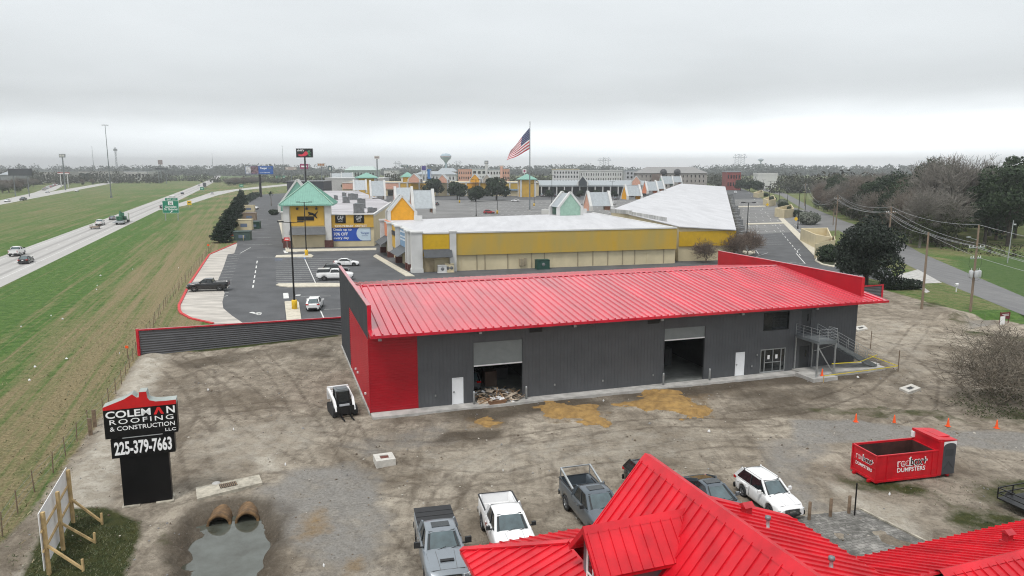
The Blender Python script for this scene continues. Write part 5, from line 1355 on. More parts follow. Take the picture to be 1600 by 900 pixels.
hip_tower(624, 646, 276, 268.5, 290, 500, 'small far green hipped tower beside the far salmon gable')
hip_tower(809, 838, 280, 271.5, 305, 470, 'far green hipped tower just left of the flagpole')
YG = 500.0
ga = thing('outlet_store', 'far covered shop gallery with a pale grey roof and dark shopfronts', 'store building')
b = MB(); a, c_ = AT(843, 308, YG), AT(1010, 284, YG); b.b(a[0], c_[0], YG, YG + 30, -.1, c_[2] - .8); b.build('shopfront', mat('dark_shopfront', (0.05, 0.055, 0.06)), ga)
b = MB(); a1, c1 = AT(842, 289.5, YG - 8), AT(1012, 283, YG)
b.add([(a1[0], YG - 6, a1[2]), (c1[0], YG - 6, a1[2]), (c1[0], YG, c1[2]), (a1[0], YG, c1[2]), (a1[0], YG + 32, c1[2]), (c1[0], YG + 32, c1[2]), (a1[0], YG - 6, a1[2] - .9), (c1[0], YG - 6, a1[2] - .9), (c1[0], YG, a1[2] - .9), (a1[0], YG, a1[2] - .9)],
      [(0, 1, 2, 3), (3, 2, 5, 4), (6, 7, 1, 0), (9, 8, 7, 6)]); b.build('roof', M_GREYMET, ga)
each('column', M_STUCW, ga, [AT(846 + i * 12, 290, YG - 5.5)[0] for i in range(14)], lambda b, x_: b.b(x_ - .35, x_ + .35, YG - 5.8, YG - 5.1, -.1, a1[2] - .6))
far_gable(904, 919, 289, 274.5, YG - 9, mat('dark_blue_grey_stucco', (0.04, 0.05, 0.06)), 'far dark slate gable in the middle of the shop gallery')
far_gable(988, 1002.5, 288, 275, YG - 9, M_PINK, 'far salmon gable with a dark window at the shop gallery\'s right end')
for (pts, h_, lb) in ((((1250, 376), (1273, 388), (1299, 393.5), (1292, 375)), 3.2, 'cream screen wall enclosure nearest the dark oak on the service road'), (((1272, 404), (1292, 395), (1302, 388), (1304, 396)), 3.0, 'cream screen wall partly hidden by the dark oak'), (((1210, 338), (1225, 341.5), (1240, 339), (1236, 331)), 3.2, 'cream screen wall enclosure second from the dark oak'), (((1192, 320), (1201, 323), (1212, 321), (1208, 313)), 3.1, 'cream screen wall enclosure third along the service road'), (((1177, 308), (1185, 309.5), (1193, 307.5), (1190, 303)), 3.0, 'cream screen wall enclosure farthest along the service road')):
    P = [G(x_, y_ ) for x_, y_ in pts]; t = MB(); n_ = 4
    cx_, cy_ = sum(p[0] for p in P) / 4, sum(p[1] for p in P) / 4
    I = [(cx_ + (p[0] - cx_) * .9, cy_ + (p[1] - cy_) * .9) for p in P]
    a_ = sum(P[i][0] * P[(i + 1) % 4][1] - P[(i + 1) % 4][0] * P[i][1] for i in range(4))
    if a_ < 0: P.reverse(); I.reverse()
    t.add([(*p, 0) for p in P] + [(*p, h_) for p in P] + [(*p, h_) for p in I] + [(*p, .1) for p in I], [(i, (i + 1) % 4, 4 + (i + 1) % 4, 4 + i) for i in range(4)] + [(4 + i, 4 + (i + 1) % 4, 8 + (i + 1) % 4, 8 + i) for i in range(4)] + [(8 + i, 8 + (i + 1) % 4, 12 + (i + 1) % 4, 12 + i) for i in range(4)] + [(12, 13, 14, 15)])
    tag(t.build('screen_wall', M_CREAM), lb, 'screen wall', 'cream screen walls along the service road')
# ================================================================ VEHICLES
def smoothpl(pl, x):
    if x <= pl[0][0]: return pl[0][1]
    for (x0, y0), (x1, y1) in zip(pl, pl[1:]):
        if x <= x1: return y0 + (y1 - y0) * (x - x0) / (x1 - x0)
    return pl[-1][1]
def wheel_parts(r, w_):
    t = MB(); t.lathe([(r * .62, -w_ / 2), (r * .93, -w_ / 2), (r, -w_ * .36), (r, w_ * .36), (r * .93, w_ / 2), (r * .62, w_ / 2)], 24, axis='Y')
    rm = MB(); rm.lathe([(r * .64, -w_ * .40), (r * .60, -w_ * .30), (r * .60, w_ * .30), (r * .64, w_ * .40)], 24, axis='Y')
    for s_ in (-1, 1):
        rm.lathe([(0, s_ * w_ * .40), (r * .14, s_ * w_ * .40), (r * .16, s_ * w_ * .30)], 12, axis='Y')
        for k in range(6):
            a = k * math.pi / 3; rm.beam((r * .1 * math.cos(a), s_ * w_ * .33, r * .1 * math.sin(a)), (r * .61 * math.cos(a), s_ * w_ * .36, r * .61 * math.sin(a)), r * .16, w_ * .10)
    bk = MB(); bk.lathe([(0, -.02), (r * .6, -.02), (r * .6, .02), (0, .02)], 16, axis='Y')
    return t, rm, bk

M_SEAMCREASE = mat('seam_crease_dark', (0.10, 0.105, 0.11), rough=.5)
VSPEC = {
  'pickup': dict(L=5.95, W=2.02, top=[(-2.98, 1.40), (2.2, 1.30), (2.85, 1.18), (2.97, 1.02)], belt=1.32, x0=-.78, x1=1.35, r0=-.62, r1=.52, H=1.93, wr=.72, wf=1.88, wre=-1.72, R=.41, hood=[(1.30, 1.34), (2.1, 1.27), (2.75, 1.17), (2.97, .98)], bed=(-2.90, -.86), clr=.46),
  'suv':    dict(L=4.66, W=1.84, top=[(-2.33, .95), (-2.25, 1.08), (1.0, 1.06), (1.3, 1.04), (2.05, .92), (2.33, .72)], belt=1.06, x0=-2.18, x1=1.05, r0=-1.72, r1=.25, H=1.69, wr=.62, wf=1.42, wre=-1.29, R=.36, clr=.30),
  'coupe':  dict(L=4.75, W=1.90, top=[(-2.37, .98), (-2.25, 1.10), (1.0, 1.02), (1.3, .99), (2.08, .86), (2.37, .66)], belt=1.04, x0=-2.15, x1=1.10, r0=-.75, r1=.18, H=1.60, wr=.58, wf=1.45, wre=-1.32, R=.37, clr=.28),
  'sedan':  dict(L=4.75, W=1.83, top=[(-2.37, .86), (-2.2, 1.0), (-1.5, 1.0), (.9, .94), (1.25, .92), (2.1, .78), (2.37, .60)], belt=.96, x0=-1.72, x1=1.05, r0=-1.02, r1=.20, H=1.46, wr=.56, wf=1.42, wre=-1.36, R=.33, clr=.22),
}
def vehicle_mbs(kind, pm, opts):
    S = VSPEC[kind]; L, W = S['L'], S['W']; hw = W / 2; out_ = []
    P = lambda n_, mb, m, par=None: out_.append((n_, mb, m if isinstance(m, list) else [m], par))
    ra = S['R'] + .07; xf, xr = S['wf'], S['wre']; clr = S['clr']
    bed = S.get('bed')
    def zb(x):
        z = clr + (0.10 * max(0, (abs(x) - L / 2 + .5)) if abs(x) > L / 2 - .5 else 0)
        for xw in (xf, xr):
            if abs(x - xw) < ra: z = max(z, S['R'] + math.sqrt(ra * ra - (x - xw) ** 2))
        return z
    def hwx(x):
        e = max(0.0, abs(x) - (L / 2 - .55)) / .55
        return hw - .16 * e * e - (.02 if x < 0 else .0)
    def xs_for(a, b_):
        v = set(np.linspace(a, b_, max(6, int((b_ - a) / .16))))
        for xw in (xf, xr):
            for k in range(-6, 7):
                q_ = xw + ra * math.sin(k * math.pi / 12)
                if a < q_ < b_: v.add(q_)
            for q_ in (xw - ra - .01, xw + ra + .01):
                if a < q_ < b_: v.add(q_)
        return sorted(v)
    def section(x, zt, crown=.05):
        z0 = min(zb(x), zt - .10); w_ = hwx(x); h = zt - z0
        half = [(w_ - .05, z0), (w_ - .005, z0 + .12 * h), (w_, z0 + .42 * h), (w_ - .012, z0 + .68 * h), (w_ - .03, zt - .10 * min(1, h / .3)), (w_ - .075, zt - .022), (w_ - .15, zt + .003), (w_ * .5, zt + crown), (0, zt + crown * 1.25)]
        return [(x, -y, z) for y, z in half] + [(x, y, z) for y, z in reversed(half[:-1])]
    body = MB()
    topf = (lambda x: smoothpl(S['top'], x)) if not bed else (lambda x: 1.34 if x < S['x1'] - .1 else smoothpl(S['hood'], x))
    a0 = bed[1] if bed else -L / 2
    xs_ = xs_for(a0, L / 2)
    body.loft([section(x, topf(x), .05 if x > S['x1'] - .2 else .02) for x in xs_], 0, True)
    if bed:   # open or covered cargo bed
        for sg in (-1, 1):
            secs = []
            for x in xs_for(-L / 2 + .02, bed[1]):
                z0 = zb(x); w_ = hwx(x); zt = 1.40
                secs.append([(x, sg * (w_ - .05), z0), (x, sg * (w_ - .005), z0 + .1 * (zt - z0)), (x, sg * w_, z0 + .45 * (zt - z0)), (x, sg * (w_ - .02), zt - .06), (x, sg * (w_ - .05), zt), (x, sg * (w_ - .14), zt), (x, sg * (w_ - .16), .85), (x, sg * (w_ - .16), .80)])
            body.loft(secs if sg < 0 else [list(reversed(c)) for c in secs], 0, True)
        body.b(-L / 2 + .05, bed[1], -hw + .1, hw - .1, .62, .84)
        body.b(bed[1] - .06, bed[1] + .02, -hw + .08, hw - .08, .6, 1.40)
    P('body', body, pm)
    un = MB()
    for xw in (xf, xr): un.b(xw - ra + .0, xw + ra, -hw + .26, hw - .26, .30, S['R'] + ra - .05)
    un.b(-L / 2 + .25, L / 2 - .25, -hw + .13, hw - .13, clr - .09, clr + .12)
    P('underbody', un, M_PLASTIC)
    x0, x1, r0, r1, zb_, H = S['x0'], S['x1'], S['r0'], S['r1'], S['belt'] - .02, S['H']; wb = hw - .10; wr = S['wr']
    def ring(f):
        a, b_ = x0 + (r0 - x0) * f, x1 + (r1 - x1) * f; w_ = wb + (wr - wb) * f; z = zb_ + (H - .06 - zb_) * f
        return a, b_, w_, z
    gl = MB(); secs = []
    for f in (0, .5, 1.0):
        a, b_, w_, z = ring(f); secs.append([(a, -w_, z), (b_ - .16, -w_, z), (b_, -w_ * .80, z), (b_ + .05, 0, z), (b_, w_ * .80, z), (b_ - .16, w_, z), (a, w_, z), (a - .03, 0, z)])
    gl.loft(secs, 0, False)
    for sg in (-1, 1):
        pass
    P('side_window', gl, M_GLASS)
    ws = MB(); a0_, b0, w0, z0 = ring(.05); a1_, b1, w1, z1 = ring(.97)
    n_ = 6; V0 = []; V1 = []
    for i in range(n_ + 1):
        y = -1 + 2 * i / n_; bow = .055 * (1 - y * y)
        V0.append((b0 + bow + .02 - .05 * abs(y) ** 3, y * w0 * .86, z0)); V1.append((b1 + bow + .02 - .05 * abs(y) ** 3, y * w1 * .86, z1))
    ws.add(V0 + V1, [(i, i + 1, n_ + 2 + i, n_ + 1 + i) for i in range(n_)], 0, True)
    P('windshield', ws, M_WSHIELD)
    cw_ = MB(); xc = b0 + .05; cw_.b(xc - .02, xc + .10, -w0 * .84, w0 * .84, z0 - .05, z0 + .012)
    for y_ in (-.42, .18): cw_.beam((xc + .03, y_, z0 + .03), (b0 - (b0 - b1) * .12 + .06, y_ + .52, z0 + .12), .02, .02)
    P('wiper_cowl', cw_, M_PLASTIC)
    gp = MB(); xe = L / 2 - .20
    for sg in (-1, 1):
        for y0_, y1_, w_ in ((hw - .17, hw - .24, .012), (hw * .42, hw * .36, .022)):  # outer strip is the panel gap; inner strip paints the crease's shade
            n_ = 7; pp_ = [(xc + .12 + (xe - xc - .12) * i / n_, sg * (y0_ + (y1_ - y0_) * i / n_)) for i in range(n_ + 1)]
            for (xa, ya), (xb, yb) in zip(pp_, pp_[1:]): gp.beam((xa, ya, topf(xa) + (.005 if w_ < .02 else .05)), (xb, yb, topf(xb) + (.005 if w_ < .02 else .05)), w_, .012)
    gp.b(xe - .006, xe + .006, -hw * .72, hw * .72, topf(xe) + .02, topf(xe) + .056)
    P('hood_seam_and_crease', gp, mat('seam_crease_pale', (0.36, 0.36, 0.37)) if pm is P_WHITE else M_SEAMCREASE)
    rw_ = MB(); rw_.q((a0_ - .045, w0 * .82, z0 + .06), (a0_ - .045, -w0 * .82, z0 + .06), (a1_ - .045, -w1 * .84, z1), (a1_ - .045, w1 * .84, z1)); P('rear_window', rw_, M_WSHIELD)
    rf = MB(); secs = []
    k_ = 9
    for i in range(k_):
        f = i / (k_ - 1); x = r0 - .06 + (r1 - r0 + .14) * f; dz = -.10 * (2 * f - 1) ** 4 - .015; e = 1 - .06 * (2 * f - 1) ** 6
        c = [(-wr * e - .01, -.085), (-wr * e - .015, -.03), (-wr * e + .06, .005), (-wr * .5, .03), (0, .04), (wr * .5, .03), (wr * e - .06, .005), (wr * e + .015, -.03), (wr * e + .01, -.085)]
        secs.append([(x, y, H + dz + z) for y, z in c])
    rf.loft(secs, 0, True)
    for sg in (-1, 1):     # painted pillars
        for (fa, fb, w_, back) in ((0, 1, .10, 0), (0, 1, .17, 1)):
            a, b_, w0_, z0_ = ring(0); a_2, b_2, w1_, z1_ = ring(1)
            if back: rf.beam((a + .03, sg * (w0_ + .0), z0_), (a_2 + .06, sg * (w1_ - .0), z1_), .07, .22)
            else: rf.beam((b_ - .06, sg * (w0_ * .93), z0_), (b_2 - .06, sg * (w1_ * .93), z1_), .11, .09)
        if kind in ('suv', 'pickup', 'coupe', 'sedan'):
            a, b_, w0_, z0_ = ring(0); a_2, b_2, w1_, z1_ = ring(1)
            xm = (a + b_) / 2 + .02; xm2 = (a_2 + b_2) / 2 + .0
            rf.beam((a, sg * (w0_ + .015), z0_ + .02), (b_ - .1, sg * (w0_ + .015), z0_ + .02), .03, .05)
    P('roof', rf, pm)
    bp = MB()
    for sg in (-1, 1):
        a, b_, w0_, z0_ = ring(0.02); a_2, b_2, w1_, z1_ = ring(.98); xm = (a + b_) / 2 - .02; xm2 = (a_2 + b_2) / 2 - .02
        bp.beam((xm, sg * (w0_ + .008), z0_), (xm2, sg * (w1_ + .008), z1_), .03, .09)
        for xd in (xm, ):   # door shut lines
            bp.b(xd - .008, xd + .008, sg * (hw - .02) - .012, sg * (hw - .02) + .012, clr + .15, S['belt'] - .08)
    P('door_pillar', bp, M_PLASTIC)
    if opts.get('sunroof'):
        sr = MB(); xm = r0 + (r1 - r0) * .62; sr.b(xm - .28, xm + .22, -.42, .42, H + .018, H + .034); P('sunroof', sr, M_GLASS)
    if opts.get('dark_tail_roof'):
        sr = MB(); sr.slab((x0 + .28, -wr * .85, zb_ + .22), (r0 + .1, -wr * .85, H - .015), (r0 + .1, wr * .85, H - .015), (x0 + .28, wr * .85, zb_ + .22), -.02); P('rear_glass_roof', sr, M_GLASS)
    zt_f = topf(L / 2 - .12)
    for sg in (-1, 1):
        hl = MB(); hl.box((L / 2 - .13, sg * (hw - .26), zt_f - .15), (.20, .34, .15), 0, sg * .30); P('headlight', hl, M_LAMP)
        tl = MB()
        if bed: tl.b(-L / 2 - .015, -L / 2 + .05, sg * (hw - .215) - .06, sg * (hw - .215) + .06, .90, 1.26)
        else: tl.box((-L / 2 + .10, sg * (hw - .24), S['belt'] - .10), (.20, .36, .15), 0, sg * -.25)
        P('taillight', tl, M_TAIL)
        mr = MB(); xm = S['x1'] - .42
        big = 1.45 if opts.get('tow') else 1.0
        mr.b(xm - .05, xm + .03, sg * (hw - .03) - .10 * big, sg * (hw - .03) + .10 * big, S['belt'] + .02, S['belt'] + .06); mr.box((xm, sg * (hw + .12 * big), S['belt'] + .12 * big), (.12, .20 * big, .19 * big), 0, sg * .1); P('mirror', mr, opts.get('mirror', M_PLASTIC))
    gr = MB(); gr.b(L / 2 - .06, L / 2 + .015, -hw * .52, hw * .52, zt_f - .36, zt_f - .06)
    P('grille', gr, opts.get('grille', M_PLASTIC))
    gd = MB()
    for k in range(4): gd.b(L / 2 + .012, L / 2 + .03, -hw * .50, hw * .50, zt_f - .33 + k * .07, zt_f - .315 + k * .07)
    gd.b(L / 2 + .012, L / 2 + .035, -.20, .20, zt_f - .22, zt_f - .15)
    P('grille_bars', gd, M_CHROME if not opts.get('darkgrille') else M_DARKRIM, 'grille')
    bu = MB()
    for i, (xx, sgx) in enumerate(((L / 2 - .10, 1), (-L / 2 + .10, -1))):
        secs = []
        for y in np.linspace(-1, 1, 9):
            x = xx + sgx * .13 * (1 - y * y * .75); secs.append([(x - .1 * sgx, y * hw * .97, clr - .02), (x, y * hw * .97, clr + .02), (x + .02 * sgx, y * hw * .97, clr + .14), (x, y * hw * .97, clr + .26), (x - .1 * sgx, y * hw * .97, clr + .28)])
        bu.loft(secs, 0, True)
    P('bumper', bu, opts.get('bumper', M_PLASTIC))
    lpz = MB(); lpz.b(-L / 2 - .07 if bed else -L / 2 - .015, -L / 2 + .02, -.16, .16, .56 if bed else S['belt'] - .26, .70 if bed else S['belt'] - .11); P('number_plate', lpz, M_WHITE)
    dh = MB()
    for sg in (-1, 1):
        for xd in ((x0 + x1) / 2 - .25, x0 + .42): dh.b(xd - .09, xd + .09, sg * hw - .02, sg * hw + .012, S['belt'] - .22, S['belt'] - .185)
    P('door_handle', dh, opts.get('handle', pm))
    if bed:
        tg = MB(); tg.b(-L / 2 - .005, -L / 2 + .07, -hw + .14, hw - .14, .74, 1.40); P('tailgate', tg, pm)
        if opts.get('cover'):
            cv = MB(); cv.b(bed[0] - .02, bed[1], -hw + .07, hw - .07, 1.405, 1.44)
            for k in range(1, 4): cv.b(bed[0] + k * .5, bed[0] + k * .5 + .03, -hw + .07, hw - .07, 1.44, 1.452)
            P('bed_cover', cv, M_BLACK)
        else:
            ln_ = MB(); ln_.b(bed[0] + .10, bed[1] - .07, -hw + .165, hw - .165, .842, .858); ln_.b(bed[0] + .1, bed[1] - .07, -hw + .150, -hw + .165, .86, 1.36); ln_.b(bed[0] + .1, bed[1] - .07, hw - .165, hw - .150, .86, 1.36); P('bed_liner', ln_, opts.get('liner', M_PLASTIC))
            cp = MB()
            for sg in (-1, 1): cp.b(bed[0], bed[1], sg * (hw - .10) - .04, sg * (hw - .10) + .04, 1.402, 1.42)
            cp.b(bed[0] - .06, bed[0] + .02, -hw + .14, hw - .14, 1.402, 1.42); P('bed_rail', cp, M_BLACK)
        if opts.get('topper'):
            tp = MB(); tp.loft([[(bed[0], -.88, 1.41), (bed[0], .88, 1.41), (bed[0] + .18, .72, 1.92), (bed[0] + .18, -.72, 1.92)], [(bed[1], -.88, 1.41), (bed[1], .88, 1.41), (bed[1], .72, 1.95), (bed[1], -.72, 1.95)]], 0, False); P('topper', tp, M_GLASS)
            tp = MB(); tp.b(bed[0] + .15, bed[1], -.74, .74, 1.925, 1.98); P('topper_roof', tp, pm)
        if opts.get('rack'):
            rk = MB()
            for sg in (-1, 1):
                rk.beam((bed[0] + .15, sg * (hw - .14), 2.0), (bed[1] - .05, sg * (hw - .14), 1.55), .09, .09)
                rk.beam((bed[0] + .15, sg * (hw - .14), 1.4), (bed[0] + .15, sg * (hw - .14), 2.0), .06, .06)
            rk.beam((bed[0] + .15, -hw + .14, 2.0), (bed[0] + .15, hw - .14, 2.0), .06, .06); P('bed_rack', rk, M_GALV)
    if opts.get('scoop'):
        sc = MB(); sc.box((2.25, 0, 1.335), (.16, .62, .05), 0, 0, .1); P('hood_scoop', sc, M_BLACK)
    if opts.get('rails'):
        rr_ = MB()
        for sg in (-1, 1): rr_.beam((r0 + .1, sg * (wr - .06), H + .02), (r1 - .15, sg * (wr - .06), H + .02), .04, .035)
        P('roof_rail', rr_, pm)
    if opts.get('flash'):
        fm = MB()
        for sg in (-1, 1):
            fm.add([(x_, sg * (hw + .004), z_) for x_, z_ in ((-.55, 1.12), (-.1, 1.0), (.35, .72), (.45, .62), (.05, .84), (-.6, .98))], [(0, 1, 2, 3, 4, 5) if sg < 0 else (5, 4, 3, 2, 1, 0)], 0)
            fm.add([(x_, sg * (hw + .006), z_) for x_, z_ in ((-.25, 1.2), (.0, 1.14), (.05, .98), (-.3, 1.04))], [(0, 1, 2, 3) if sg < 0 else (3, 2, 1, 0)], 0)
        P('door_emblem', fm, P_RED)
    return out_, S
WHEELC = {}
def make_vehicle(kind, pm, label, cat, loc, heading, **opts):
    pts, S = vehicle_mbs(kind, pm, opts)
    nm = {'pickup': 'pickup_truck', 'suv': 'parked_car', 'coupe': 'parked_car', 'sedan': 'parked_car'}[kind]
    t = thing(nm, label, cat, (*loc, 0), heading, opts.get('group'))
    made = {}
    for n_, mb, m, par in pts:
        made[n_] = mb.build(n_, m, made[par] if par else t)
    rm = opts.get('rim', M_RIM)
    key = (S['R'], rm.name)
    if key not in WHEELC:
        ty, ri, bk = wheel_parts(S['R'], .26); r2 = MB(); r2.merge(ri, 0); r2.merge(bk, 1)
        WHEELC[key] = (ty.mesh('tyre', M_RUBBER), r2.mesh('rim', [rm, M_PLASTIC]))
    for x in (S['wf'], S['wre']):
        for sg in (-1, 1):
            wh_ = link('wheel', None, t, (x, sg * (S['W'] / 2 - .15), S['R']))
            link('tyre', WHEELC[key][0], wh_); link('rim', WHEELC[key][1], wh_)
    return t
LOD = {}
def far_mesh(kind, pm, **opts):
    key = (kind, pm.name, tuple(sorted((k, str(v)) for k, v in opts.items())))
    if key in LOD: return LOD[key]
    pts, S = vehicle_mbs(kind, pm, opts)
    mats = []; M_ = MB()
    def mid(m):
        if m not in mats: mats.append(m)
        return mats.index(m)
    for n_, mb, m, par in pts:
        k = len(M_.v); M_.v.extend(mb.v)
        for f, mi, sm in zip(mb.f, mb.mi, mb.sm):
            M_.f.append([i + k for i in f]); M_.mi.append(mid(m[mi])); M_.sm.append(sm)
    for x in (S['wf'], S['wre']):
        for sg in (-1, 1):
            y = sg * (S['W'] / 2 - .14)
            M_.lathe([(0, y - .12), (S['R'], y - .12), (S['R'], y + .12), (0, y + .12)], 14, mid(M_RUBBER), axis='Y', c=(x, 0, S['R']))
            M_.lathe([(0, y + sg * .125), (S['R'] * .6, y + sg * .125)], 12, mid(M_RIM), axis='Y', c=(x, 0, S['R']))
    LOD[key] = M_.mesh(kind, mats)
    return LOD[key]
def far_vehicle(kind, pm, label, cat, loc, heading, group=None, **opts):
    o = link({'pickup': 'pickup_truck', 'suv': 'car', 'coupe': 'car', 'sedan': 'car'}[kind], far_mesh(kind, pm, **opts), None, (*loc, .02), heading)
    return tag(o, label, cat, group)

D = math.radians
make_vehicle('pickup', P_SILVER, 'silver blue pickup with a black bed cover and big towing mirrors', 'pickup truck', (-3.40, 32.45), D(-76.5), cover=True, tow=True, sunroof=True, scoop=True, rim=M_DARKRIM)
make_vehicle('pickup', P_WHITE, 'white pickup with an empty bed and red emblem on its door', 'pickup truck', (-.25, 34.15), D(-77), flash=True, tow=False, bumper=M_CHROME, liner=mat('white_bed', (0.6, 0.6, 0.6)))
make_vehicle('pickup', P_SLATE, 'slate grey pickup with a silver rack over its bed beside the red roof', 'pickup truck', (4.35, 36.45), D(-73), rack=True, sunroof=True, rim=M_RIM, bumper=M_CHROME)
make_vehicle('coupe', P_SLATE, 'slate blue hatchback with a sunroof parked behind the red ridge', 'car', (10.95, 37.75), D(-74), sunroof=True, dark_tail_roof=True, mirror=P_GREY)
make_vehicle('suv', P_WHITE, 'white sport utility car parked beside the wooden posts', 'car', (14.2, 38.5), D(-74), mirror=P_WHITE, rails=True, rim=M_RIM).scale = (.93, .93, .95)
make_vehicle('suv', P_BLACK, 'black car nearly hidden behind the peak of the red roof', 'car', (8.0, 39.4), D(-74))
make_vehicle('pickup', P_BLACK, 'black pickup reversed over the red kerb beside the grass verge', 'pickup truck', (-46.2, 110.6), D(-168), bumper=M_CHROME, liner=mat('white_bed_load', (0.6, 0.6, 0.6)))
make_vehicle('suv', P_WHITE, 'white car seen from behind next to the yellow lamp base', 'car', (-26.2, 96.2), D(98), mirror=P_WHITE)
make_vehicle('pickup', P_WHITE, 'white pickup with a dark topper parked by the warehouse roof corner', 'pickup truck', (-29.5, 121.6), D(8), topper=True)
make_vehicle('suv', P_BLACK, 'dark car between two white vehicles in the mall car park', 'car', (-31.2, 129.4), D(8))
make_vehicle('sedan', P_WHITE, 'white saloon car nearest the sale banner in the mall car park', 'car', (-31.6, 139.5), D(8))
make_vehicle('suv', P_GREY, 'dim grey car standing inside the left roller doorway', 'car', WL(9.0, 5.2), WA + D(80))

def hw_car(px_, py_, kind, pm, label, cat='car', along_=1, **o):
    p = G(px_, py_)
    return far_vehicle(kind, pm, label, cat, p, TH + D(90) if along_ > 0 else TH - D(90), 'vehicles on the highway', **o)
hw_car(27, 399, 'pickup', P_WHITE, 'white pickup seen from behind at the left edge of the near highway', 'pickup truck', tow=True)
hw_car(41, 411, 'sedan', P_BLACK, 'black saloon car beside the white pickup at the left edge of the near highway')
hw_car(156.5, 352, 'pickup', P_WHITE, 'white pickup towing a low trailer on the near highway', 'pickup truck')
hw_car(176, 343.5, 'sedan', P_GREY, 'grey saloon car just left of the lorry with green machinery')
hw_car(285, 303.5, 'coupe', P_NAVY, 'dark car on the near highway beyond the green exit sign')
hw_car(253.5, 325.5, 'suv', P_BLACK, 'black car showing at the left edge of the green exit sign')
hw_car(311, 290.5, 'suv', P_WHITE, 'white car left of the far articulated lorry on the near highway')
hw_car(331.5, 303.5, 'suv', P_WHITE, 'white car turning onto the exit ramp')
hw_car(335, 276, 'suv', P_BLACK, 'dark far car on the highway short of the horizon')
for x_, y_, kd, pm, lb in ((11.5, 315.5, 'sedan', P_WHITE, 'white saloon car at the left edge of the far carriageway'), (36.5, 313.2, 'pickup', P_BLACK, 'black pickup on the far carriageway near the bare scrub'), (120, 299.3, 'sedan', P_WHITE, 'white car midway along the far carriageway'), (169, 285.7, 'suv', P_WHITE, 'white car on the far carriageway passing behind the tall mast'), (176, 284.6, 'sedan', P_BLACK, 'black car on the far carriageway just right of the tall mast'), (74, 301.5, 'sedan', P_WHITE, 'white car leading onto the frontage ramp')):
    p = G(x_, y_); far_vehicle(kd, pm, lb, 'car', p, D(104) - math.pi, 'vehicles on the far carriageway')
far_vehicle('pickup', P_WHITE, 'white pickup seen side on near the top of the mall\'s left drive', 'pickup truck', G(394, 327.5), D(-12))
rg = random.Random(21)
for i in range(22):
    f = i / 21; x_, y_ = 69 + 34 * f + rg.uniform(-.5, .5), 297.5 - 12.0 * f ** .8 + (i % 2) * -1.6
    far_vehicle(rg.choice(['suv', 'sedan', 'suv', 'pickup']), rg.choice([P_WHITE, P_WHITE, P_TAN, P_RED, P_GREY]), 'small car standing in the crowded queue on the distant frontage ramp', 'car', G(x_, y_), D(-72), 'queue on the frontage ramp')
for x_, y_, kd, pm, hd, lb in ((764, 334.2, 'suv', P_RED, 10, 'red car alone beside a yellow lamp base in the inner car park'), (805, 315, 'sedan', P_WHITE, 190, 'white car alone left of the flagpole in the inner car park'), (856, 305.5, 'suv', P_BLACK, 5, 'black car just right of the flagpole'), (894, 301.5, 'sedan', P_WHITE, 5, 'white car in front of the covered shop gallery'), (942, 300.5, 'sedan', P_WHITE, 5, 'white car beneath the covered gallery right of the dark gable'), (970, 301.5, 'suv', P_NAVY, 5, 'blue car in front of the gallery under the salmon gable'), (963, 312, 'suv', P_GREY, 60, 'grey car right of the second roof gable in the inner car park'), (958, 319.5, 'sedan', P_WHITE, 60, 'white car partly hidden by the second roof gable'), (908, 324, 'suv', P_SLATE, 60, 'slate car behind the pale green gable'), (688, 305, 'pickup', P_WHITE, 10, 'white van-like pickup among the trees at the court\'s left edge'), (682, 321, 'suv', P_BLACK, 80, 'dark car left of the court beside the green box'), (1149, 302, 'suv', P_WHITE, -105, 'white car on the service road far beside the long white roof')):
    far_vehicle(kd, pm, lb, 'car', G(x_, y_), D(hd), 'cars in the mall car parks')
rg = random.Random(9)
for i in range(26):
    x_ = rg.uniform(846, 1000); far_vehicle(rg.choice(['suv', 'sedan', 'pickup']), rg.choice([P_WHITE, P_GREY, P_BLACK, P_SILVER, P_RED, P_NAVY]), 'small far car in the packed row before the covered shop gallery', 'car', (AT(x_, 300, 478)[0], 478 + rg.uniform(-3, 3)), D(90 + rg.uniform(-5, 5)), 'row of cars before the gallery')
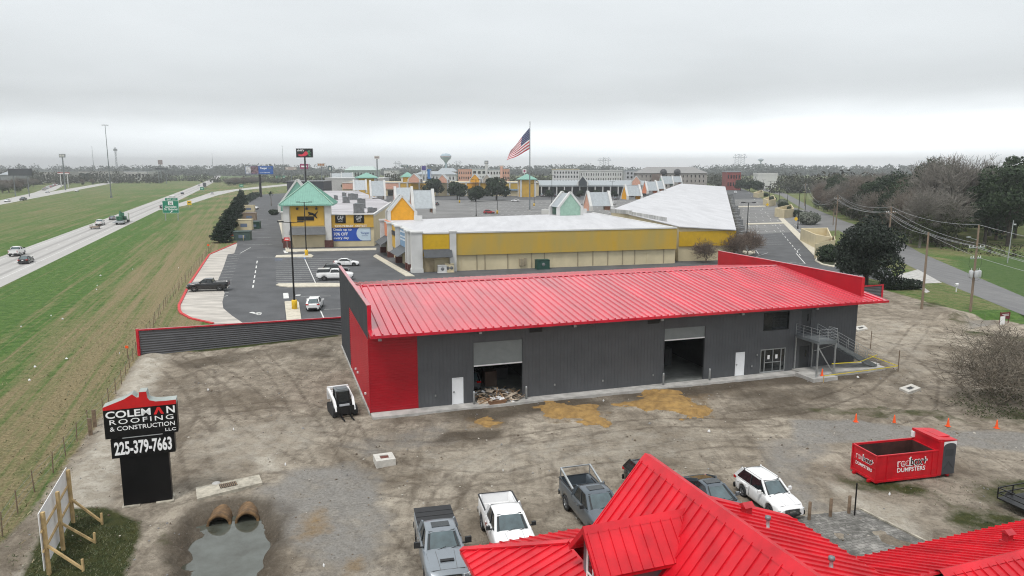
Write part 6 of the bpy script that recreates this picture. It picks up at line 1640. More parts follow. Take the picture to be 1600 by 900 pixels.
def lorry(label, loc, hd, body_m, L_=9.0, h_=3.9, cab_m=P_WHITE, group='vehicles on the highway'):
    t = thing('lorry', label, 'lorry', (*loc, .02), hd, group)
    b = MB(); b.b(-L_ / 2, L_ / 2 - 2.6, -1.25, 1.25, 1.1, h_); b.build('cargo_box', body_m, t)
    b = MB(); b.loft([[(L_ / 2 - 2.5, -1.15, .6), (L_ / 2 - 2.5, 1.15, .6), (L_ / 2 - 2.5, 1.1, 3.0), (L_ / 2 - 2.5, -1.1, 3.0)], [(L_ / 2 - .7, -1.15, .6), (L_ / 2 - .7, 1.15, .6), (L_ / 2 - 1.1, 1.1, 2.8), (L_ / 2 - 1.1, -1.1, 2.8)]], 0, False); b.b(L_ / 2 - .7, L_ / 2 + .3, -1.0, 1.0, .6, 1.75); c_ = b.build('cab', cab_m, t)
    b = MB(); b.q((L_ / 2 - .8, -1.0, 1.8), (L_ / 2 - .8, 1.0, 1.8), (L_ / 2 - 1.04, 1.0, 2.7), (L_ / 2 - 1.04, -1.0, 2.7)); b.build('windshield', M_GLASS, c_)
    b = MB(); b.b(-L_ / 2, L_ / 2 - .5, -.5, .5, .6, 1.08); b.b(-L_ / 2 - .05, -L_ / 2, -1.2, 1.2, .45, .6); b.build('chassis', M_BLACK, t)
    for x in (-L_ / 2 + 1.2, -L_ / 2 + 2.4, L_ / 2 - 1.0):
        for sg in (-1, 1):
            b = MB(); b.lathe([(0, sg * 1.0 - .14), (.5, sg * 1.0 - .14), (.5, sg * 1.0 + .14), (0, sg * 1.0 + .14)], 14, axis='Y'); b.build('wheel', M_RUBBER, t, (x, 0, .5))
    return t
HH = TH + D(90)
lorry('white box lorry rising above the green exit sign on the near highway', G(270, 317), HH, M_STUCW, 11, 3.9)
lorry('dark loaded articulated lorry far along the near highway', G(320, 292.5), HH, M_AWN, 15, 4.1, P_BLACK)
lorry('white lorry far left on the crowded stretch beyond the grass', G(247.5, 274.5), HH - math.pi, M_STUCW, 16, 4.1, P_WHITE, 'vehicles on the far carriageway')
t = thing('flatbed_lorry', 'flatbed lorry carrying green farm machinery on the near highway', 'lorry', (*G(192, 348.5), .02), HH, 'vehicles on the highway')
b = MB(); b.b(-7.5, 3.5, -1.3, 1.3, .95, 1.15); b.b(-9.2, -7.3, -1.7, 1.7, .7, .95); b.build('flatbed', M_GALV, t)
b = MB(); b.b(4.2, 6.4, -1.2, 1.2, .7, 3.1); b.b(6.4, 7.6, -1.05, 1.05, .7, 1.9); b.b(4.0, 4.2, -1.2, 1.2, .9, 3.3); b.build('cab', P_WHITE, t)
b = MB(); b.lathe([(.6, -1.5), (.6, 1.5)], 10, axis='Y', c=(-2, 0, 1.8)); b.box((-1.5, 0, 2.6), (3.2, 1.5, 1.2), 0, .2, .3); b.box((-4.5, .3, 1.9), (2.4, 1.6, 1.2), 0, .3); b.beam((-5.5, 0, 1.6), (-1.5, .4, 4.0), .4, .5); b.beam((-1.5, .4, 4.0), (1.5, -.2, 2.2), .4, .5); b.box((1.6, 0, 1.7), (1.5, 1.9, .9)); b.build('green_machine', mat('machine_green', (0.01, 0.10, 0.045), var=.4), t)
for x in (-6.4, -5.2, -4.0, 2.6, 3.8, 6.6):
    for sg in (-1, 1):
        b = MB(); b.lathe([(0, sg * 1.05 - .14), (.5, sg * 1.05 - .14), (.5, sg * 1.05 + .14), (0, sg * 1.05 + .14)], 14, axis='Y'); b.build('wheel', M_RUBBER, t, (x, 0, .5))
t = thing('flat_trailer', 'low flat trailer of dark scrap behind the white pickup on the near highway', 'trailer', (*G(149, 357.5), .02), HH, 'vehicles on the highway')
b = MB(); b.b(-2.4, 2.2, -1.1, 1.1, .5, .65); b.beam((2.2, 0, .55), (4.2, 0, .55), .12, .12)
for sg in (-1, 1): b.beam((-2.4, sg * 1.08, 1.2), (2.2, sg * 1.08, 1.2), .05, .05); [b.beam((x, sg * 1.08, .6), (x, sg * 1.08, 1.2), .05, .05) for x in (-2.4, -.8, .8, 2.2)]
b.build('bed', M_OLDWOOD, t)
for sg in (-1, 1): b = MB(); b.lathe([(0, sg * 1.1 - .1), (.36, sg * 1.1 - .1), (.36, sg * 1.1 + .1), (0, sg * 1.1 + .1)], 12, axis='Y'); b.build('wheel', M_RUBBER, t, (-.2, 0, .36))
t = thing('utility_trailer', 'black steel trailer with a white wheel at the right edge of the lot', 'trailer', (*G(1612, 796), 0), D(18))
b = MB(); b.b(-1.6, 1.6, -.8, .8, .5, .58)
for z in (.85, 1.15): b.beam((-1.6, -.8, z), (1.6, -.8, z), .05, .05); b.beam((-1.6, .8, z), (1.6, .8, z), .05, .05); b.beam((-1.6, -.8, z), (-1.6, .8, z), .05, .05)
for x in (-1.6, -.5, .6, 1.6): b.beam((x, -.8, .55), (x, -.8, 1.15), .05, .05); b.beam((x, .8, .55), (x, .8, 1.15), .05, .05)
b.build('rail_bed', M_BLACK, t)
for sg in (-1, 1):
    wt = MB(); wt.lathe([(.18, -.09), (.33, -.09), (.35, 0), (.33, .09), (.18, .09)], 18, axis='Y'); wt.lathe([(0, -.05), (.2, -.06), (.2, .06), (0, .05)], 14, 1, axis='Y'); wt.build('wheel', [M_RUBBER, M_WHITE], t, (-.45, sg * .95, .35))

t = thing('track_loader', 'white and black compact track loader with forks by the red wall', 'track loader', (*G(535, 645), 0), D(-64)); t.scale = (.9, .9, .92)
b = MB(); b.loft([[(-1.35, -.62, .35), (-1.35, .62, .35), (-1.35, .62, 1.25), (-1.35, -.62, 1.25)], [(.85, -.62, .35), (.85, .62, .35), (.85, .60, 1.0), (.85, -.60, 1.0)]], 0, False); b.build('chassis', M_BLACK, t)
b = MB(); b.b(-1.62, -1.30, -.66, .66, .55, 1.62); b.b(-1.30, -.75, -.60, .60, 1.25, 1.50); b.build('engine_cover', P_WHITE, t)
for sg in (-1, 1):
    tk = MB(); prof = []
    for k in range(28):
        a = k / 28 * 2 * math.pi; c_ = math.cos(a); s_ = math.sin(a)
        prof.append((c_ * .40 + (.82 if c_ > 0.01 else -.78 if c_ < -.01 else 0), .42 + s_ * .40 * (1 if s_ < 0 else .95)))
    A_ = [(x, sg * .68, z) for x, z in prof]; B_ = [(x, sg * 1.02, z) for x, z in prof]
    tk.loft([A_, B_] if sg > 0 else [B_, A_], 0, False)
    for k in range(28): x, z = prof[k]; tk.box((x, sg * .85, z), (.07, .36, .07), 0, 0, k)
    tk.build('track', M_RUBBER, t)
cab_ = MB(); C0 = [(-.72, -.50), (.50, -.50), (.50, .50), (-.72, .50)]
cab_.loft([[(x, y, .95) for x, y in C0], [(x * .98 - .05 if x > 0 else x, y, 1.95) for x, y in C0]], 0, False); co = cab_.build('cab', M_GLASS, t)
rf = MB(); rf.b(-.78, .42, -.55, .55, 1.95, 2.08); rf.b(-.6, .2, -.4, .4, 2.08, 2.13); rf.build('cab_roof', M_DARKGALV, co)
fr = MB()
for sg in (-1, 1): fr.beam((.52, sg * .52, .95), (.46, sg * .52, 1.98), .09, .09, 0); fr.beam((-.72, sg * .52, .95), (-.72, sg * .52, 1.98), .09, .09, 0)
fr.build('cab_frame', M_BLACK, co)
for sg in (-1, 1):
    ar = MB(); ar.beam((-1.45, sg * .80, 1.75), (.55, sg * .80, 1.30), .20, .22); ar.beam((.50, sg * .80, 1.34), (1.22, sg * .74, .52), .20, .20); ar.beam((-1.50, sg * .80, .9), (-1.45, sg * .80, 1.85), .20, .26); ar.build('lift_arm', P_WHITE, t)
ar = MB(); ar.b(-1.58, -1.36, -.9, .9, 1.78, 1.95); ar.build('cross_tube', P_WHITE, t)
fk = MB(); fk.b(1.18, 1.30, -.72, .72, .30, .95)
for sg in (-1, 1): fk.b(1.30, 1.36, sg * .38 - .06, sg * .38 + .06, .10, .95); fk.b(1.30, 2.45, sg * .38 - .06, sg * .38 + .06, .08, .13)
fk.build('fork', M_BLACK, t)
hd_ = MB(); hd_.b(.86, .92, -.42, .42, .80, 1.02); hd_.build('front_panel', M_LAMP, t)
# ================================================================ SIGNS, LAMPS, POLES, YARD OBJECTS
EX = Vector((math.cos(TH), math.sin(TH), 0)); EN = Vector((math.sin(TH), -math.cos(TH), 0)); UP = Vector((0, 0, 1))
sg = thing('pylon_sign', 'black roofing company pylon sign topped by a red house outline', 'sign', (-20.38, 38.86, 0), TH)
b = MB(); b.b(-1.22, 1.22, -.28, .28, .06, 3.0); b.b(-1.0, 1.0, -.2, .2, 3.0, 4.2); b.build('pillar', M_SIGNBLACK, sg)
b = MB(); b.b(-1.58, 1.58, -.34, .34, 2.86, 3.94); ph = b.build('number_panel', M_SIGNBLACK, sg)
b = MB(); b.b(-1.80, 1.80, -.40, .40, 4.02, 5.62); np_ = b.build('name_panel', M_SIGNBLACK, sg)
o_ = [(-1.80, 5.625), (1.80, 5.625), (1.80, 5.87), (1.25, 5.86), (.78, 5.88), (.48, 5.98), (.40, 6.12), (.36, 6.48), (0.0, 6.48), (-.02, 6.20), (-.14, 6.20), (-.34, 6.40), (-.75, 6.16), (-1.80, 5.80)]
b = MB(); F = [(x, -.40, z) for x, z in o_]; B_ = [(x, .40, z) for x, z in o_]; k_ = len(o_)
b.add(F, [tuple(range(k_))], 0); b.add(B_, [tuple(reversed(range(k_)))], 0); b.add(F + B_, [(i, k_ + i, k_ + (i + 1) % k_, (i + 1) % k_) for i in range(k_)], 1)
b.build('house_outline', [mat('sign_red', (0.55, 0.008, 0.012), rough=.4), mat('grey_green_edge', (0.30, 0.33, 0.31))], sg)
def sgt(txt, w_, h_, x, z, y, off=0.0, par=None, m=M_TXTW, space=1.0):
    return put_text(text_mesh(txt, w_, h_, off, .008, space=space), m, par or sg, (x, y, z), (1, 0, 0), (0, 0, 1))
sgt('COLEM', 2.20, .40, -.60, 5.35, -.41, .022, np_); sgt('N', .42, .40, 1.50, 5.35, -.41, .022, np_)
b = MB(); cv = [(.64, 5.15), (.79, 5.15), (.90, 5.40), (1.01, 5.15), (1.16, 5.15), (.97, 5.55), (.83, 5.55)]
b.add([(x, -.418, z) for x, z in cv], [(0, 1, 2, 6), (2, 3, 4, 5), (2, 5, 6)]); b.build('red_chevron', mat('chevron_red', (0.70, 0.01, 0.012)), np_)
sgt('ROOFING', 3.15, .27, .04, 4.93, -.41, .002, np_, space=1.25); sgt('& CONSTRUCTION', 3.20, .24, .06, 4.55, -.41, .004, np_); sgt('LLC', .54, .17, 1.43, 4.22, -.41, .004, np_)
b = MB(); b.b(-1.0, 1.0, -.355, -.30, 3.955, 4.00); b.build('lamp_strip', M_LAMP, sg)
sgt('225-379-7663', 2.85, .78, .0, 3.40, -.35, .030, ph)
b = MB()
for x in (-.85, .85): b.b(x - .45, x + .45, -.5, .5, -.1, .06)
b.build('footing', M_CONC2, sg)
fr = thing('braced_board', 'white board nailed to a braced frame of new timber posts, seen from behind', 'board', (-22.1, 33.7, 0), 0)
PP = [(-21.34, 31.37), (-21.97, 33.5), (-23.0, 36.1)]; BR = [(-19.9, 31.6), (-20.75, 34.1), (-21.55, 36.2)]
rel = lambda p, z: (p[0] + 22.1, p[1] - 33.7, z)
for p, q_ in zip(PP, BR):
    b = MB(); b.beam(rel(p, -.2), rel(p, 3.05), .14, .14); b.build('post', M_TIMBER, fr)
    b = MB(); b.beam(rel(p, 1.45), rel(q_, .12), .10, .10); b.beam(rel(q_, -.1), rel(q_, .62), .09, .09); b.build('brace', M_TIMBER, fr)
b = MB(); d_ = Vector((PP[2][0] - PP[0][0], PP[2][1] - PP[0][1], 0)).normalized(); nL = Vector((-d_.y, d_.x, 0)) * .11
A_, B_ = Vector(rel(PP[0], 0)) - d_ * .25 + nL, Vector(rel(PP[2], 0)) + d_ * .25 + nL
b.add([A_ + UP * .32, B_ + UP * .28, B_ + UP * 3.12, A_ + UP * 3.08] + [v_ + nL * .25 for v_ in (A_ + UP * .32, B_ + UP * .28, B_ + UP * 3.12, A_ + UP * 3.08)], [(0, 1, 2, 3), (7, 6, 5, 4), (0, 4, 5, 1), (1, 5, 6, 2), (2, 6, 7, 3), (3, 7, 4, 0)]); b.build('white_panel', M_WHITE, fr)
b = MB()
for z in (1.25, 2.2): b.beam(tuple(A_ - nL * .35 + UP * z), tuple(B_ - nL * .35 + UP * z), .08, .09)
b.build('cross_rail', M_TIMBER, fr)
M_RUST = mat('rust_stained_pipe', (0.15, 0.088, 0.040), rough=.9, var=.45, scale=2.5, bump=.3)
for i, (px_, py_) in enumerate(((342, 822), (386, 817))):
    c_ = G(px_, py_, -.66); t = thing('culvert_pipe', ['left rusty concrete culvert pipe mouth above the pond', 'right rusty concrete culvert pipe mouth above the pond'][i], 'culvert pipe', (c_[0], c_[1], -.66), R(14), 'pair of culvert pipes')
    b = MB(); b.lathe([(.50, 3.2), (.50, 0), (.53, -.02), (.62, -.02), (.64, .0), (.64, .35), (.60, .38), (.60, 3.2)], 32, axis='Y'); b.lathe([(.495, 3.2), (.495, .12)], 32, 1, axis='Y'); b.build('pipe', [M_RUST, M_BLACK], t)  # black second material on the bore paints the shade inside the pipe
    b = MB(); b.lathe([(0, 2.2), (.49, 2.2)], 24, axis='Y'); b.build('shade_end', M_BLACK, t)  # black disc closing the bore, shade put into its colour
P = [G(306, 766), G(405, 745.5), G(410.5, 758), G(308, 784)]; t = thing('drain_inlet', 'weathered concrete inlet slab with an iron grate above the pipes', 'drain inlet', (P[0][0], P[0][1], 0))
rel2 = lambda p: (p[0] - P[0][0], p[1] - P[0][1])
b = MB(); b.prism([rel2(p) for p in P], -.6, .17); b.build('slab', M_CONC2, t)
b = MB(); c_ = rel2(G(357, 762)); dx_ = Vector((P[1][0] - P[0][0], P[1][1] - P[0][1], 0)).normalized(); a_ = math.atan2(dx_.y, dx_.x)
b.box((*c_, .176), (.95, .62, .012), 0, a_)
for k in range(9): b.box((c_[0] + dx_.x * (-.42 + k * .105), c_[1] + dx_.y * (-.42 + k * .105), .195), (.05, .60, .03), 1, a_)
b.build('iron_grate', [M_BLACK, mat('rusty_iron', (0.17, 0.11, 0.06))], t)
b = MB(); c_ = rel2(G(338, 759)); b.lathe([(.0, .20), (.20, .20), (.24, .17)], 18, c=(*c_, 0)); b.build('manhole_lid', M_CONC, t)
def basin(pts, h_, label, hole_m, nm='catch_basin'):
    P = [G(x_, y_, h_) for x_, y_ in pts]; cx_, cy_ = sum(p[0] for p in P) / 4, sum(p[1] for p in P) / 4
    t = thing(nm, label, 'catch basin', (cx_, cy_, 0)); Q = [(p[0] - cx_, p[1] - cy_) for p in P]
    a_ = sum(Q[i][0] * Q[(i + 1) % 4][1] - Q[(i + 1) % 4][0] * Q[i][1] for i in range(4))
    if a_ < 0: Q.reverse()
    I = [(p[0] * .45, p[1] * .45) for p in Q]; b = MB()
    b.add([(*p, -.1) for p in Q] + [(*p, h_) for p in Q] + [(*p, h_) for p in I] + [(*p, h_ - .25) for p in I], [(i, (i + 1) % 4, 4 + (i + 1) % 4, 4 + i) for i in range(4)] + [(4 + i, 4 + (i + 1) % 4, 8 + (i + 1) % 4, 8 + i) for i in range(4)] + [(8 + i, 8 + (i + 1) % 4, 12 + (i + 1) % 4, 12 + i) for i in range(4)])
    b.build('box', mat('fresh_concrete', (0.50, 0.48, 0.44), rough=.85, var=.12, scale=3), t)
    b = MB(); b.add([(*p, h_ - .06) for p in I], [(0, 1, 2, 3)]); b.build('opening', hole_m, t)
basin(((582.7, 710), (612.3, 706), (618.3, 716.7), (588.3, 721)), .42, 'raised concrete catch basin with a rusty square opening in the middle of the lot', mat('rust_cover', (0.12, 0.035, 0.025)))
basin(((1405, 606), (1424, 599.5), (1439, 606), (1420, 612.5)), .16, 'flat white concrete manhole frame in the dirt beyond the yellow tape', M_BLACK)
basin(((1334, 510.5), (1350, 508), (1356, 513), (1340, 516)), .16, 'flat white concrete manhole frame just past the warehouse corner', M_BLACK)
M_SAND = mat('ochre_sand', (0.34, 0.21, 0.07), rough=.95, scale=1.8, bump=.8, bscale=6, col2=(0.20, 0.12, 0.042))
def pile(pts, h_, label, seed):
    P = [G(x_, y_) for x_, y_ in pts]; cx_, cy_ = sum(p[0] for p in P) / len(P), sum(p[1] for p in P) / len(P)
    xs_ = np.arange(min(p[0] for p in P) - .5, max(p[0] for p in P) + .5, .14); ys_ = np.arange(min(p[1] for p in P) - .5, max(p[1] for p in P) + .5, .14)
    X, Y = np.meshgrid(xs_, ys_); sd = poly_sd(P, X, Y) + (vnoise(X, Y, 1.4, seed) - .5) * 1.1 + (vnoise(X, Y, 4, seed + 1) - .5) * .35
    Z = np.clip(sd / 1.1, -1, 1.0) * h_ * (.35 + .9 * vnoise(X, Y, .75, seed + 2)) + (vnoise(X, Y, 3.2, seed + 3) - .5) * .10 - .03
    Z = np.where(sd < 0, -.25 + 0 * Z, np.maximum(Z, .02)) + ground_height(X, Y)
    b = MB(); n_, m_ = X.shape
    b.v = [(float(X[i, j] - cx_), float(Y[i, j] - cy_), float(Z[i, j])) for i in range(n_) for j in range(m_)]
    for i in range(n_ - 1):
        for j in range(m_ - 1):
            if max(sd[i, j], sd[i + 1, j], sd[i, j + 1], sd[i + 1, j + 1]) > 0: b.f.append([i * m_ + j, i * m_ + j + 1, (i + 1) * m_ + j + 1, (i + 1) * m_ + j]); b.mi.append(0); b.sm.append(True)
    tag(b.build('sand_pile', M_SAND, None, (cx_, cy_, 0)), label, 'sand pile', 'ochre sand piles along the warehouse')
pile(((838, 637), (850, 628), (890, 630), (940, 632), (935, 645), (955, 655), (948, 666), (920, 664), (895, 655), (850, 652)), .28, 'ochre sand spread before the middle of the warehouse, the middle one of three', 41)
pile(((962, 632), (1000, 622), (1010, 612), (1055, 612), (1085, 628), (1112, 645), (1105, 656), (1070, 655), (1040, 640), (1010, 640), (990, 635)), .42, 'largest ochre sand heap before the empty open doorway', 51)
pile(((735, 654), (752, 651), (775, 652), (779, 664), (765, 668), (742, 665)), .13, 'smallest flat patch of ochre sand below the rubble doorway', 61)
du = thing('skip', 'red roll-off skip lettered redbox+ dumpsters with a toilet cabin on its end', 'skip', (21.45, 41.05, 0), R(13))
M_SKIP = mat('skip_red', (0.52, 0.006, 0.016), rough=.42, var=.15, scale=1.2)
LX, WY, H_ = 4.25, 2.10, 1.72
b = MB()
b.b(0, LX, 0, .06, .16, H_ ); b.b(0, LX, WY - .06, WY, .16, H_); b.b(0, .06, .062, WY - .062, .16, H_); b.b(LX - .06, LX, .062, WY - .062, .16, H_); b.b(.06, LX - .06, .062, WY - .062, .16, .24)
b.build('tub', M_SKIP, du)
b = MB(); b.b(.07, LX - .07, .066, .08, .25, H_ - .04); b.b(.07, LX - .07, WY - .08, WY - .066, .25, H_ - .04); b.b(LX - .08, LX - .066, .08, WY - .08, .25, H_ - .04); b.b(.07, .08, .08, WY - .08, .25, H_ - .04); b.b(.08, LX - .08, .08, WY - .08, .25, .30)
b.build('dark_lining', mat('dark_skip_inside', (0.055, 0.022, 0.018), var=.4, scale=1.5), du)  # inner faces and floor in a darker, blotchier red than the tub
b = MB()
for y in (-.03, WY - .05): b.b(-.03, LX, y, y + .09, H_, H_ + .07); b.b(-.03, LX, y - .0, y + .10, .12, .24)
b.b(-.045, .05, .06, WY - .06, H_, H_ + .07); b.b(-.045, .05, .06, WY - .06, .12, .26); b.b(-.05, .02, -.04, .06, .12, H_ + .07); b.b(-.05, .02, WY - .06, WY + .04, .12, H_ + .07)
for x in (.7, LX - .4): b.b(x, x + .07, -.035, -.002, .24, H_)
b.b(-.03, .03, .1, WY - .1, .92, .96)
b.build('rim', M_SKIP, du)
b = MB()
for y in (.35, WY - .45): b.b(-.2, LX + 1.2, y, y + .14, .02, .16)
for x in (.2, LX + .9): b.lathe([(0, .05), (.10, .05), (.10, .35), (0, .35)], 10, axis='Y', c=(x, 0, .10)); b.lathe([(0, WY - .35), (.10, WY - .35), (.10, WY - .05), (0, WY - .05)], 10, axis='Y', c=(x, 0, .10))
b.build('skid_rail', M_SKIP, du)
b = MB(); b.b(LX + .004, LX + 1.25, .16, WY, .16, 2.30); b.b(LX - .0, LX + .32, -.03, .155, .16, 2.30)
b.add([(LX - .05, .0, 2.28), (LX + 1.3, .0, 2.28), (LX + 1.3, WY + .03, 2.28), (LX - .05, WY + .03, 2.28), (LX - .05, 0, 2.44), (LX + 1.3, 0, 2.32), (LX + 1.3, WY + .03, 2.32), (LX - .05, WY + .03, 2.44)], [(3, 2, 1, 0), (4, 5, 6, 7), (0, 1, 5, 4), (1, 2, 6, 5), (2, 3, 7, 6), (3, 0, 4, 7)])
b.b(LX + .45, LX + 1.2, .5, WY - .3, 2.36, 2.41)
b.build('cabin', M_SKIP, du)
b = MB(); b.b(LX + .34, LX + 1.24, -.02, .155, .20, 1.95); A_ = []
for k in range(9): t_ = k / 8 * math.pi; A_.append((LX + .79 + .45 * math.cos(t_), 1.95 + .22 * math.sin(t_)))
b.add([(x, -.02, z) for x, z in A_] + [(x, .155, z) for x, z in A_], [tuple(range(9)), tuple(reversed(range(9, 18)))] + [(i, 9 + i, 10 + i, i + 1) for i in range(8)])
dr = b.build('toilet_door', mat('slate_plastic', (0.055, 0.06, 0.068), rough=.5), du)
b = MB(); b.beam((LX + .45, -.028, .55), (LX + .79, -.028, 1.0), .01, .05); b.beam((LX + 1.13, -.028, .55), (LX + .79, -.028, 1.0), .01, .05); b.build('door_moulding', mat('slate_plastic2', (0.04, 0.045, 0.05)), dr); b = MB(); b.b(LX + .5, LX + 1.08, -.032, -.0201, 1.35, 1.8); b.build('door_panel', MATS['slate_plastic2'], dr)
b = MB(); b.add([(x, -.03, z) for x, z in A_] + [(LX + .34, -.03, 2.27), (LX + 1.24, -.03, 2.27)], [tuple([10] + list(range(0, 9)) + [9])]); b.b(LX - .12, LX + .0, WY - .2, WY + .02, 1.9, 2.25); b.build('white_canopy', M_WHITE, du)
def skip_txt(txt, w_, h_, p, right, m, off, out, par):
    n_ = Vector(right).cross(UP)
    return put_text(text_mesh(txt, w_, h_, off, .004), m, par, Vector(p) + n_ * out, right, UP)
M_TB = mat('black_lettering', (0.01, 0.01, 0.01)); M_TR = mat('red_lettering', (0.50, 0.006, 0.016), rough=.42)
for right, p0, sc in (((1, 0, 0), (2.42, -.0, 0), 1.0), ((0, -1, 0), (-.0, 1.05, 0), .72)):
    Rv = Vector(right); P0 = Vector(p0)
    skip_txt('red', .86 * sc, .52 * sc, P0 + Rv * (-.56 * sc) + UP * 1.22, right, M_TXTW, .03, .012, du)
    skip_txt('red', .74 * sc, .40 * sc, P0 + Rv * (-.56 * sc) + UP * 1.22, right, M_TR, .0, .022, du)
    skip_txt('box+', 1.24 * sc, .60 * sc, P0 + Rv * (.47 * sc) + UP * 1.24, right, M_TXTW, .035, .012, du)
    skip_txt('box+', 1.10 * sc, .48 * sc, P0 + Rv * (.47 * sc) + UP * 1.24, right, M_TB, .012, .022, du)
    skip_txt('DUMPSTERS', 1.95 * sc, .27 * sc, P0 + UP * (.76 if sc == 1 else .74), right, M_TXTW, .012, .012, du)
for i, ((x_, y_), h_, lb) in enumerate((((1264, 813), 1.05, 'left of three round wooden posts between the white car and the patio'), ((1297, 808), 1.08, 'middle of three round wooden posts behind the brick patio'), ((1326, 803), 1.05, 'right of three round wooden posts, next to the thin black pole'))):
    b = MB(); b.lathe([(.085, -.2), (.085, h_ - .03), (.06, h_), (0, h_)], 12); tag(b.build('wooden_post', M_OLDWOOD, None, (*G(x_, y_), 0)), lb, 'post', 'wooden posts by the patio')
b = MB(); b.lathe([(.04, -.2), (.04, 1.85), (.05, 1.86), (0, 1.9)], 10); tag(b.build('metal_pole', M_BLACK, None, (*G(1335, 806.5), 0)), 'thin black pole at the corner of the brick patio', 'pole')
for (x_, y_), h_, lb in (((142, 681), 1.25, 'dark square post, the left of two by the pylon sign'), ((148.5, 668), 1.3, 'dark square post, the right of two by the pylon sign')):
    b = MB(); b.b(-.12, .12, -.08, .08, -.2, h_); b.b(-.13, .13, -.09, .09, h_, h_ + .03); tag(b.build('wooden_post', M_OLDWOOD, None, (*G(x_, y_), 0), TH), lb, 'post', 'dark posts on the fence line')
wf = thing('wire_fence', 'thin wire fence on dark posts between the highway verge and the lot', 'fence')
rg = random.Random(4); FP = []
for i in range(56):
    t_ = 36 + i * 2.75
    s_ = -12.6 + (t_ - 44) * .06 if t_ < 60 else (-11.2 if t_ < 110 else -11.2 + (t_ - 110) * .042)
    p = ST(s_ + rg.uniform(-.12, .12), t_); FP.append(p)
    b = MB(); b.tube((0, 0, -.2), (rg.uniform(-.06, .06), rg.uniform(-.06, .06), 1.35), .035, .03, 6); b.build('fence_post', M_OLDWOOD, wf, (*p, 0))
b = MB()
for z in (.4, .8, 1.2):
    for a_, c_ in zip(FP, FP[1:]): b.tube((*a_, z), (*c_, z), .007, n=3, cap=False)
b.build('wire', M_DARKGALV, wf)
def marker(p, h_, w_, m, label, nm='marker_sign', cat='marker'):
    t = thing(nm, label, cat, (*p, 0)); b = MB(); b.b(-.03, .03, -.03, .03, -.1, h_); b.build('post', M_OLDWOOD, t); b = MB(); b.b(-w_ / 2, w_ / 2, -.06, -.03, h_ - w_ * .8, h_); b.build('plate', m, t)
marker(G(200, 561), 1.35, .32, M_ORANGE, 'small orange marker on a post beside the grey fence\'s end')
marker(G(326, 389), 1.1, .5, M_ORANGE, 'small orange marker on the verge beyond the red kerb')
t = thing('road_barrier', 'tiny orange and white barrier board under the dark tree row', 'barrier', (*G(362.5, 370), 0)); b = MB()
for z in (.3, .8): b.b(-.8, .8, -.03, .03, z, z + .25)
b.build('board', M_ORANGE, t)
for x in (-.6, .6):
    b = MB(); b.b(x - .05, x + .05, -.25, .25, 0, .05); b.b(x - .05, x + .05, .035, .08, .05, 1.15); b.build('leg', M_WHITE, t)
t = thing('sale_board', 'dark red board with a white sheet leaning on it by the side road', 'sign', (*G(1569, 508), 0), R(16)); b = MB()
b.b(-.72, .72, -.04, .04, .75, 1.55)
for x in (-.65, .65): b.b(x - .04, x + .04, .045, .10, -.1, 1.6)
b.build('board', mat('dark_red_board', (0.12, 0.012, 0.018)), t); b = MB(); b.b(-.78, -.10, -.12, -.06, .02, 1.1); b.build('white_sheet', M_WHITE, t)
b = MB(); b.b(-.5, .5, -.05, -.042, 1.30, 1.36); b.b(-.3, .5, -.05, -.042, 1.15, 1.19); b.build('lettering', M_TXTW, t)
t = thing('mailbox', 'white mailbox on a post at the edge of the side road', 'mailbox', (*G(1494, 456), 0), R(30)); b = MB(); b.b(-.06, .06, -.06, .06, -.1, 1.0); b.build('post', M_WHITE, t); b = MB(); b.b(-.32, .32, -.14, .14, 1.0, 1.18); b.lathe([(0, -.32), (.14, -.32), (.14, .32), (0, .32)], 14, axis='X', c=(0, 0, 1.18)); b.build('box', M_WHITE, t)
rg = random.Random(77)
for (x_, y_) in ((318, 1), ):
    pass
LIT = [(151, 453), (152, 447), (157, 431), (279, 419), (80, 494), (98, 499), (55, 574), (104, 561), (46, 595), (207.5, 421), (33, 511), (187, 553), (325, 610), (446, 727), (506, 885), (1390, 774), (1108, 675), (943, 627), (786, 736), (365, 672), (1340, 590), (1300, 520)]
for i, (x_, y_) in enumerate(LIT):
    b = MB(); n_ = 7; s_ = rg.uniform(.14, .30) * (.55 if y_ < 600 else .35)
    V = [(s_ * math.cos(k * 6.283 / n_) * rg.uniform(.5, 1.2), s_ * .7 * math.sin(k * 6.283 / n_) * rg.uniform(.5, 1.2), rg.uniform(.02, .08)) for k in range(n_)]
    b.add(V + [(0, 0, .14 + rg.random() * .08)] + [(v_[0] * .8, v_[1] * .8, -.03) for v_ in V], [(k, (k + 1) % n_, n_) for k in range(n_)] + [(n_ + 1 + k, n_ + 1 + (k + 1) % n_, (k + 1) % n_, k) for k in range(n_)])
    tag(b.build('litter', M_WHITE, None, (*G(x_, y_), .02), rg.random() * 6), 'crumpled scrap of white litter lying on grass or bare dirt', 'litter', 'white litter')
def lamp_post(p, h_, label, heads=2, rz=0.0, base=M_YELLOW, group='car park lamp posts', arm=1.2):
    t = thing('lamp_post', label, 'lamp post', (*p, 0), rz, group)
    b = MB(); b.tube((0, 0, .9), (0, 0, h_), .13, .09, 10); b.build('pole', M_BLACK, t)
    if base: b = MB(); b.lathe([(.0, 0), (.36, 0), (.36, 1.25), (.32, 1.32), (0, 1.32)], 18); b.build('base', base, t)
    else: b = MB(); b.lathe([(.0, 0), (.22, 0), (.22, .9), (0, .9)], 12); b.build('base', M_BLACK, t)
    for k in range(heads):
        a = k * 2 * math.pi / heads; b = MB(); c_, s_ = math.cos(a), math.sin(a)
        b.beam((0, 0, h_ - .1), (c_ * arm, s_ * arm, h_ - .05), .08, .08); b.box((c_ * (arm + .1), s_ * (arm + .1), h_), (.75, .42, .16), 0, a); b.build('lamp_head', M_BLACK, t)
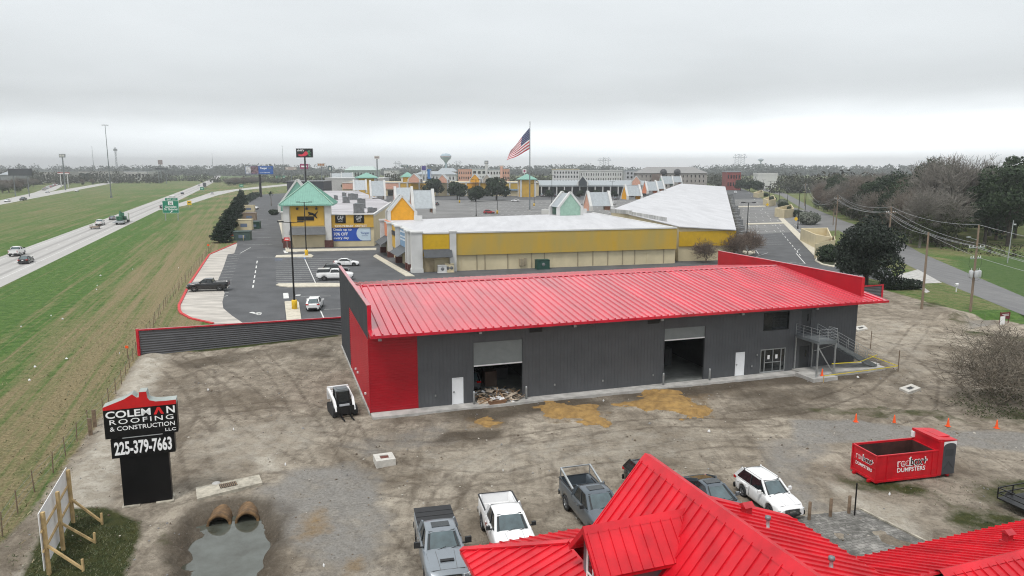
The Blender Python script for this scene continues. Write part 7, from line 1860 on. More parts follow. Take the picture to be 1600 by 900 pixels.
lamp_post(G(460.5, 484), 11.6, 'black lamp post on a yellow base on the nearest kerb island')
lamp_post(G(479, 400), 11.4, 'black lamp post on a yellow base before the green tower\'s wall')
lamp_post(G(718, 317), 9.5, 'slim lamp post on a yellow base left in the inner car park')
lamp_post(G(744, 338), 14.0, 'tall dark lamp post rising behind the white roof left of the flagpole', 2, 0, None)
lamp_post(G(777, 334), 12.0, 'slim lamp post on a yellow base by the red car')
lamp_post(G(834.5, 322), 11.0, 'slim lamp post on a yellow base just right of the flagpole')
lamp_post(G(862, 317), 14.5, 'lamp post with four dark heads left of the shop gallery', 4, .3, None)
lamp_post(G(1166, 385), 10.4, 'lamp post with bulky dark heads above the bare crape myrtles', 4, .4, None, 'car park lamp posts', 1.6)
lamp_post(G(956, 314), 11.0, 'thin lamp post behind the roof gables right of the gallery', 2, .5, None)
for i, (x_, y0, y1) in enumerate(((1246.3, 357.5, 298), (1216.6, 327, 292.5), (1201.5, 322, 283), (1192, 306, 281), (1209, 309, 283), (1230, 322, 293), (1257.5, 337, 301))):
    p = G(x_, y1); h_ = max(6, AT(x_, y0 if y0 < y1 else y1, p[1])[2]); yb, yt = max(y0, y1), min(y0, y1)
    p = G(x_, yb); lamp_post(p, min(13, AT(x_, yt, p[1])[2]), ['dark post with no yellow base right beside the yellow warning sign', 'dark lamp post behind the second cream enclosure', 'dark lamp post by the third cream enclosure', 'farthest dark lamp post along the service road', 'thin far lamp post between service road and side road', 'thin lamp post behind the round clipped bushes', 'dark post with hanging boxes along the side road verge'][i], 2, .2, None, 'posts along the service road', .8)
for x_, y_, lb in ((1243, 345, 'yellow diamond warning sign by the clipped white-flowered bush'), (1198.5, 319, 'yellow diamond warning sign on the second cream enclosure')):
    t = thing('warning_sign', lb, 'sign', (*G(x_, y_ + 10), 0)); b = MB(); b.b(-.04, .04, -.04, .04, 0, 2.9); b.build('post', M_GALV, t); b = MB(); b.box((0, -.06, 2.6), (1.0, .03, 1.0), 0, 0, math.pi / 4); b.build('plate', M_YELLOW, t)
t = thing('stop_sign', 'small red sign on a thin post at the green tower\'s left corner', 'sign', (*G(449, 390), 0)); b = MB(); b.b(-.05, .05, -.05, .05, 0, 2.6); b.build('post', M_GALV, t); b = MB(); b.b(-.65, .65, -.09, -.055, 2.0, 2.8); b.build('plate', mat('sign_red_bright', (0.6, 0.03, 0.03)), t); b = MB(); b.b(-.4, .4, -.10, -.092, 2.3, 2.5); b.build('lettering', M_TXTW, t)
for x_, y_, lb in ((405.5, 386, 0), ): pass
for (x_, y_), h_, m_, lb in (((381, 359.5), 3.0, M_CREAM, 'cream masonry enclosure with a blue grey opening by the dark tree row'), ((388.5, 331), 2.6, M_CREAM, 'cream masonry enclosure farther up the drive'), ((389, 344), 2.4, mat('brown_hut', (0.22, 0.16, 0.11)), 'brown flat-topped shed between the cream enclosures'), ((396.5, 357.5), 2.0, mat('green_skip', (0.01, 0.05, 0.035)), 'dark green bin right of the cream enclosure'), ((378, 376), 2.2, mat('green_grey_box', (0.05, 0.085, 0.075)), 'greenish grey transformer cabinet at the end of the striped bays')):
    t = thing('enclosure', lb, 'enclosure', (*G(x_, y_), 0), R(8), 'bin enclosures on the left drive'); b = MB(); w_ = {2.0: 1.7, 2.2: 2.0}.get(h_, 2.3); b.b(-w_, w_, 0, 2.6, .0, h_); b.b(-w_ - .1, w_ + .1, -.1, 2.7, h_, h_ + .18); b.build('walls', m_, t)
    b = MB(); b.b(-w_ * .4, w_ * .45, -.03, -.002, h_ * .3, h_ * .65); b.build('opening', mat('dull_blue_panel', (0.12, 0.16, 0.24)), t)
for x_, y_, lb in ((380.5, 376, 'left cream bollard before the greenish cabinet'), (389.5, 375.5, 'right cream bollard before the greenish cabinet')):
    b = MB(); b.lathe([(.0, 0), (.12, 0), (.12, 1.3), (.06, 1.38), (0, 1.38)], 12); tag(b.build('bollard', M_CREAM, None, (*G(x_, y_), 0)), lb, 'bollard')
FPX_, FPY = 7.65, 320.0
fp = thing('flagpole', 'tall flagpole standing in the inner car park carrying a huge flag', 'flagpole', (FPX_, FPY, 0)); b = MB(); b.tube((0, 0, .5), (0, 0, 37.4), .32, .14, 12); b.build('pole', M_DARKGALV, fp); b = MB(); b.lathe([(0, 0), (.7, 0), (.6, .5), (0, .5)], 16); b.build('base', M_CONC, fp); b = MB(); b.lathe([(0, 37.4), (.22, 37.5), (.25, 37.65), (.15, 37.85), (0, 37.9)], 10); b.build('finial', M_GALV, fp)
fl = thing('flag', 'large stars and stripes flag drooping to the left of its pole', 'flag', (FPX_ - .2, FPY, 0)); NU, NV = 44, 26
def flag_p(u, v):     # u along the fly, v from the top of the hoist down
    top = Vector((0, 0, 35.3)); hoist = 9.0
    base = top + Vector((0, 0, -1)) * hoist * v
    a = R(50) - R(20) * v
    ln_ = 12.2 - 1.0 * v
    d = Vector((-math.cos(a), 0, -math.sin(a)))
    p = base + d * ln_ * u
    p.z += .35 * math.sin(u * 7 + v * 1.5) * u + .8 * u * u * (v - .2)
    p.y += .9 * math.sin(u * 8.5 + v * 2.0) * (.3 + u) + .5 * math.sin(u * 3 - v * 3)
    return p
V = [flag_p(i / NU, j / NV) for i in range(NU + 1) for j in range(NV + 1)]
b = MB()
for i in range(NU):
    for j in range(NV):
        u, v = (i + .5) / NU, (j + .5) / NV; can = u < .40 and v < 7 / 13
        m = 2 if can else (0 if int(v * 13) % 2 == 0 else 1)
        b.f.append([i * (NV + 1) + j, i * (NV + 1) + j + 1, (i + 1) * (NV + 1) + j + 1, (i + 1) * (NV + 1) + j]); b.mi.append(m); b.sm.append(True)
b.v = [tuple(p) for p in V]
b.build('cloth', [mat('flag_red', (0.42, 0.015, 0.035), rough=.8), mat('flag_white', (0.75, 0.74, 0.74), rough=.8), mat('flag_blue', (0.02, 0.03, 0.10), rough=.8)], fl)
b = MB()
for r_ in range(9):
    for c_ in range(6 - r_ % 2):
        u, v = .035 + (c_ + (r_ % 2) * .5) * .064, .03 + r_ * .056; p = flag_p(u, v); e = .16
        ps = [flag_p(u + e / 12 * math.cos(k * math.pi / 5 + .3) * (1 if k % 2 else .4), v + e / 9 * math.sin(k * math.pi / 5 + .3) * (1 if k % 2 else .4)) + Vector((0, -.03, 0)) for k in range(10)]
        b.add(ps, [tuple(range(10))])
b.build('stars', mat('flag_star', (0.6, 0.6, 0.62)), fl)
def upole(p, h_, label, arms, extras=None, r=.17):
    t = thing('utility_pole', label, 'utility pole', (*p, 0), 0, 'wooden utility poles along the side road'); b = MB(); b.tube((0, 0, -.3), (0, 0, h_), r, r * .68, 10); b.build('pole', M_POLEWOOD, t)
    for z, w_, a in arms:
        b = MB(); c_, s_ = math.cos(a), math.sin(a); b.beam((-c_ * w_, -s_ * w_, z), (c_ * w_, s_ * w_, z), .11, .13); o = b.build('crossarm', M_GALV if z < h_ - 1.2 else M_POLEWOOD, t)
        for f in (-.95, -.5, .5, .95): b = MB(); b.tube((c_ * w_ * f, s_ * w_ * f, z + .06), (c_ * w_ * f, s_ * w_ * f, z + .30), .05, .035, 6); b.build('insulator', M_WHITE, o)
    return t
p1, p2 = G(1440, 483), G(1516, 487)
t1 = upole(p1, 10.2, 'plain brown utility pole just beyond the dirt lot with no crossarm', [])
t2 = upole(p2, 11.3, 'utility pole with crossarms and grey transformers by the grass', [(8.4, 1.35, R(20)), (7.0, .9, R(20))])
for k, (ox, oy) in enumerate(((-.55, -.25), (0, -.5), (.55, -.15))):
    b = MB(); b.lathe([(0, 4.55), (.24, 4.55), (.26, 4.6), (.26, 5.35), (.2, 5.45), (0, 5.45)], 14, c=(ox, oy, 0)); b.tube((ox, oy, 5.45), (ox, oy, 5.75), .05, .03, 6); b.build('transformer', mat('transformer_grey', (0.45, 0.46, 0.47)), t2)
b = MB(); b.beam((-.75, -.3, 5.2), (.75, -.2, 5.2), .1, .1); b.beam((-1.2, -.2, 9.7), (0, 0, 9.35), .06, .06); b.box((-1.3, -.22, 9.75), (.5, .22, .14), 0, .2); b.build('lamp_bracket', M_GALV, t2)
b = MB()
for s_ in (-1, 1): b.path([(s_ * .9, s_ * .3, 7.0), (s_ * 1.0, s_ * .3, 6.2), (s_ * .6, 0, 5.7)], .015, 4)
b.path([(-.8, -.4, 5.3), (-.95, -.5, 4.6), (-.3, -.4, 4.2), (.3, -.4, 4.2), (.9, -.4, 4.7), (.8, -.3, 5.3)], .012, 4); b.build('jumper_wire', M_BLACK, t2)
p3, p4, p5, p6 = G(1393, 323, 11.3), G(1309.5, 304, 11.3), G(1259, 285.5, 11.3), G(1226, 276, 11.5)
for p, lb in ((p3, 'utility pole rising behind the dark oak'), (p4, 'utility pole by the woods beyond the dark oak'), (p5, 'utility pole at the far bend of the side road'), (p6, 'most distant utility pole along the side road')):
    upole(p, 11.3, lb, [(10.2, 1.2, R(20))])
tl = thing('street_light', 'street light on a bent arm above the road right of the dark oak', 'street light', (*G(1389, 372), 0)); b = MB(); b.tube((0, 0, 0), (0, 0, 8.0), .12, .08, 8); b.build('pole', M_POLEWOOD, tl); b = MB(); b.path([(0, 0, 6.2), (1.2, -.3, 6.9), (2.2, -.5, 7.2)], .04, 6); b.build('arm', M_GALV, tl); b = MB(); b.lathe([(0, 7.0), (.22, 7.02), (.25, 7.15), (.1, 7.35), (0, 7.35)], 12, c=(2.3, -.5, 0)); b.build('lamp', M_LAMP, tl)
tl = thing('street_light', 'thin pale light pole on the bright green lawn at the right', 'street light', (*G(1574, 411), 0)); b = MB(); b.tube((0, 0, 0), (.3, 0, 8.4), .11, .07, 8); b.build('pole', M_GALV, tl); b = MB(); b.box((.65, 0, 7.6), (.35, .25, .25)); b.beam((.28, 0, 7.7), (.6, 0, 7.7), .05, .05); b.build('lamp', M_LAMP, tl)
for x_, y0, y1, lb in ((1301.5, 322, 352, 'left one of two close dark poles behind the oak'), (1306.5, 325, 352, 'right one of two close dark poles, with a lamp arm')):
    p = G(x_, y1); b = MB(); b.tube((0, 0, 0), (0, 0, AT(x_, y0, p[1])[2]), .15, .1, 8); b.beam((-1, 0, AT(x_, y0, p[1])[2] - 1.2), (1, 0, AT(x_, y0, p[1])[2] - 1.2), .1, .12); tag(b.build('utility_pole', M_POLEWOOD, None, (*p, 0)), lb, 'utility pole')
pR = (p2[0] + (p2[0] - p3[0]) * .9 + 6, p2[1] + (p2[1] - p3[1]) * .9 - 6)
def wire(pts, label, sag=1.2, r=.022):
    b = MB()
    for a, c_ in zip(pts, pts[1:]):
        A_, C_ = Vector(a), Vector(c_); L_ = (C_ - A_).length; s_ = sag * (L_ / 60) ** 1.4; prev = A_
        for k in range(1, 13):
            f = k / 12; q_ = A_.lerp(C_, f); q_.z -= s_ * 4 * f * (1 - f); b.tube(prev, q_, r, r, 4, cap=False); prev = q_
    tag(b.build('power_line', mat('aluminium_wire', (0.42, 0.43, 0.44), rough=.5, metal=.3)), label, 'power line', 'overhead power lines along the side road')
def offs(p, w_): return (p[0] + math.cos(R(20)) * w_, p[1] + math.sin(R(20)) * w_)
wire([(*pR, 11.3), (*p2, 11.3), (*p3, 11.3), (*p4, 11.3), (*p5, 11.3), (*p6, 11.3)], 'topmost overhead wire strung from pole top to pole top')
for w_, z2, lb in ((-1.25, 8.7, 'overhead wire on the left ends of the crossarms'), (-.65, 8.7, 'overhead wire on the inner left insulators of the crossarms'), (1.25, 8.7, 'overhead wire on the right ends of the crossarms')):
    wire([(*offs(pR, w_), z2), (*offs(p2, w_), z2), (*offs(p3, w_ * .9), 10.4), (*offs(p4, w_ * .9), 10.4), (*offs(p5, w_ * .9), 10.4), (*offs(p6, w_), 10.4)], lb)
wire([(*pR, 7.2), (*p2, 7.2), (*p1, 9.9), (*p3, 9.4)], 'lowest overhead wire passing the plain brown pole', .8)
hs_ = thing('highway_sign', 'large green exit sign for Gonzales and St Gabriel beside the near highway', 'sign', (*G(268.5, 344.5), 0), R(8))
b = MB()
for x in (-2.0, 2.2): b.b(x - .12, x + .12, -.1, .1, -.1, 3.4)
b.build('post', M_GALV, hs_)
b = MB(); b.b(-2.75, 2.75, -.2, -.12, 2.6, 7.0); pn = b.build('panel', mat('highway_green', (0.0, 0.20, 0.115), rough=.5, var=.05), hs_)
b = MB()
for z in (2.62, 6.90): b.b(-2.7, 2.7, -.215, -.2, z, z + .08)
for x in (-2.72, 2.64): b.b(x, x + .08, -.215, -.2, 2.7, 6.9)
b.build('border', M_TXTW, pn)
b = MB(); b.b(-1.7, 2.5, -.2, -.12, 7.03, 7.9); tb = b.build('exit_tab', MATS['highway_green'], hs_)
put_text(text_mesh('EXIT  177', 2.9, .5, .01, .01), M_TXTW, tb, (.4, -.215, 7.46), (1, 0, 0), UP)
b = MB(); b.b(-.8, .9, -.222, -.205, 5.45, 6.75); b.build('route_shield', M_TXTW, pn); put_text(text_mesh('30', .9, .75, .02, .01), M_TB, pn, (.05, -.24, 6.0), (1, 0, 0), UP)
put_text(text_mesh('Gonzales', 3.9, .72, .02, .01), M_TXTW, pn, (0, -.215, 4.88), (1, 0, 0), UP); put_text(text_mesh('St Gabriel', 4.4, .72, .02, .01), M_TXTW, pn, (0, -.215, 3.98), (1, 0, 0), UP)
b = MB(); b.add([(-.35, -.215, 2.75), (-.05, -.215, 2.75), (.28, -.215, 3.15), (.45, -.215, 3.0), (.5, -.215, 3.5), (0, -.215, 3.42), (.13, -.215, 3.28)], [(0, 1, 2, 6), (2, 3, 4), (2, 4, 6), (4, 5, 6)]); b.build('arrow', M_TXTW, pn)
t = thing('highway_sign', 'small yellow advisory sign on the verge right of the green exit sign', 'sign', (*G(296.5, 325.5), 0)); b = MB(); b.b(-.06, .06, -.05, .05, -.1, 2.2); b.build('post', M_GALV, t); b = MB(); b.b(-1.0, 1.0, -.1, -.05, 1.5, 3.5); b.build('plate', M_YELLOW, t); b = MB(); b.b(-.6, .6, -.115, -.101, 2.4, 2.8); b.build('lettering', M_TB, t)
for x_, yb, yt, w_, lb in ((315.8, 299, 292.5, 3.0, 'small dark green gore sign at the start of the exit ramp'), (377.5, 294.5, 288, 3.6, 'bright green sign beyond the exit ramp'), (435, 281, 274.5, 7, 'wide green sign gantry panel right of the billboard pole, the left one'), (443.5, 281, 274.5, 5, 'green sign gantry panel right of the billboard pole, the right one')):
    p = G(x_, yb); a = AT(x_, yt, p[1]); t = thing('highway_sign', lb, 'sign', (*p, 0)); b = MB(); b.b(-w_ * .3, -w_ * .3 + .2, 0, .2, 0, a[2] * .5); b.b(w_ * .3 - .2, w_ * .3, 0, .2, 0, a[2] * .5); b.build('post', M_GALV, t)
    b = MB(); b.b(-w_ / 2, w_ / 2, -.12, -.02, a[2] * .35, a[2]); b.build('panel', MATS['highway_green'], t); b = MB(); b.b(-w_ * .3, w_ * .3, -.135, -.121, a[2] * .6, a[2] * .7); b.build('lettering', M_TXTW, t)
def mast(px_, yb, yt, label, r=.35, ring=True, Y=None):
    p = G(px_, yb) if Y is None else AT(px_, yb, Y)[:2]; h_ = AT(px_ if Y else px_, yt, p[1])[2]
    t = thing('mast', label, 'mast', (*p, 0)); b = MB(); b.tube((0, 0, 0), (0, 0, h_), r, r * .4, 10); b.build('pole', M_DARKGALV, t)
    if ring:
        b = MB(); b.lathe([(.9, h_ - .2), (1.1, h_ - .2), (1.1, h_), (.9, h_)], 16, closed=True)
        for k in range(6): a = k * math.pi / 3; b.beam((0, 0, h_ - .1), (math.cos(a), math.sin(a), h_ - .1), .1, .1); b.box((1.5 * math.cos(a), 1.5 * math.sin(a), h_ - .2), (.9, .5, .3), 0, a)
        b.build('lamp_ring', M_DARKGALV, t); b = MB(); b.b(-.5, .5, -.5, .5, 0, 1.2); b.build('base', M_DARKGALV, t)
mast(174, 309, 195, 'tall high mast light in the grass between the carriageways')
mast(443.5, 278, 228, 'distant slim high mast light left of the black pepper sign', .5, True)
mast(147, 268, 228, 'distant slim antenna mast right of the far left sign', .7, False, 1600)
mast(333, 268, 240, 'faintest distant antenna mast above the treeline left of the billboard', .8, False, 1900)
t = thing('lattice_tower', 'distant lattice antenna tower left of centre on the skyline', 'tower', AT(183, 268, 1700)[:2] + (0,)); b = MB(); h_ = AT(183, 230, 1700)[2]
for a in range(3):
    c_, s_ = math.cos(a * 2.09), math.sin(a * 2.09); c2, s2 = math.cos((a + 1) * 2.09), math.sin((a + 1) * 2.09); b.tube((c_ * 2, s_ * 2, 0), (c_ * 1.5, s_ * 1.5, h_), .35, .3, 5)
    for k in range(12): b.tube((c_ * 2, s_ * 2, h_ * k / 12), (c2 * 2, s2 * 2, h_ * (k + 1) / 12), .2, .2, 4)
b.box((0, 0, h_ - 6), (6, 6, 5)); b.build('lattice', M_DARKGALV, t)
# ================================================================ DISTANT SIGNS, HOTELS, WATER TOWERS
def pylon(x0, x1, yt, yb, base_y, Y, label, m, deco=None, poles=1, pm=None, r=.45, back=None):
    a, c_ = AT(x0, yb, Y), AT(x1, yt, Y); cx_ = (a[0] + c_[0]) / 2
    t = thing('pylon_sign', label, 'sign', (cx_, Y, 0)); w_ = (c_[0] - a[0]) / 2; z0, z1 = a[2], c_[2]
    b = MB()
    for k in range(poles):
        x = 0 if poles == 1 else (-w_ * .6 + k * w_ * 1.2); b.tube((x, .4, -.2), (x, .4, z0 + .3), r, r * .85, 10)
    b.build('pole', pm or M_DARKGALV, t)
    b = MB(); b.b(-w_, w_, -.1, .9, z0, z1); pn = b.build('board', m, t)
    if deco: deco(pn, w_, z0, z1)
    return t
def bars(m, rows):
    def f(pn, w_, z0, z1):
        b = MB()
        for (fx0, fx1, fz0, fz1) in rows: b.b(-w_ + 2 * w_ * fx0, -w_ + 2 * w_ * fx1, -.16, -.102, z0 + (z1 - z0) * fz0, z0 + (z1 - z0) * fz1)
        b.build('lettering', m, pn)
    return f
def pepper(pn, w_, z0, z1):
    h_ = z1 - z0
    put_text(text_mesh("chili's", w_ * .85, h_ * .22, .02, .02), M_TXTW, pn, (-w_ * .45, -.13, z1 - h_ * .2), (1, 0, 0), UP)
    def poly(pts, m, y, nm):
        b = MB(); P = [(-w_ + 2 * w_ * x, y, z0 + h_ * z) for x, z in pts]; b.add(P, [tuple(range(len(P)))]); b.build(nm, m, pn)
    poly([(.10, .30), (.16, .18), (.30, .12), (.48, .14), (.62, .22), (.72, .36), (.74, .52), (.68, .66), (.58, .68), (.50, .58), (.44, .42), (.34, .34), (.2, .34)], mat('pepper_red', (0.62, 0.03, 0.06)), -.13, 'red_pepper')
    poly([(.66, .62), (.72, .52), (.80, .56), (.86, .66), (.84, .80), (.74, .82), (.76, .74), (.70, .72)], mat('pepper_green', (0.06, 0.22, 0.10)), -.14, 'green_stem')
    poly([(.72, .42), (.78, .14), (.88, .12), (.90, .2), (.82, .24), (.80, .44), (.92, .48), (.9, .56), (.74, .5)], mat('pepper_green', (0.06, 0.22, 0.10)), -.14, 'green_stem')
pylon(463, 488, 232, 246, 300, 330, 'tall black pylon sign with a red pepper on a black pole', M_SIGNBLACK, pepper, 1, M_BLACK, .42)
t = pylon(384, 426, 259.5, 272, 307, 470, 'wide blue highway billboard on a single dark pole', mat('billboard_blue', (0.02, 0.10, 0.36)), None, 1, M_BLACK, .8)
pn = [c for c in t.children if c.name.startswith('board')][0]; w_ = (AT(426, 265, 470)[0] - AT(384, 265, 470)[0]) / 2; z0, z1 = AT(405, 272, 470)[2], AT(405, 259.5, 470)[2]
b = MB(); b.b(-w_, -w_ * .62, -.16, -.102, z0 + .2, z1 - .1); b.build('pale_picture', mat('pale_picture', (0.5, 0.5, 0.52), var=.5, scale=.4), pn)
b = MB(); b.b(-w_ * .615, -w_ * .05, -.16, -.102, z0 + .2, z1 - .1); b.build('crowd_picture', mat('crowd_picture', (0.16, 0.10, 0.12), var=.9, scale=.7), pn)
put_text(text_mesh('Tanger', w_ * .55, 1.5, .03, .01), M_TXTW, pn, (w_ * .33, -.12, z1 - 1.4), (1, 0, 0), UP); put_text(text_mesh('Up to 70% OFF', w_ * .75, .6, .02, .01), M_TXTW, pn, (w_ * .42, -.12, z0 + .9), (1, 0, 0), UP)
b = MB(); b.b(-w_, w_, -1.2, 1.4, z0 - .35, z0 - .15); b.b(w_ * .68, w_ * .9, -.16, -.102, z1 - 1.6, z1 - .9); b.build('catwalk', M_DARKGALV, pn)
M_SG = mat('sign_offwhite', (0.55, 0.53, 0.50)); M_MAG = mat('sign_magenta', (0.30, 0.03, 0.12)); M_SB = mat('sign_blue', (0.02, 0.16, 0.45)); M_SD = mat('sign_dark_teal', (0.03, 0.08, 0.09)); M_PURP = mat('sign_violet', (0.06, 0.04, 0.22))
pylon(92.5, 101, 240.5, 246, 290, 620, 'grey framed sign high on a thick pole above the red-roofed forecourt far left', M_DARKGALV, bars(M_SG, [(.08, .46, .25, .8), (.56, .92, .25, .8)]), 1, None, .6)
pylon(247, 253, 250, 257, 275, 900, 'tiny square sign on a pole by the distant crossroads left', mat('sign_taupe', (.25, .2, .2)), None, 1, None, .6)
pylon(469, 481, 256, 264, 290, 600, 'magenta cross-shaped sign half behind the pepper sign\'s pole', M_MAG, bars(M_TXTW, [(.15, .85, .35, .65)]), 1, None, .5)
pylon(446, 463, 261, 265.5, 290, 620, 'low pale lozenge sign left of the pepper sign\'s pole', mat('sign_dusty', (.4, .33, .32)), bars(M_SG, [(.05, .25, .2, .8), (.75, .95, .2, .8)]), 1, None, .4)
pylon(495.5, 508, 255, 260, 290, 560, 'white sign with dark orange lettering right of the pepper sign', M_SG, bars(mat('sign_rust', (.35, .12, .02)), [(.15, .3, .25, .8), (.35, .5, .25, .8), (.55, .68, .25, .8), (.72, .85, .25, .8)]), 1, M_DARKGALV, .45)
pylon(513, 518, 259, 266.5, 290, 640, 'narrow dark twin-legged sign beside the distant glasshouse roof', M_SD, bars(M_SG, [(.2, .8, .1, .7)]), 2, None, .3)
pylon(585, 592.5, 243.5, 248, 290, 560, 'tall slim post with a pale double sign above the green hipped tower', M_SG, bars(mat('sign_taupe', (.25, .2, .2)), [(.1, .9, .3, .7)]), 1, M_DARKGALV, .55)
pylon(626, 637, 257.3, 261.2, 290, 620, 'dark teal sign board on a single pole above the small green tower', M_SD, bars(M_SG, [(.1, .25, .3, .7), (.3, .45, .3, .7), (.5, .9, .3, .7)]), 1, M_DARKGALV, .45)
pylon(658.5, 666, 258.5, 267, 290, 640, 'white and violet sign with a rounded emblem before the pale hotels', M_TXTW, bars(M_PURP, [(.08, .92, .1, .92)]), 2, M_STUCW, .4)
pylon(668, 673.5, 264.5, 279, 290, 630, 'bright blue upright slab sign beside the violet emblem sign', M_SB, bars(M_SG, [(.7, .9, .1, .9)]), 1, M_SB, 1.2)
pylon(757, 763, 251, 256.5, 290, 660, 'grey and white sign on a thick white pole by the pink hotel', M_DARKGALV, bars(M_SG, [(.2, .8, .3, .7)]), 1, M_STUCW, 1.3)
pylon(780, 787.5, 258.4, 260.5, 290, 660, 'flat pale topped sign over a pink pole before the pink hotel', M_SG, None, 1, M_PINK, 1.5)
pylon(816.5, 822.5, 264.5, 270, 290, 680, 'white and dark red rounded sign left of the flagpole', M_TXTW, bars(M_MAG, [(.25, .75, .15, .85)]), 1, M_STUCW, .5)
for x_, lb in ((215, 'small dark far board at the end of the grey carriageway, the left one'), (229.5, 'small round far board at the end of the grey carriageway')):
    pylon(x_ - 3.2, x_ + 3.2, 262.5, 266, 275, 1000, lb, M_DARKGALV, None, 1, None, .4)

def windows(t, par, x0, x1, z0, z1, y, nx_, nz_, m=None, fw=.45, fh=.5):
    b = MB(); dx_ = (x1 - x0) / nx_; dz = (z1 - z0) / nz_
    b.b(-dx_ * fw / 2, dx_ * fw / 2, -.12, -.004, -dz * fh / 2, dz * fh / 2); me = b.mesh('window', m or M_GLASS)
    for i in range(nx_):
        for k in range(nz_): link('window', me, par, (x0 + dx_ * (i + .5), y, z0 + dz * (k + .5)))
def block(px0, px1, yt, Y, dep, label, m, nm='hotel', cat='hotel', win=None, roof=None, rm=None, fw=.45):
    a, c_ = AT(px0, yt, Y), AT(px1, yt, Y); cx_ = (a[0] + c_[0]) / 2; w_ = (c_[0] - a[0]) / 2; h_ = a[2]
    t = thing(nm, label, cat, (cx_, Y, 0)); b = MB(); b.b(-w_, w_, 0, dep, -.1, h_); wl_ = b.build('wall', m, t)
    if win: windows(t, wl_, -w_ * .96, w_ * .96, h_ * .12, h_ * .96, 0, win[0], win[1], None, fw)
    if roof:
        b = MB(); e = .8
        if roof[0] == 'flat': b.b(-w_ - .3, w_ + .3, -.3, dep + .3, h_, h_ + roof[1])
        else:
            rz_ = AT(px0, roof[1], Y)[2]; i_ = min(w_ * .3, dep * .5)
            b.add([(-w_ - e, -e, h_), (w_ + e, -e, h_), (w_ + e, dep + e, h_), (-w_ - e, dep + e, h_), (-w_ + i_, dep / 2, rz_), (w_ - i_, dep / 2, rz_)], [(0, 1, 5, 4), (1, 2, 5), (2, 3, 4, 5), (3, 0, 4), (3, 2, 1, 0)])
        b.build('roof', rm or M_GREYMET, t)
    return t, w_, h_
block(864, 905, 265, 640, 18, 'left wing of the long white hotel beyond the shop gallery', M_STUCW, win=(9, 4), roof=('flat', .6), rm=M_CREAM)
block(905.5, 973, 267.5, 655, 18, 'long white hotel with rows of small dark windows beyond the gallery', M_STUCW, win=(17, 3), roof=('flat', .8), rm=M_STUCW, fw=.3)
block(978, 996, 266.5, 640, 16, 'narrow pale hotel wing left of the big grey-roofed hotel', mat('pale_grey_stucco', (.42, .43, .44)), win=(3, 4), roof=('flat', .5))
HT, w_, h_ = block(998, 1105, 270.5, 620, 24, 'big taupe hotel with a broad grey hipped roof', mat('taupe_hotel', (.30, .275, .25)), win=(16, 3), roof=('hip', 260.8), rm=mat('taupe_roof', (.24, .235, .23)), fw=.22)
b = MB(); b.b(-w_ * .62, -w_ * .34, -3, -.01, 0, h_ * .95); b.build('entrance_wing', mat('brown_wing', (.16, .12, .10)), HT)
for f in (-.28, .12):
    b = MB(); b.lathe([(0, -1.5), (2.6, -1.5), (2.6, 1.0), (0, 1.0)], 16, axis='Y', c=(w_ * f, 0, h_ + .9)); b.build('arched_dormer', mat('dark_dormer', (.06, .06, .065)), HT)
block(648, 712, 272.5, 650, 18, 'white motel with a grey pitched roof behind the salmon gables', M_STUCW, win=(12, 2), roof=('hip', 267.5), fw=.35)
block(685, 712, 268, 700, 16, 'steep white gabled inn behind the grey-roofed motel', M_STUCW, win=(5, 2), roof=('hip', 262.5), rm=M_GREYMET)
block(716, 737, 265, 700, 16, 'left pink wing of the salmon and white hotel', M_PINK, win=(6, 3), roof=('flat', .5), rm=M_PINK)
block(737.5, 760, 264, 690, 16, 'white framed tower part of the salmon hotel', M_STUCW, win=(3, 3), roof=('flat', .6), rm=M_GREYMET, fw=.6)
block(760.5, 784, 265.2, 692, 16, 'white striped wing of the salmon hotel', M_STUCW, win=(5, 3), roof=('flat', .5), rm=M_GREYMET)
block(784.5, 796, 265, 700, 16, 'right pink end of the salmon and white hotel', M_PINK, win=(3, 3), roof=('flat', .5), rm=M_PINK)
block(1136, 1158, 269, 620, 14, 'dark red building with a wide grey flat roof beside the road junction', mat('dark_red_stucco', (.24, .05, .045)), 'restaurant', 'building', (5, 2), ('flat', 1.0))
block(1184, 1215, 273, 680, 12, 'pale filling station canopy at the road junction', M_STUCW, 'canopy', 'building', None, ('flat', 1.4), M_STUCW)
block(448, 505, 284, 430, 20, 'dark slate backed store wall left of the oak behind the green tower', mat('slate_wall', (.045, .05, .06)), 'store_block', 'store building', None, ('flat', .5), M_UNIT)
block(508, 600, 279, 560, 24, 'pale long store roof far left behind the mall oak', mat('pale_store', (.45, .44, .42)), 'store_block', 'store building', None, ('flat', .6), M_STUCW)
block(538, 586, 266, 760, 26, 'far exhibition hall with a pale green glazed pitched roof', mat('hall_wall', (.30, .36, .34)), 'hall', 'building', (10, 2), ('hip', 259.5), mat('hall_roof', (.42, .50, .47)))
block(600, 620, 266, 720, 16, 'white far commercial block left of the dark teal sign', M_STUCW, 'store_block', 'store building', (6, 1), ('flat', .5))
block(0, 24, 273, 700, 20, 'grey shed roof at the far left edge behind bare scrub', mat('grey_shed', (.22, .23, .24)), 'shed', 'building', None, ('hip', 267))
pylon(13, 48, 263.5, 274.5, 290, 480, 'large dark back of a billboard above the scrub at the far left', mat('dark_board_back', (.06, .065, .075)), None, 2, None, .3)
block(60, 100, 268, 900, 30, 'long pale warehouse far left beyond the forecourt', mat('pale_store2', (.36, .35, .33)), 'store_block', 'store building', (8, 1), ('flat', .6))
block(110, 175, 267.5, 1000, 30, 'longest pale warehouse on the far left skyline', mat('pale_store2', (.36, .35, .33)), 'store_block', 'store building', (12, 1), ('flat', .6), M_UNIT)
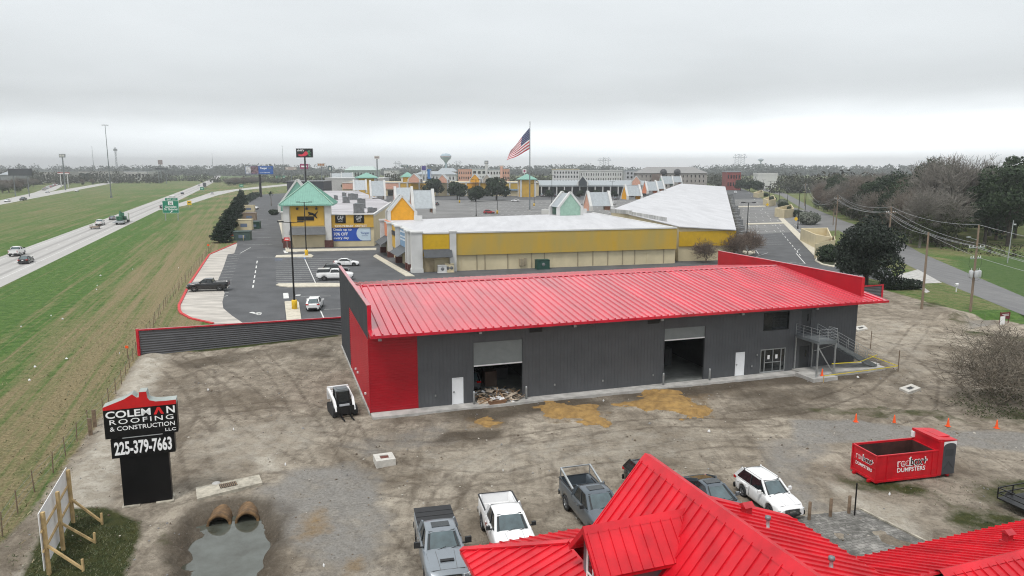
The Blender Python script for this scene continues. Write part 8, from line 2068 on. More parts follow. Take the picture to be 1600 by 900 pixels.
block(178, 232, 268, 1050, 30, 'pale far store beyond the dark hedge of trees', mat('pale_store', (.45, .44, .42)), 'store_block', 'store building', (10, 1), ('flat', .6))
pylon(90, 108, 269.5, 271.5, 290, 700, 'red and white filling station canopy in the far left traffic', mat('canopy_red', (.36, .05, .05)), bars(M_TXTW, [(.0, 1, .0, .4)]), 2, M_STUCW)
pylon(243, 262, 262.5, 265, 275, 880, 'dark flat canopy on legs at the distant crossroads', mat('slate_wall', (.045, .05, .06)), None, 2)
def water_tower(x_, yt, yb, w_, Y, label, m):
    c_ = AT(x_, yt, Y); zt = c_[2]; zn = AT(x_, yb, Y)[2]; k_ = Y / FPX; r_ = w_ / 2 * k_; h_ = zt - zn; n_ = r_ * .2
    t = thing('water_tower', label, 'water tower', (c_[0], Y, 0))
    b = MB(); b.lathe([(n_, zn), (r_ * .45, zn + h_ * .25), (r_ * .85, zn + h_ * .45), (r_, zn + h_ * .62), (r_ * .92, zn + h_ * .80), (r_ * .6, zn + h_ * .95), (.1, zt)], 28); b.build('tank', m, t)
    b = MB(); b.lathe([(n_ * 1.8, 0), (n_ * 1.1, zn * .3), (n_, zn)], 20); b.build('stem', m, t)
    b = MB(); b.lathe([(r_ * 1.005, zn + h_ * .60), (r_ * 1.01, zn + h_ * .68)], 28); b.build('band', mat('tower_band', (.36, .27, .27)), t)
M_TANK = mat('pale_blue_tank', (.36, .46, .53), rough=.5)
water_tower(696.5, 239.5, 254.5, 17.5, 1500, 'pale blue bulb-shaped water tower above the treeline left of the flag', M_TANK)
water_tower(1189, 247.5, 253.5, 8.5, 2300, 'small distant water tower on the skyline above the service road', M_TANK)
def transmission(x_, yt, Y, label):
    c_ = AT(x_, yt, Y); t = thing('transmission_tower', label, 'transmission tower', (c_[0], Y, 0), 0, 'faint transmission towers on the skyline'); b = MB(); h_ = c_[2]
    for sx in (-1, 1):
        for sy in (-1, 1): b.tube((sx * 6, sy * 6, 0), (sx * 5.5, sy * 1, h_), .28, .22, 4)
        for k in range(9):
            z0, z1 = h_ * k / 9, h_ * (k + 1) / 9; b.tube((sx * 6, -4, z0), (sx * 6, 4, z1), .18, .18, 4); b.tube((-6, sx * 3, z0), (6, sx * 3, z1), .28, .28, 4)
    b.beam((-13, 0, h_ * .82), (13, 0, h_ * .82), .8, .9); b.tube((-13, 0, h_ * .82), (-5.5, 0, h_), .3, .3, 4); b.tube((13, 0, h_ * .82), (5.5, 0, h_), .3, .3, 4)
    b.build('lattice', M_DARKGALV, t)
for x_, yt, lb in ((940.5, 246, 'left faint transmission tower left of centre skyline gap over the white hotel'), (948.5, 246, 'right faint transmission tower over the white hotel'), (1152, 240.5, 'left transmission tower above the long white roof\'s far end'), (1161, 240.5, 'right transmission tower above the long white roof\'s far end'), (621, 252, 'small faint transmission tower left of the pale water tower'), (716, 251, 'small faint transmission tower right of the pale water tower')):
    transmission(x_, yt, 2300, lb)
# ================================================================ TREES
def leaf_mat(name, c1, c2, rough=.7):
    k = NT(name); p0 = k.n('ShaderNodeTexCoord').outputs['Object']
    a = k.noise(p0, 0.55, 3); b_ = k.noise(p0, 3.5, 3, .7)
    col = k.mix(k.rng(a, .35, .65), c1, c2); col = k.mix(k.rng(b_, .35, .7, 0, .55), col, tuple(v * 1.6 for v in c2))
    k.link(col, k.p.inputs['Base Color']); k.p.inputs['Roughness'].default_value = rough; k.p.inputs['Specular IOR Level'].default_value = .25
    return k.m
L_OAK = leaf_mat('dark_oak_leaves', (.012, .024, .012), (.026, .042, .020))
L_MAG = leaf_mat('dark_glossy_leaves', (.008, .014, .009), (.018, .027, .017), .5)
L_CED = leaf_mat('dark_conifer_leaves', (.008, .018, .010), (.018, .032, .018))
L_PINE = leaf_mat('pine_needles', (.020, .036, .018), (.038, .060, .028))
L_OLIVE = leaf_mat('olive_leaves', (.030, .042, .016), (.058, .070, .028))
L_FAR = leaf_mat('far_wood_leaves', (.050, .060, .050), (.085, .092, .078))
B_BARE = mat('grey_brown_twigs', (0.165, 0.140, 0.115), rough=.9, var=.3, scale=2)
B_BARE2 = mat('reddish_twigs', (0.150, 0.112, 0.088), rough=.9, var=.3, scale=2)
B_PALE = mat('pale_grey_twigs', (0.19, 0.175, 0.155), rough=.9, var=.25, scale=2)
B_BARK = mat('dark_bark', (0.055, 0.045, 0.038), rough=.9, var=.3, scale=3)
def leaf_cloud(rng, blobs, n, size, mb, flat=.0, m=0):
    wts = np.array([b_[3] * b_[4] + b_[4] * b_[5] + b_[3] * b_[5] for b_ in blobs]); wts = wts / wts.sum()
    pick = rng.choice(len(blobs), n, p=wts); B = np.array(blobs)[pick]
    d = rng.normal(size=(n, 3)); d /= np.linalg.norm(d, axis=1)[:, None]
    rad = rng.uniform(.55, 1.06, n) ** .6
    c = B[:, :3] + d * B[:, 3:6] * rad[:, None]
    nrm = d + rng.normal(scale=.65, size=(n, 3)); nrm[:, 2] += flat; nrm /= np.linalg.norm(nrm, axis=1)[:, None]
    t = np.cross(nrm, rng.normal(size=(n, 3))); t /= np.linalg.norm(t, axis=1)[:, None] + 1e-9; u = np.cross(nrm, t)
    s = size * rng.uniform(.5, 1.5, n)[:, None]
    v = np.stack([c - t * s, c - u * s * .55 + nrm * s * .25, c + t * s, c + u * s * .55 + nrm * s * .2], 1).reshape(-1, 3)
    k = len(mb.v); mb.v.extend(map(tuple, v)); mb.f.extend([[k + 4 * i, k + 4 * i + 1, k + 4 * i + 2, k + 4 * i + 3] for i in range(n)]); mb.mi.extend([m] * n); mb.sm.extend([False] * n)
def branches(rng, mb, p, d, L, r, depth, spread=.55, up=.12, nmin=.015, kids=(2, 4), sides=5):
    p = Vector(p); d = Vector(d).normalized(); segs = 3 if depth > 1 else 2
    for s_ in range(segs):
        nd = (d + Vector(rng.normal(scale=.16, size=3)) + Vector((0, 0, up))).normalized(); q_ = p + nd * (L / segs); r2 = r * (.86 if depth > 0 else .55)
        mb.tube(p, q_, r, r2, sides if r > .05 else 3, 0, False); p, d, r = q_, nd, r2
        if depth > 0 and s_ > 0 or depth > 2:
            for _ in range(1 if depth < 3 else 2):
                a = Vector(rng.normal(size=3)); a = (a - d * a.dot(d)).normalized(); sd = (d * .75 + a * spread * 1.5).normalized()
                branches(rng, mb, p, sd, L * rng.uniform(.55, .78), max(nmin, r * .55), depth - 1, spread, up, nmin, kids, sides)
    if depth > 0:
        for _ in range(rng.integers(*kids)):
            a = Vector(rng.normal(size=3)); a = (a - d * a.dot(d)).normalized(); sd = (d + a * spread).normalized()
            branches(rng, mb, p, sd, L * rng.uniform(.6, .85), max(nmin, r * .7), depth - 1, spread, up, nmin, kids, sides)
def proto_crown(seed, h, rx, base, n, size, lm, trunk_r=.22, lobes=9, bark=B_BARK, flat=.2, squash=.75):
    rng = np.random.default_rng(seed); tr = MB(); tr.tube((0, 0, -.3), (0, 0, base + (h - base) * .35), trunk_r * 1.3, trunk_r * .7, 8)
    blobs = []
    for i in range(lobes):
        a = rng.uniform(0, 6.283); rr = rx * rng.uniform(.25, .62); z = base + (h - base) * rng.uniform(.2, .82); k = rx * rng.uniform(.34, .52) * (1.15 - .5 * abs((z - base) / (h - base) - .4))
        blobs.append((rr * math.cos(a), rr * math.sin(a), z, k, k, k * squash)); tr.tube((0, 0, base * .8 + rng.uniform(0, .2) * (h - base)), (rr * math.cos(a) * .8, rr * math.sin(a) * .8, z), trunk_r * .45, trunk_r * .15, 5)
    blobs.append((0, 0, base + (h - base) * .55, rx * .55, rx * .55, (h - base) * .46))
    cr = MB(); leaf_cloud(rng, blobs, n, size, cr, flat)
    return tr.mesh('trunk', bark), cr.mesh('crown', lm)
def proto_bare(seed, h, r=.2, depth=4, spread=.5, bm=B_BARE, clear=.25, nmin=.016, L=None, kids=(2, 4), leaves=None):
    rng = np.random.default_rng(seed); tr = MB(); tr.tube((0, 0, -.3), (0, 0, h * clear), r * 1.25, r, 8); cr = MB()
    for i in range(4):
        a = i * 1.57 + rng.uniform(-.5, .5); branches(rng, cr, (0, 0, h * clear * rng.uniform(.8, 1.0)), (math.cos(a) * .5, math.sin(a) * .5, 1), (L or h * .30), r * .6, depth, spread, .10, nmin, kids)
    z = max(v[2] for v in cr.v); k = h / z; cr.v = [(v[0] * min(k, 1.15), v[1] * min(k, 1.15), v[2] * k if v[2] > h * clear else v[2]) for v in cr.v]
    if leaves:
        leaf_cloud(rng, [(rng.uniform(-2, 2), rng.uniform(-2, 2), h * rng.uniform(.15, .6), 1.8, 1.8, 1.5) for _ in range(9)], 700, .3, cr, .2, 1)
    return tr.mesh('trunk', bm), cr.mesh('crown', [bm, leaves] if leaves else bm)
def proto_pine(seed, h, r=.24):
    rng = np.random.default_rng(seed); tr = MB(); tr.tube((0, 0, -.3), (.3, 0, h * .95), r, r * .35, 8); blobs = []
    for i in range(15):
        z = h * rng.uniform(.45, .98); a = rng.uniform(0, 6.283); rr = (1.1 - (z / h)) * h * .26 + .6; p = (rr * math.cos(a) * .8 + .3, rr * math.sin(a) * .8, z); tr.tube((.3 * z / h, 0, z - .8), p, .07, .03, 4); blobs.append((*p, rng.uniform(1.0, 1.9), rng.uniform(1.0, 1.9), rng.uniform(.45, .8)))
    blobs.append((.3, 0, h * .98, 1.6, 1.6, .7)); cr = MB(); leaf_cloud(rng, blobs, 3600, .26, cr, .6)
    return tr.mesh('trunk', mat('pine_bark', (.14, .10, .075), rough=.9, var=.3)), cr.mesh('crown', L_PINE)
def tree(meshes, loc, rz, sc, label, cat='tree', group=None, nm='tree', z=0.0):
    t = thing(nm, label, cat, (*loc, z), rz, group); t.scale = sc if isinstance(sc, tuple) else (sc, sc, sc)
    link('trunk', meshes[0], t); link('crown', meshes[1], t); return t
OAK0 = proto_crown(3, 12.4, 6.6, 1.0, 19000, .25, L_MAG, .35, 16)
tree(OAK0, (56.0, 115.0), .4, (.80, .80, .90), 'dense dark evergreen tree standing between the warehouse end and the road', nm='oak_tree')
sb = MB(); rng_ = np.random.default_rng(5); leaf_cloud(rng_, [(0, 0, .9, 2.6, 1.6, 1.0), (2.5, .5, .7, 2.0, 1.5, .8)], 2600, .16, sb, .2); tag(sb.build('shrub', L_MAG, None, (*G(1400, 452), 0)), 'low dark hedge at the foot of the dark evergreen tree', 'shrub')
CEDS = []
for sd in (11, 12, 13):
    rng_ = np.random.default_rng(sd); tr = MB(); tr.tube((0, 0, -.3), (0, 0, 6.5), .2, .05, 6); bl = []
    for i in range(16): z = 1.0 + i * .42; r_ = 2.5 * (1 - (z - 1) / 8.2) ** .7; a = i * 2.4; bl.append((math.cos(a) * r_ * .4, math.sin(a) * r_ * .4, z, r_ * .75, r_ * .75, .8))
    cr = MB(); leaf_cloud(rng_, bl, 3600, .24, cr, -.1); CEDS.append((tr.mesh('trunk', B_BARK), cr.mesh('crown', L_CED)))
rw_ = [(346, 379), (352, 370), (358, 360.5), (362.5, 352), (366.5, 344.5), (370, 338), (373, 332), (375.5, 327), (378, 322.5)]
for i, p in enumerate(rw_):
    tree(CEDS[i % 3], G(*p), i * 1.3, (1.15, 1.15, .62 + .08 * ((i * 7) % 3) + .03 * i), ['nearest dark conifer at the front end of the clipped row by the drive', 'second dark conifer from the front of the clipped row by the drive', 'third dark conifer from the front of the clipped row by the drive', 'fourth dark conifer from the front of the clipped row', 'fifth dark conifer from the front, beside the brown shed', 'sixth dark conifer from the front of the clipped row', 'third dark conifer from the back of the clipped row', 'second dark conifer from the back of the clipped row', 'last dark conifer at the far end of the clipped row'][i], 'conifer', 'row of dark conifers along the left drive', 'conifer_tree')
hb = MB(); A_, B_ = G(383, 316), G(400, 306); rng_ = np.random.default_rng(8); leaf_cloud(rng_, [(A_[0] + (B_[0] - A_[0]) * f, A_[1] + (B_[1] - A_[1]) * f, 1.2, 4.0, 4.0, 1.4) for f in np.linspace(0, 1, 9)], 3000, .35, hb); tag(hb.build('hedge', L_CED), 'low dark hedge curving behind the conifer row', 'hedge')
MYR = [proto_bare(21, 5.4, .10, 4, .62, B_BARE2, .12, .022, 1.7, (1, 3)), proto_bare(22, 6.2, .11, 4, .62, B_BARE2, .12, .022, 1.9, (1, 3))]
for i, (p, s_, lb) in enumerate(((G(1103, 411), .95, 'small bare reddish crape myrtle, the left one by the long store\'s corner'), (G(1146, 407), 1.1, 'bare reddish crape myrtle, the middle one under the lamp post'), (G(1168, 399), 1.15, 'bare reddish crape myrtle, the right one beside the service road'))):
    tree(MYR[i % 2], p, i * 2.0, (1.25 * s_, 1.25 * s_, s_), lb, 'tree', 'bare crape myrtles behind the warehouse', 'crape_myrtle')
BUSH = proto_bare(31, 6.6, .12, 4, .80, mat('green_grey_twigs', (0.150, 0.128, 0.098), rough=.9, var=.5, scale=1.5), .05, .019, 2.9, (1, 3))
BUSH2 = proto_bare(33, 6.2, .13, 4, .95, MATS['green_grey_twigs'], .04, .024, 3.3, (1, 3))
for i, (p, s_, lb) in enumerate((((39.0, 56.0), (1.75, 1.6, .92), 'large tangled bare bush leaning over the cones at the right edge'), ((44.0, 63.0), (1.7, 1.6, .9), 'bare bush behind the largest one at the right edge'), ((45.5, 54.0), (1.5, 1.5, 1.0), 'bare bush cut off by the right edge of the view'))):
    tree(BUSH2 if i < 2 else BUSH, p, 1.1 + i * 2.2, s_, lb, 'bush', 'bare bushes at the right edge', 'bare_bush')
sb = MB(); rng_ = np.random.default_rng(6); leaf_cloud(rng_, [(39, 55.5, .35, 4.5, 3.2, .5), (44, 58, .6, 5, 5, .8), (37.5, 53.5, .15, 3.5, 1.2, .25)], 5200, .065, sb, .3); tag(sb.build('undergrowth', L_OLIVE), 'low olive weeds under the bare bushes', 'undergrowth', None, 'stuff')
tf = MB(); rg = np.random.default_rng(10); n_t = 0
while n_t < 3800:
    s_, t_ = rg.uniform(-24, -9.0), rg.uniform(28, 100); x_, y_ = ST(s_, t_)
    if rg.random() > np.exp(-abs(s_ + 11.5) / 5): continue
    h_ = rg.uniform(.05, .17); a = rg.uniform(0, 6.28); c_, k_ = math.cos(a), math.sin(a); w_ = rg.uniform(.012, .035); lx, ly = rg.normal(scale=.12, size=2)
    tf.add([(x_ - c_ * w_, y_ - k_ * w_, -.02), (x_ + c_ * w_, y_ + k_ * w_, -.02), (x_ + lx + c_ * w_ * .5, y_ + ly + k_ * w_ * .5, h_), (x_ + lx - c_ * w_ * .5, y_ + ly - k_ * w_ * .5, h_ * .9)], [(0, 1, 2, 3)], int(rg.integers(0, 3))); n_t += 1
for P, n_ in ((PX((40, 900), (75, 815), (150, 792), (222, 815), (210, 870), (190, 920)), 3400), (PX((1262, 742), (1330, 730), (1420, 755), (1560, 745), (1640, 800), (1500, 850), (1450, 790)), 700), (PX((1440, 500), (1530, 510), (1560, 560), (1480, 560)), 900)):
    xa, xb, ya, yb = min(p[0] for p in P), max(p[0] for p in P), min(p[1] for p in P), max(p[1] for p in P); q_ = rg.uniform(size=(n_ * 2, 2)) * [xb - xa, yb - ya] + [xa, ya]; ok = poly_sd(P, q_[:, 0], q_[:, 1]) > 0
    hz = ground_height(q_[:, 0], q_[:, 1])
    for (x_, y_), z_, o_ in zip(q_, hz, ok):
        if not o_ or vnoise(np.array([x_]), np.array([y_]), .5, 21)[0] < .4: continue
        h_ = rg.uniform(.03, .10); a = rg.uniform(0, 6.28); c_, k_ = math.cos(a), math.sin(a); w_ = rg.uniform(.010, .024); lx, ly = rg.normal(scale=.07, size=2)
        tf.add([(x_ - c_ * w_, y_ - k_ * w_, z_ - .02), (x_ + c_ * w_, y_ + k_ * w_, z_ - .02), (x_ + lx + c_ * w_ * .4, y_ + ly + k_ * w_ * .4, z_ + h_), (x_ + lx - c_ * w_ * .4, y_ + ly - k_ * w_ * .4, z_ + h_ * .9)], [(0, 1, 2, 3)], int(rg.integers(0, 2)))
tag(tf.build('grass', [mat('tuft_green', (.060, .082, .030)), mat('tuft_olive', (.105, .108, .048)), mat('tuft_straw', (.26, .21, .12))]), 'tufts of rough grass along the fence and lot margins', 'grass', None, 'stuff')
st_ = MB(); rg = np.random.default_rng(12); M_ST = [mat('clod_brown', (.13, .10, .07), var=.3, rough=.95), mat('stone_pale', (.42, .39, .34), var=.2, rough=.9), mat('stone_grey', (.20, .195, .19), var=.2, rough=.9)]
X_ = rg.uniform(-30, 56, 5200); Y_ = rg.uniform(31, 92, 5200); Z_ = ground_height(X_, Y_); D_ = poly_sd(DIRT, X_, Y_); W_ = poly_sd(POND, X_, Y_)
loc_u = (X_ - WO[0]) * math.cos(WA) + (Y_ - WO[1]) * math.sin(WA); loc_v = -(X_ - WO[0]) * math.sin(WA) + (Y_ - WO[1]) * math.cos(WA)
inb = (loc_u > -.6) & (loc_u < 47.5) & (loc_v > -1.3) & (loc_v < 23.5)
dens = vnoise(X_, Y_, .18, 71) + .35 * np.exp(-((X_ * HN[0] + Y_ * HN[1] + 9.5) / 2.0) ** 2)
for x_, y_, z_, dd, ww, ib_, dn in zip(X_, Y_, Z_, D_, W_, inb, dens):
    if dd < .4 or ww > -.3 or ib_ or rg.random() > dn * 1.1: continue
    s_ = rg.uniform(.02, .075) * (1.7 if rg.random() < .05 else 1); V = rg.normal(scale=.18, size=(6, 3)); B0 = [(1, 0, 0), (0, 1, 0), (-1, 0, 0), (0, -1, 0), (0, 0, .7), (0, 0, -.6)]
    V = [(x_ + (b_[0] + v_[0]) * s_, y_ + (b_[1] + v_[1]) * s_, z_ + .02 + (b_[2] + v_[2]) * s_) for b_, v_ in zip(B0, V)]
    st_.add(V, [(0, 1, 4), (1, 2, 4), (2, 3, 4), (3, 0, 4), (1, 0, 5), (2, 1, 5), (3, 2, 5), (0, 3, 5)], int(rg.choice([0, 1, 2], p=[.5, .25, .25])))
tag(st_.build('gravel', M_ST), 'loose stones and clods scattered over the dirt lot', 'gravel', None, 'stuff')
OAKS = [proto_crown(41, 9, 5.2, 1.8, 3600, .42, L_OAK, .25, 10), proto_crown(42, 8, 4.6, 1.8, 3200, .42, L_OAK, .25, 9), proto_crown(43, 10, 6.5, 1.5, 4200, .45, L_OAK, .3, 12)]
for i, ((x_, y_), s_, lb) in enumerate((((521, 300), 1.05, 'big dark oak behind the rooftop units of the left block'), ((543, 301), .9, 'dark oak right of the biggest one behind the left block'), ((500, 297), .8, 'dark oak at the left of the clump behind the green tower'), ((677, 307), 1.3, 'dark oak under the LOFT sign'), ((714.5, 312), 1.25, 'round dark oak left of centre in the inner car park'), ((743, 315), .85, 'small dark oak behind the tall dark lamp post'), ((775.5, 313), 1.45, 'wide dark oak by the far orange gable'), ((654, 296), .8, 'dark oak half hidden behind the roof gables'))):
    tree(OAKS[i % 3], G(x_, y_), i * 1.1, s_, lb, 'oak', 'dark oaks round the mall', 'oak_tree')
for i, (x_, y_) in enumerate(((858, 309), (906, 309), (879, 309), (960, 309.5), (932, 309), (1018, 292))):
    tree(OAKS[i % 2], G(x_, y_), i * 1.7, .55, 'small dark car park tree before the covered shop gallery', 'tree', 'small trees before the gallery', 'small_tree')
PALM = []
rng_ = np.random.default_rng(3); tr = MB(); tr.tube((0, 0, 0), (0, 0, 8), .22, .17, 7); cr = MB()
for i in range(26):
    a = rng_.uniform(0, 6.28); e_ = rng_.uniform(-.5, 1.1); prev = Vector((0, 0, 8))
    for k in range(5):
        q_ = prev + Vector((math.cos(a) * math.cos(e_), math.sin(a) * math.cos(e_), math.sin(e_))) * .5; e_ -= .28; s_ = Vector((-math.sin(a), math.cos(a), 0)) * (.35 - .05 * k); cr.add([prev - s_, prev + s_, q_ + s_ * .85, q_ - s_ * .85], [(0, 1, 2, 3)]); prev = q_
PALM = (tr.mesh('trunk', B_BARE), cr.mesh('crown', L_OAK))
for i, (x_, y_) in enumerate(((1116, 284), (1128, 284.5), (1136, 285), (1165, 284), (1146, 284))): tree(PALM, G(x_, y_), i, 1.0, 'far palm among the palms at the end of the service road', 'palm', 'palms at the road junction', 'palm_tree')
tree(PALM, G(424, 322), 2, .8, 'palm in the planted bed at the top of the left drive', 'palm', None, 'palm_tree')
for i, (x_, y_, s_, lb) in enumerate(((1157, 298, 1.0, 'left dark round tree at the far end of the service road'), (1171, 299, 1.0, 'middle dark round tree at the far end of the service road'), (1184, 299.5, .85, 'right dark round tree at the far end of the service road'))): tree(OAKS[i], G(x_, y_), i, s_, lb, 'tree', 'round trees at the service road\'s end', 'small_tree')
BSH = []
for sd, lm in ((51, L_OAK), (52, leaf_mat('flowering_bush_leaves', (.06, .08, .05), (.20, .21, .18)))):
    rng_ = np.random.default_rng(sd); cr = MB(); leaf_cloud(rng_, [(0, 0, 1.1, 1.8, 1.8, 1.2), (.8, .4, 1.3, 1.2, 1.2, .9), (-.9, -.3, 1.1, 1.2, 1.2, .9)], 2000, .16, cr, .2); BSH.append(cr.mesh('bush', lm))
for i, (x_, y_, k_, s_, lb) in enumerate(((1224, 326, 0, 1.3, 'round clipped dark bush by the second cream enclosure'), (1222, 322, 1, 1.5, 'pale loose bush behind the round clipped one'), (1245, 339, 0, 1.2, 'dark bush beside the yellow diamond sign'), (1263, 351, 1, 1.9, 'big white-flowered bush at the start of the side road verge'), (1255, 345, 1, 1.4, 'pale bush left of the big white-flowered one'), (1230, 333, 0, 1.2, 'dark shrub filling the second cream enclosure'), (1205, 316, 0, 1.4, 'dark shrub on the third cream enclosure'), (1296, 409, 0, 1.5, 'dark shrub in the kerbed island by the dark oak'), (1196, 307, 0, 1.1, 'far dark bush by the last cream enclosure'), (428, 336, 0, 1.0, 'shrub at the foot of the palm on the left drive'))):
    tag(link('bush', BSH[k_], None, (*G(x_, y_), 0), i), lb, 'bush', 'bushes along the mall drives').scale = (s_, s_, s_)
BAREW = [proto_bare(61, 13, .24, 4, .46, B_PALE, .28, .048, None, (1, 3), L_OLIVE), proto_bare(62, 14, .26, 4, .50, B_BARE, .25, .05, None, (1, 3), L_OLIVE), proto_bare(63, 12, .2, 4, .55, B_BARE2, .22, .045, None, (1, 3), L_OAK), proto_bare(64, 15, .26, 4, .42, B_PALE, .3, .05, None, (1, 3), L_OLIVE)]
EVG = [proto_crown(71, 12, 4.8, 1.5, 6500, .25, L_OAK, .25, 13), proto_crown(72, 14, 4.6, 2.0, 6500, .25, leaf_mat('mid_green_leaves', (.018, .034, .016), (.036, .054, .026)), .25, 13)]
PIN = [proto_pine(81, 19), proto_pine(82, 17)]
rg = random.Random(31); wood = []
road_r = [(rr[i][0], rr[i][1]) for i in range(len(rr))]
def roadx(Y):
    for (x0, y0), (x1, y1) in zip(road_r, road_r[1:]):
        if min(y0, y1) <= Y <= max(y0, y1): return x0 + (x1 - x0) * (Y - y0) / (y1 - y0)
    return road_r[0][0] + (Y - road_r[0][1]) * .22
WORDS_B = ['slender bare grey tree', 'spreading bare brown tree', 'bushy bare russet tree', 'tall bare dark tree']; WORDS_E = ['dense dark evergreen', 'mid green evergreen']
cnt = 0
for row, off in enumerate((7, 13, 20, 29, 40, 54)):
    Yw = 128.0 + row * 3
    while Yw < 420:
        X_w = roadx(Yw) + off + rg.uniform(-2.5, 2.5) + (Yw > 330) * 6
        px_ = 800 + FPX * X_w / (Yw * _cp + 0); step = rg.uniform(5.0, 8.5) * (1 + row * .12) * (1 + Yw / 500)
        Yw += step
        if px_ > 1720: continue
        if X_w < 118 and Yw < 168 and X_w < 60 + (Yw - 100) * 1.05: continue
        r_ = rg.random(); sc = rg.uniform(.85, 1.16) * (1.32 if Yw < 270 else 1.1) * (.82 if off < 10 else 1.0) * (1.0 if Yw < 240 else .88)
        evp = .62 if (px_ > 1380 and px_ < 1430) or px_ > 1560 else .27
        if r_ < evp: k_ = rg.randrange(2); me, wd = EVG[k_], WORDS_E[k_]
        else: k_ = rg.randrange(4); me, wd = BAREW[k_], WORDS_B[k_]
        tree(me, (X_w, Yw), rg.uniform(0, 6.28), (sc * rg.uniform(.9, 1.15), sc * rg.uniform(.9, 1.15), sc), '%s in the wood along the right side of the side road' % wd, 'tree', 'wood beside the side road: %ss' % wd, 'wood_tree'); cnt += 1
for (x_, y_), me, s_, lb in (((137, 205), PIN[0], 1.12, 'tall pine whose flat top stands above the wood near the right edge'), ((143, 186), PIN[1], .95, 'pine with open tufts right of the tallest pine'), ((128, 180), PIN[1], .78, 'shorter pine before the tallest one on the wood\'s edge'), ((152, 232), PIN[0], .85, 'pine half sunk in the wood at the right edge')):
    tree(me, (x_, y_), s_ * 5, s_, lb, 'pine', 'pines in the right-hand wood', 'pine_tree')
for (x_, y_), s_, lb in (((131, 262), 1.28, 'lofty bare tree standing clear above the wood\'s left part'), ((139, 226), 1.22, 'lofty bare tree left of the tallest pine')):
    tree(BAREW[0], (x_, y_), s_, (s_ * .7, s_ * .7, s_ * 1.08), lb, 'tree', None, 'wood_tree')
ub = MB(); rng_ = np.random.default_rng(14); bl = []
for Yw in np.arange(128, 400, 4.0): bl.append((roadx(Yw) + 8 + rng_.uniform(-1, 2) + (Yw < 165) * (165 - Yw) * .9, Yw, 1.0, 3.2, 3.2, rng_.uniform(1.2, 2.4)))
leaf_cloud(rng_, bl, 15000, .22, ub, .1); tag(ub.build('undergrowth', leaf_mat('wood_edge_leaves', (.020, .022, .013), (.045, .040, .026))), 'brown and green undergrowth along the foot of the wood', 'undergrowth', None, 'stuff')
for i, (x_, y_, s_) in enumerate(((4, 302, .9), (14, 301, 1.0), (24, 300, 1.0), (33, 298, .95), (43, 295, .95), (52, 292, .8), (10, 293, .9), (28, 291, .9))):
    tree(BAREW[i % 4], G(x_, y_), i, (s_ * 1.5, s_ * 1.3, s_ * .8), 'bare bush in the brown thicket at the far left', 'tree', 'brown thicket at the far left', 'bare_tree')
for i, (x_, y_, s_) in enumerate(((128, 284, 1.3), (138, 284, 1.4), (147, 283, 1.4), (157, 282, 1.4), (167, 281, 1.4), (177, 280, 1.4), (187, 279, 1.4), (197, 278, 1.3), (206, 277, 1.2), (52, 276, 1.3), (60, 276, 1.3), (84, 276, 1.1))):
    tree(OAKS[i % 3], G(x_, y_), i * .9, (s_ * 1.2, s_ * 1.2, s_), 'dark oak in the clump beyond the far carriageway', 'oak', 'dark oaks beyond the far carriageway', 'oak_tree')
for i, (x_, y_) in enumerate(((130, 289.5), (145, 288.5))): tree(BAREW[2], G(x_, y_), i, .6, ['small pale bare tree before the dark oaks, the left of two', 'small pale bare tree before the dark oaks, the right of two'][i], 'tree', None, 'bare_tree')
for i in range(15):
    f = i / 14; tree(BAREW[i % 4], G(357 + 52 * f, 290.0 - 4 * f), i * 1.3, (1.1, 1.1, .62), 'bare tree in the grey thicket inside the exit ramp', 'tree', 'grey thicket inside the exit ramp', 'bare_tree')
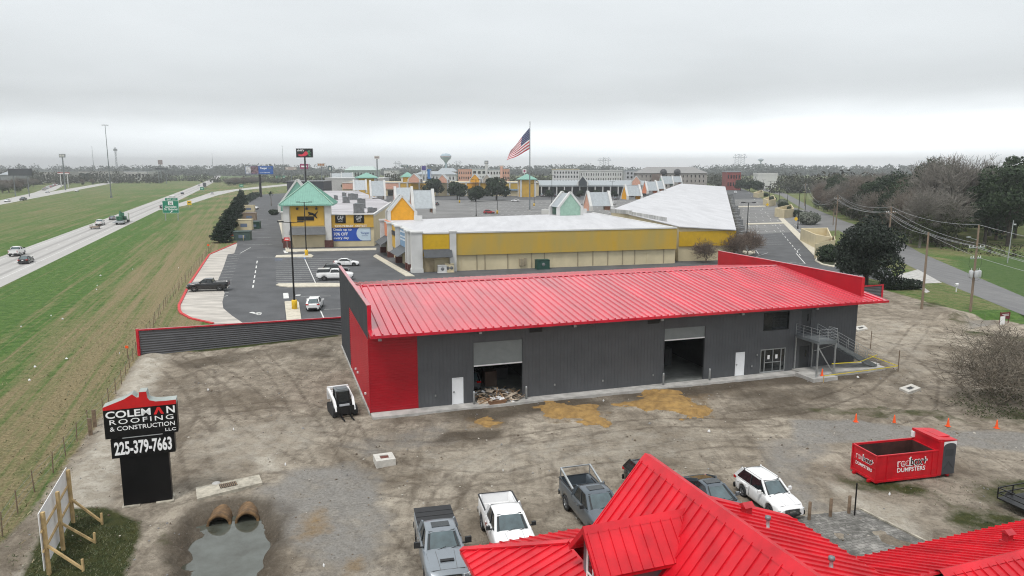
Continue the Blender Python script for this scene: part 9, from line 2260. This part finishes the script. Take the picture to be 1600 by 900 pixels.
def treeline(name, label, rows, lm, size, n_per, seed, hr):
    rng = np.random.default_rng(seed); b = MB(); bl = []
    for (x0, x1, Y, n_) in rows:
        a, c_ = AT(x0, 262, Y)[0], AT(x1, 262, Y)[0]
        for i in range(n_):
            X_ = a + (c_ - a) * (i + rng.uniform(0, 1)) / n_; h_ = rng.uniform(*hr) * (.85 + .3 * math.sin(X_ * .013) * math.sin(X_ * .0041)); r_ = h_ * rng.uniform(.40, .6)
            bl.append((X_, Y + rng.uniform(-40, 60), h_ * .55, r_, r_, h_ * .47)); bl.append((X_ + rng.uniform(-r_, r_), Y - 8, h_ * .32, r_ * 1.5, r_, h_ * .34))
    leaf_cloud(rng, bl, len(bl) * n_per, size, b, .2); tag(b.build(name, lm), label, 'treeline', None, 'stuff')
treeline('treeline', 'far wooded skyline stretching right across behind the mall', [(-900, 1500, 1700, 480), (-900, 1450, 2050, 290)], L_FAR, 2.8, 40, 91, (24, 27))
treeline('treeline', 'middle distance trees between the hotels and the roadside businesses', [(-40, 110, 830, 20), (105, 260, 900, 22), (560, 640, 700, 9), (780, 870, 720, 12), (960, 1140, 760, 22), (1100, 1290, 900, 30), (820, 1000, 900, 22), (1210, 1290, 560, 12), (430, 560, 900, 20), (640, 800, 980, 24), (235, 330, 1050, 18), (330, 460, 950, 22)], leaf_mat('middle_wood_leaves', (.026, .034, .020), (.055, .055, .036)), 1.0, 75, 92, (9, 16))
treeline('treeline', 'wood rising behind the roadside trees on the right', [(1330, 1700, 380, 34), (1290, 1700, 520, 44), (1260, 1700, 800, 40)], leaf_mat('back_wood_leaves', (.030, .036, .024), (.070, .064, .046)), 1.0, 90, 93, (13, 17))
hz = MB(); hz.b(-4500, 4500, -60, 4200, -2.0, 68.0)
hm_ = bpy.data.materials.new('haze'); hm_.use_nodes = True; t_ = hm_.node_tree; t_.nodes.clear(); o_ = t_.nodes.new('ShaderNodeOutputMaterial'); pv_ = t_.nodes.new('ShaderNodeVolumePrincipled')
pv_.inputs['Color'].default_value = (0.97, 0.99, 1.0, 1); pv_.inputs['Density'].default_value = HAZE_DENSITY if 'HAZE_DENSITY' in globals() else 0.00065; pv_.inputs['Anisotropy'].default_value = 0.7
t_.links.new(pv_.outputs[0], o_.inputs['Volume'])
tag(hz.build('haze', hm_), kind='stuff')
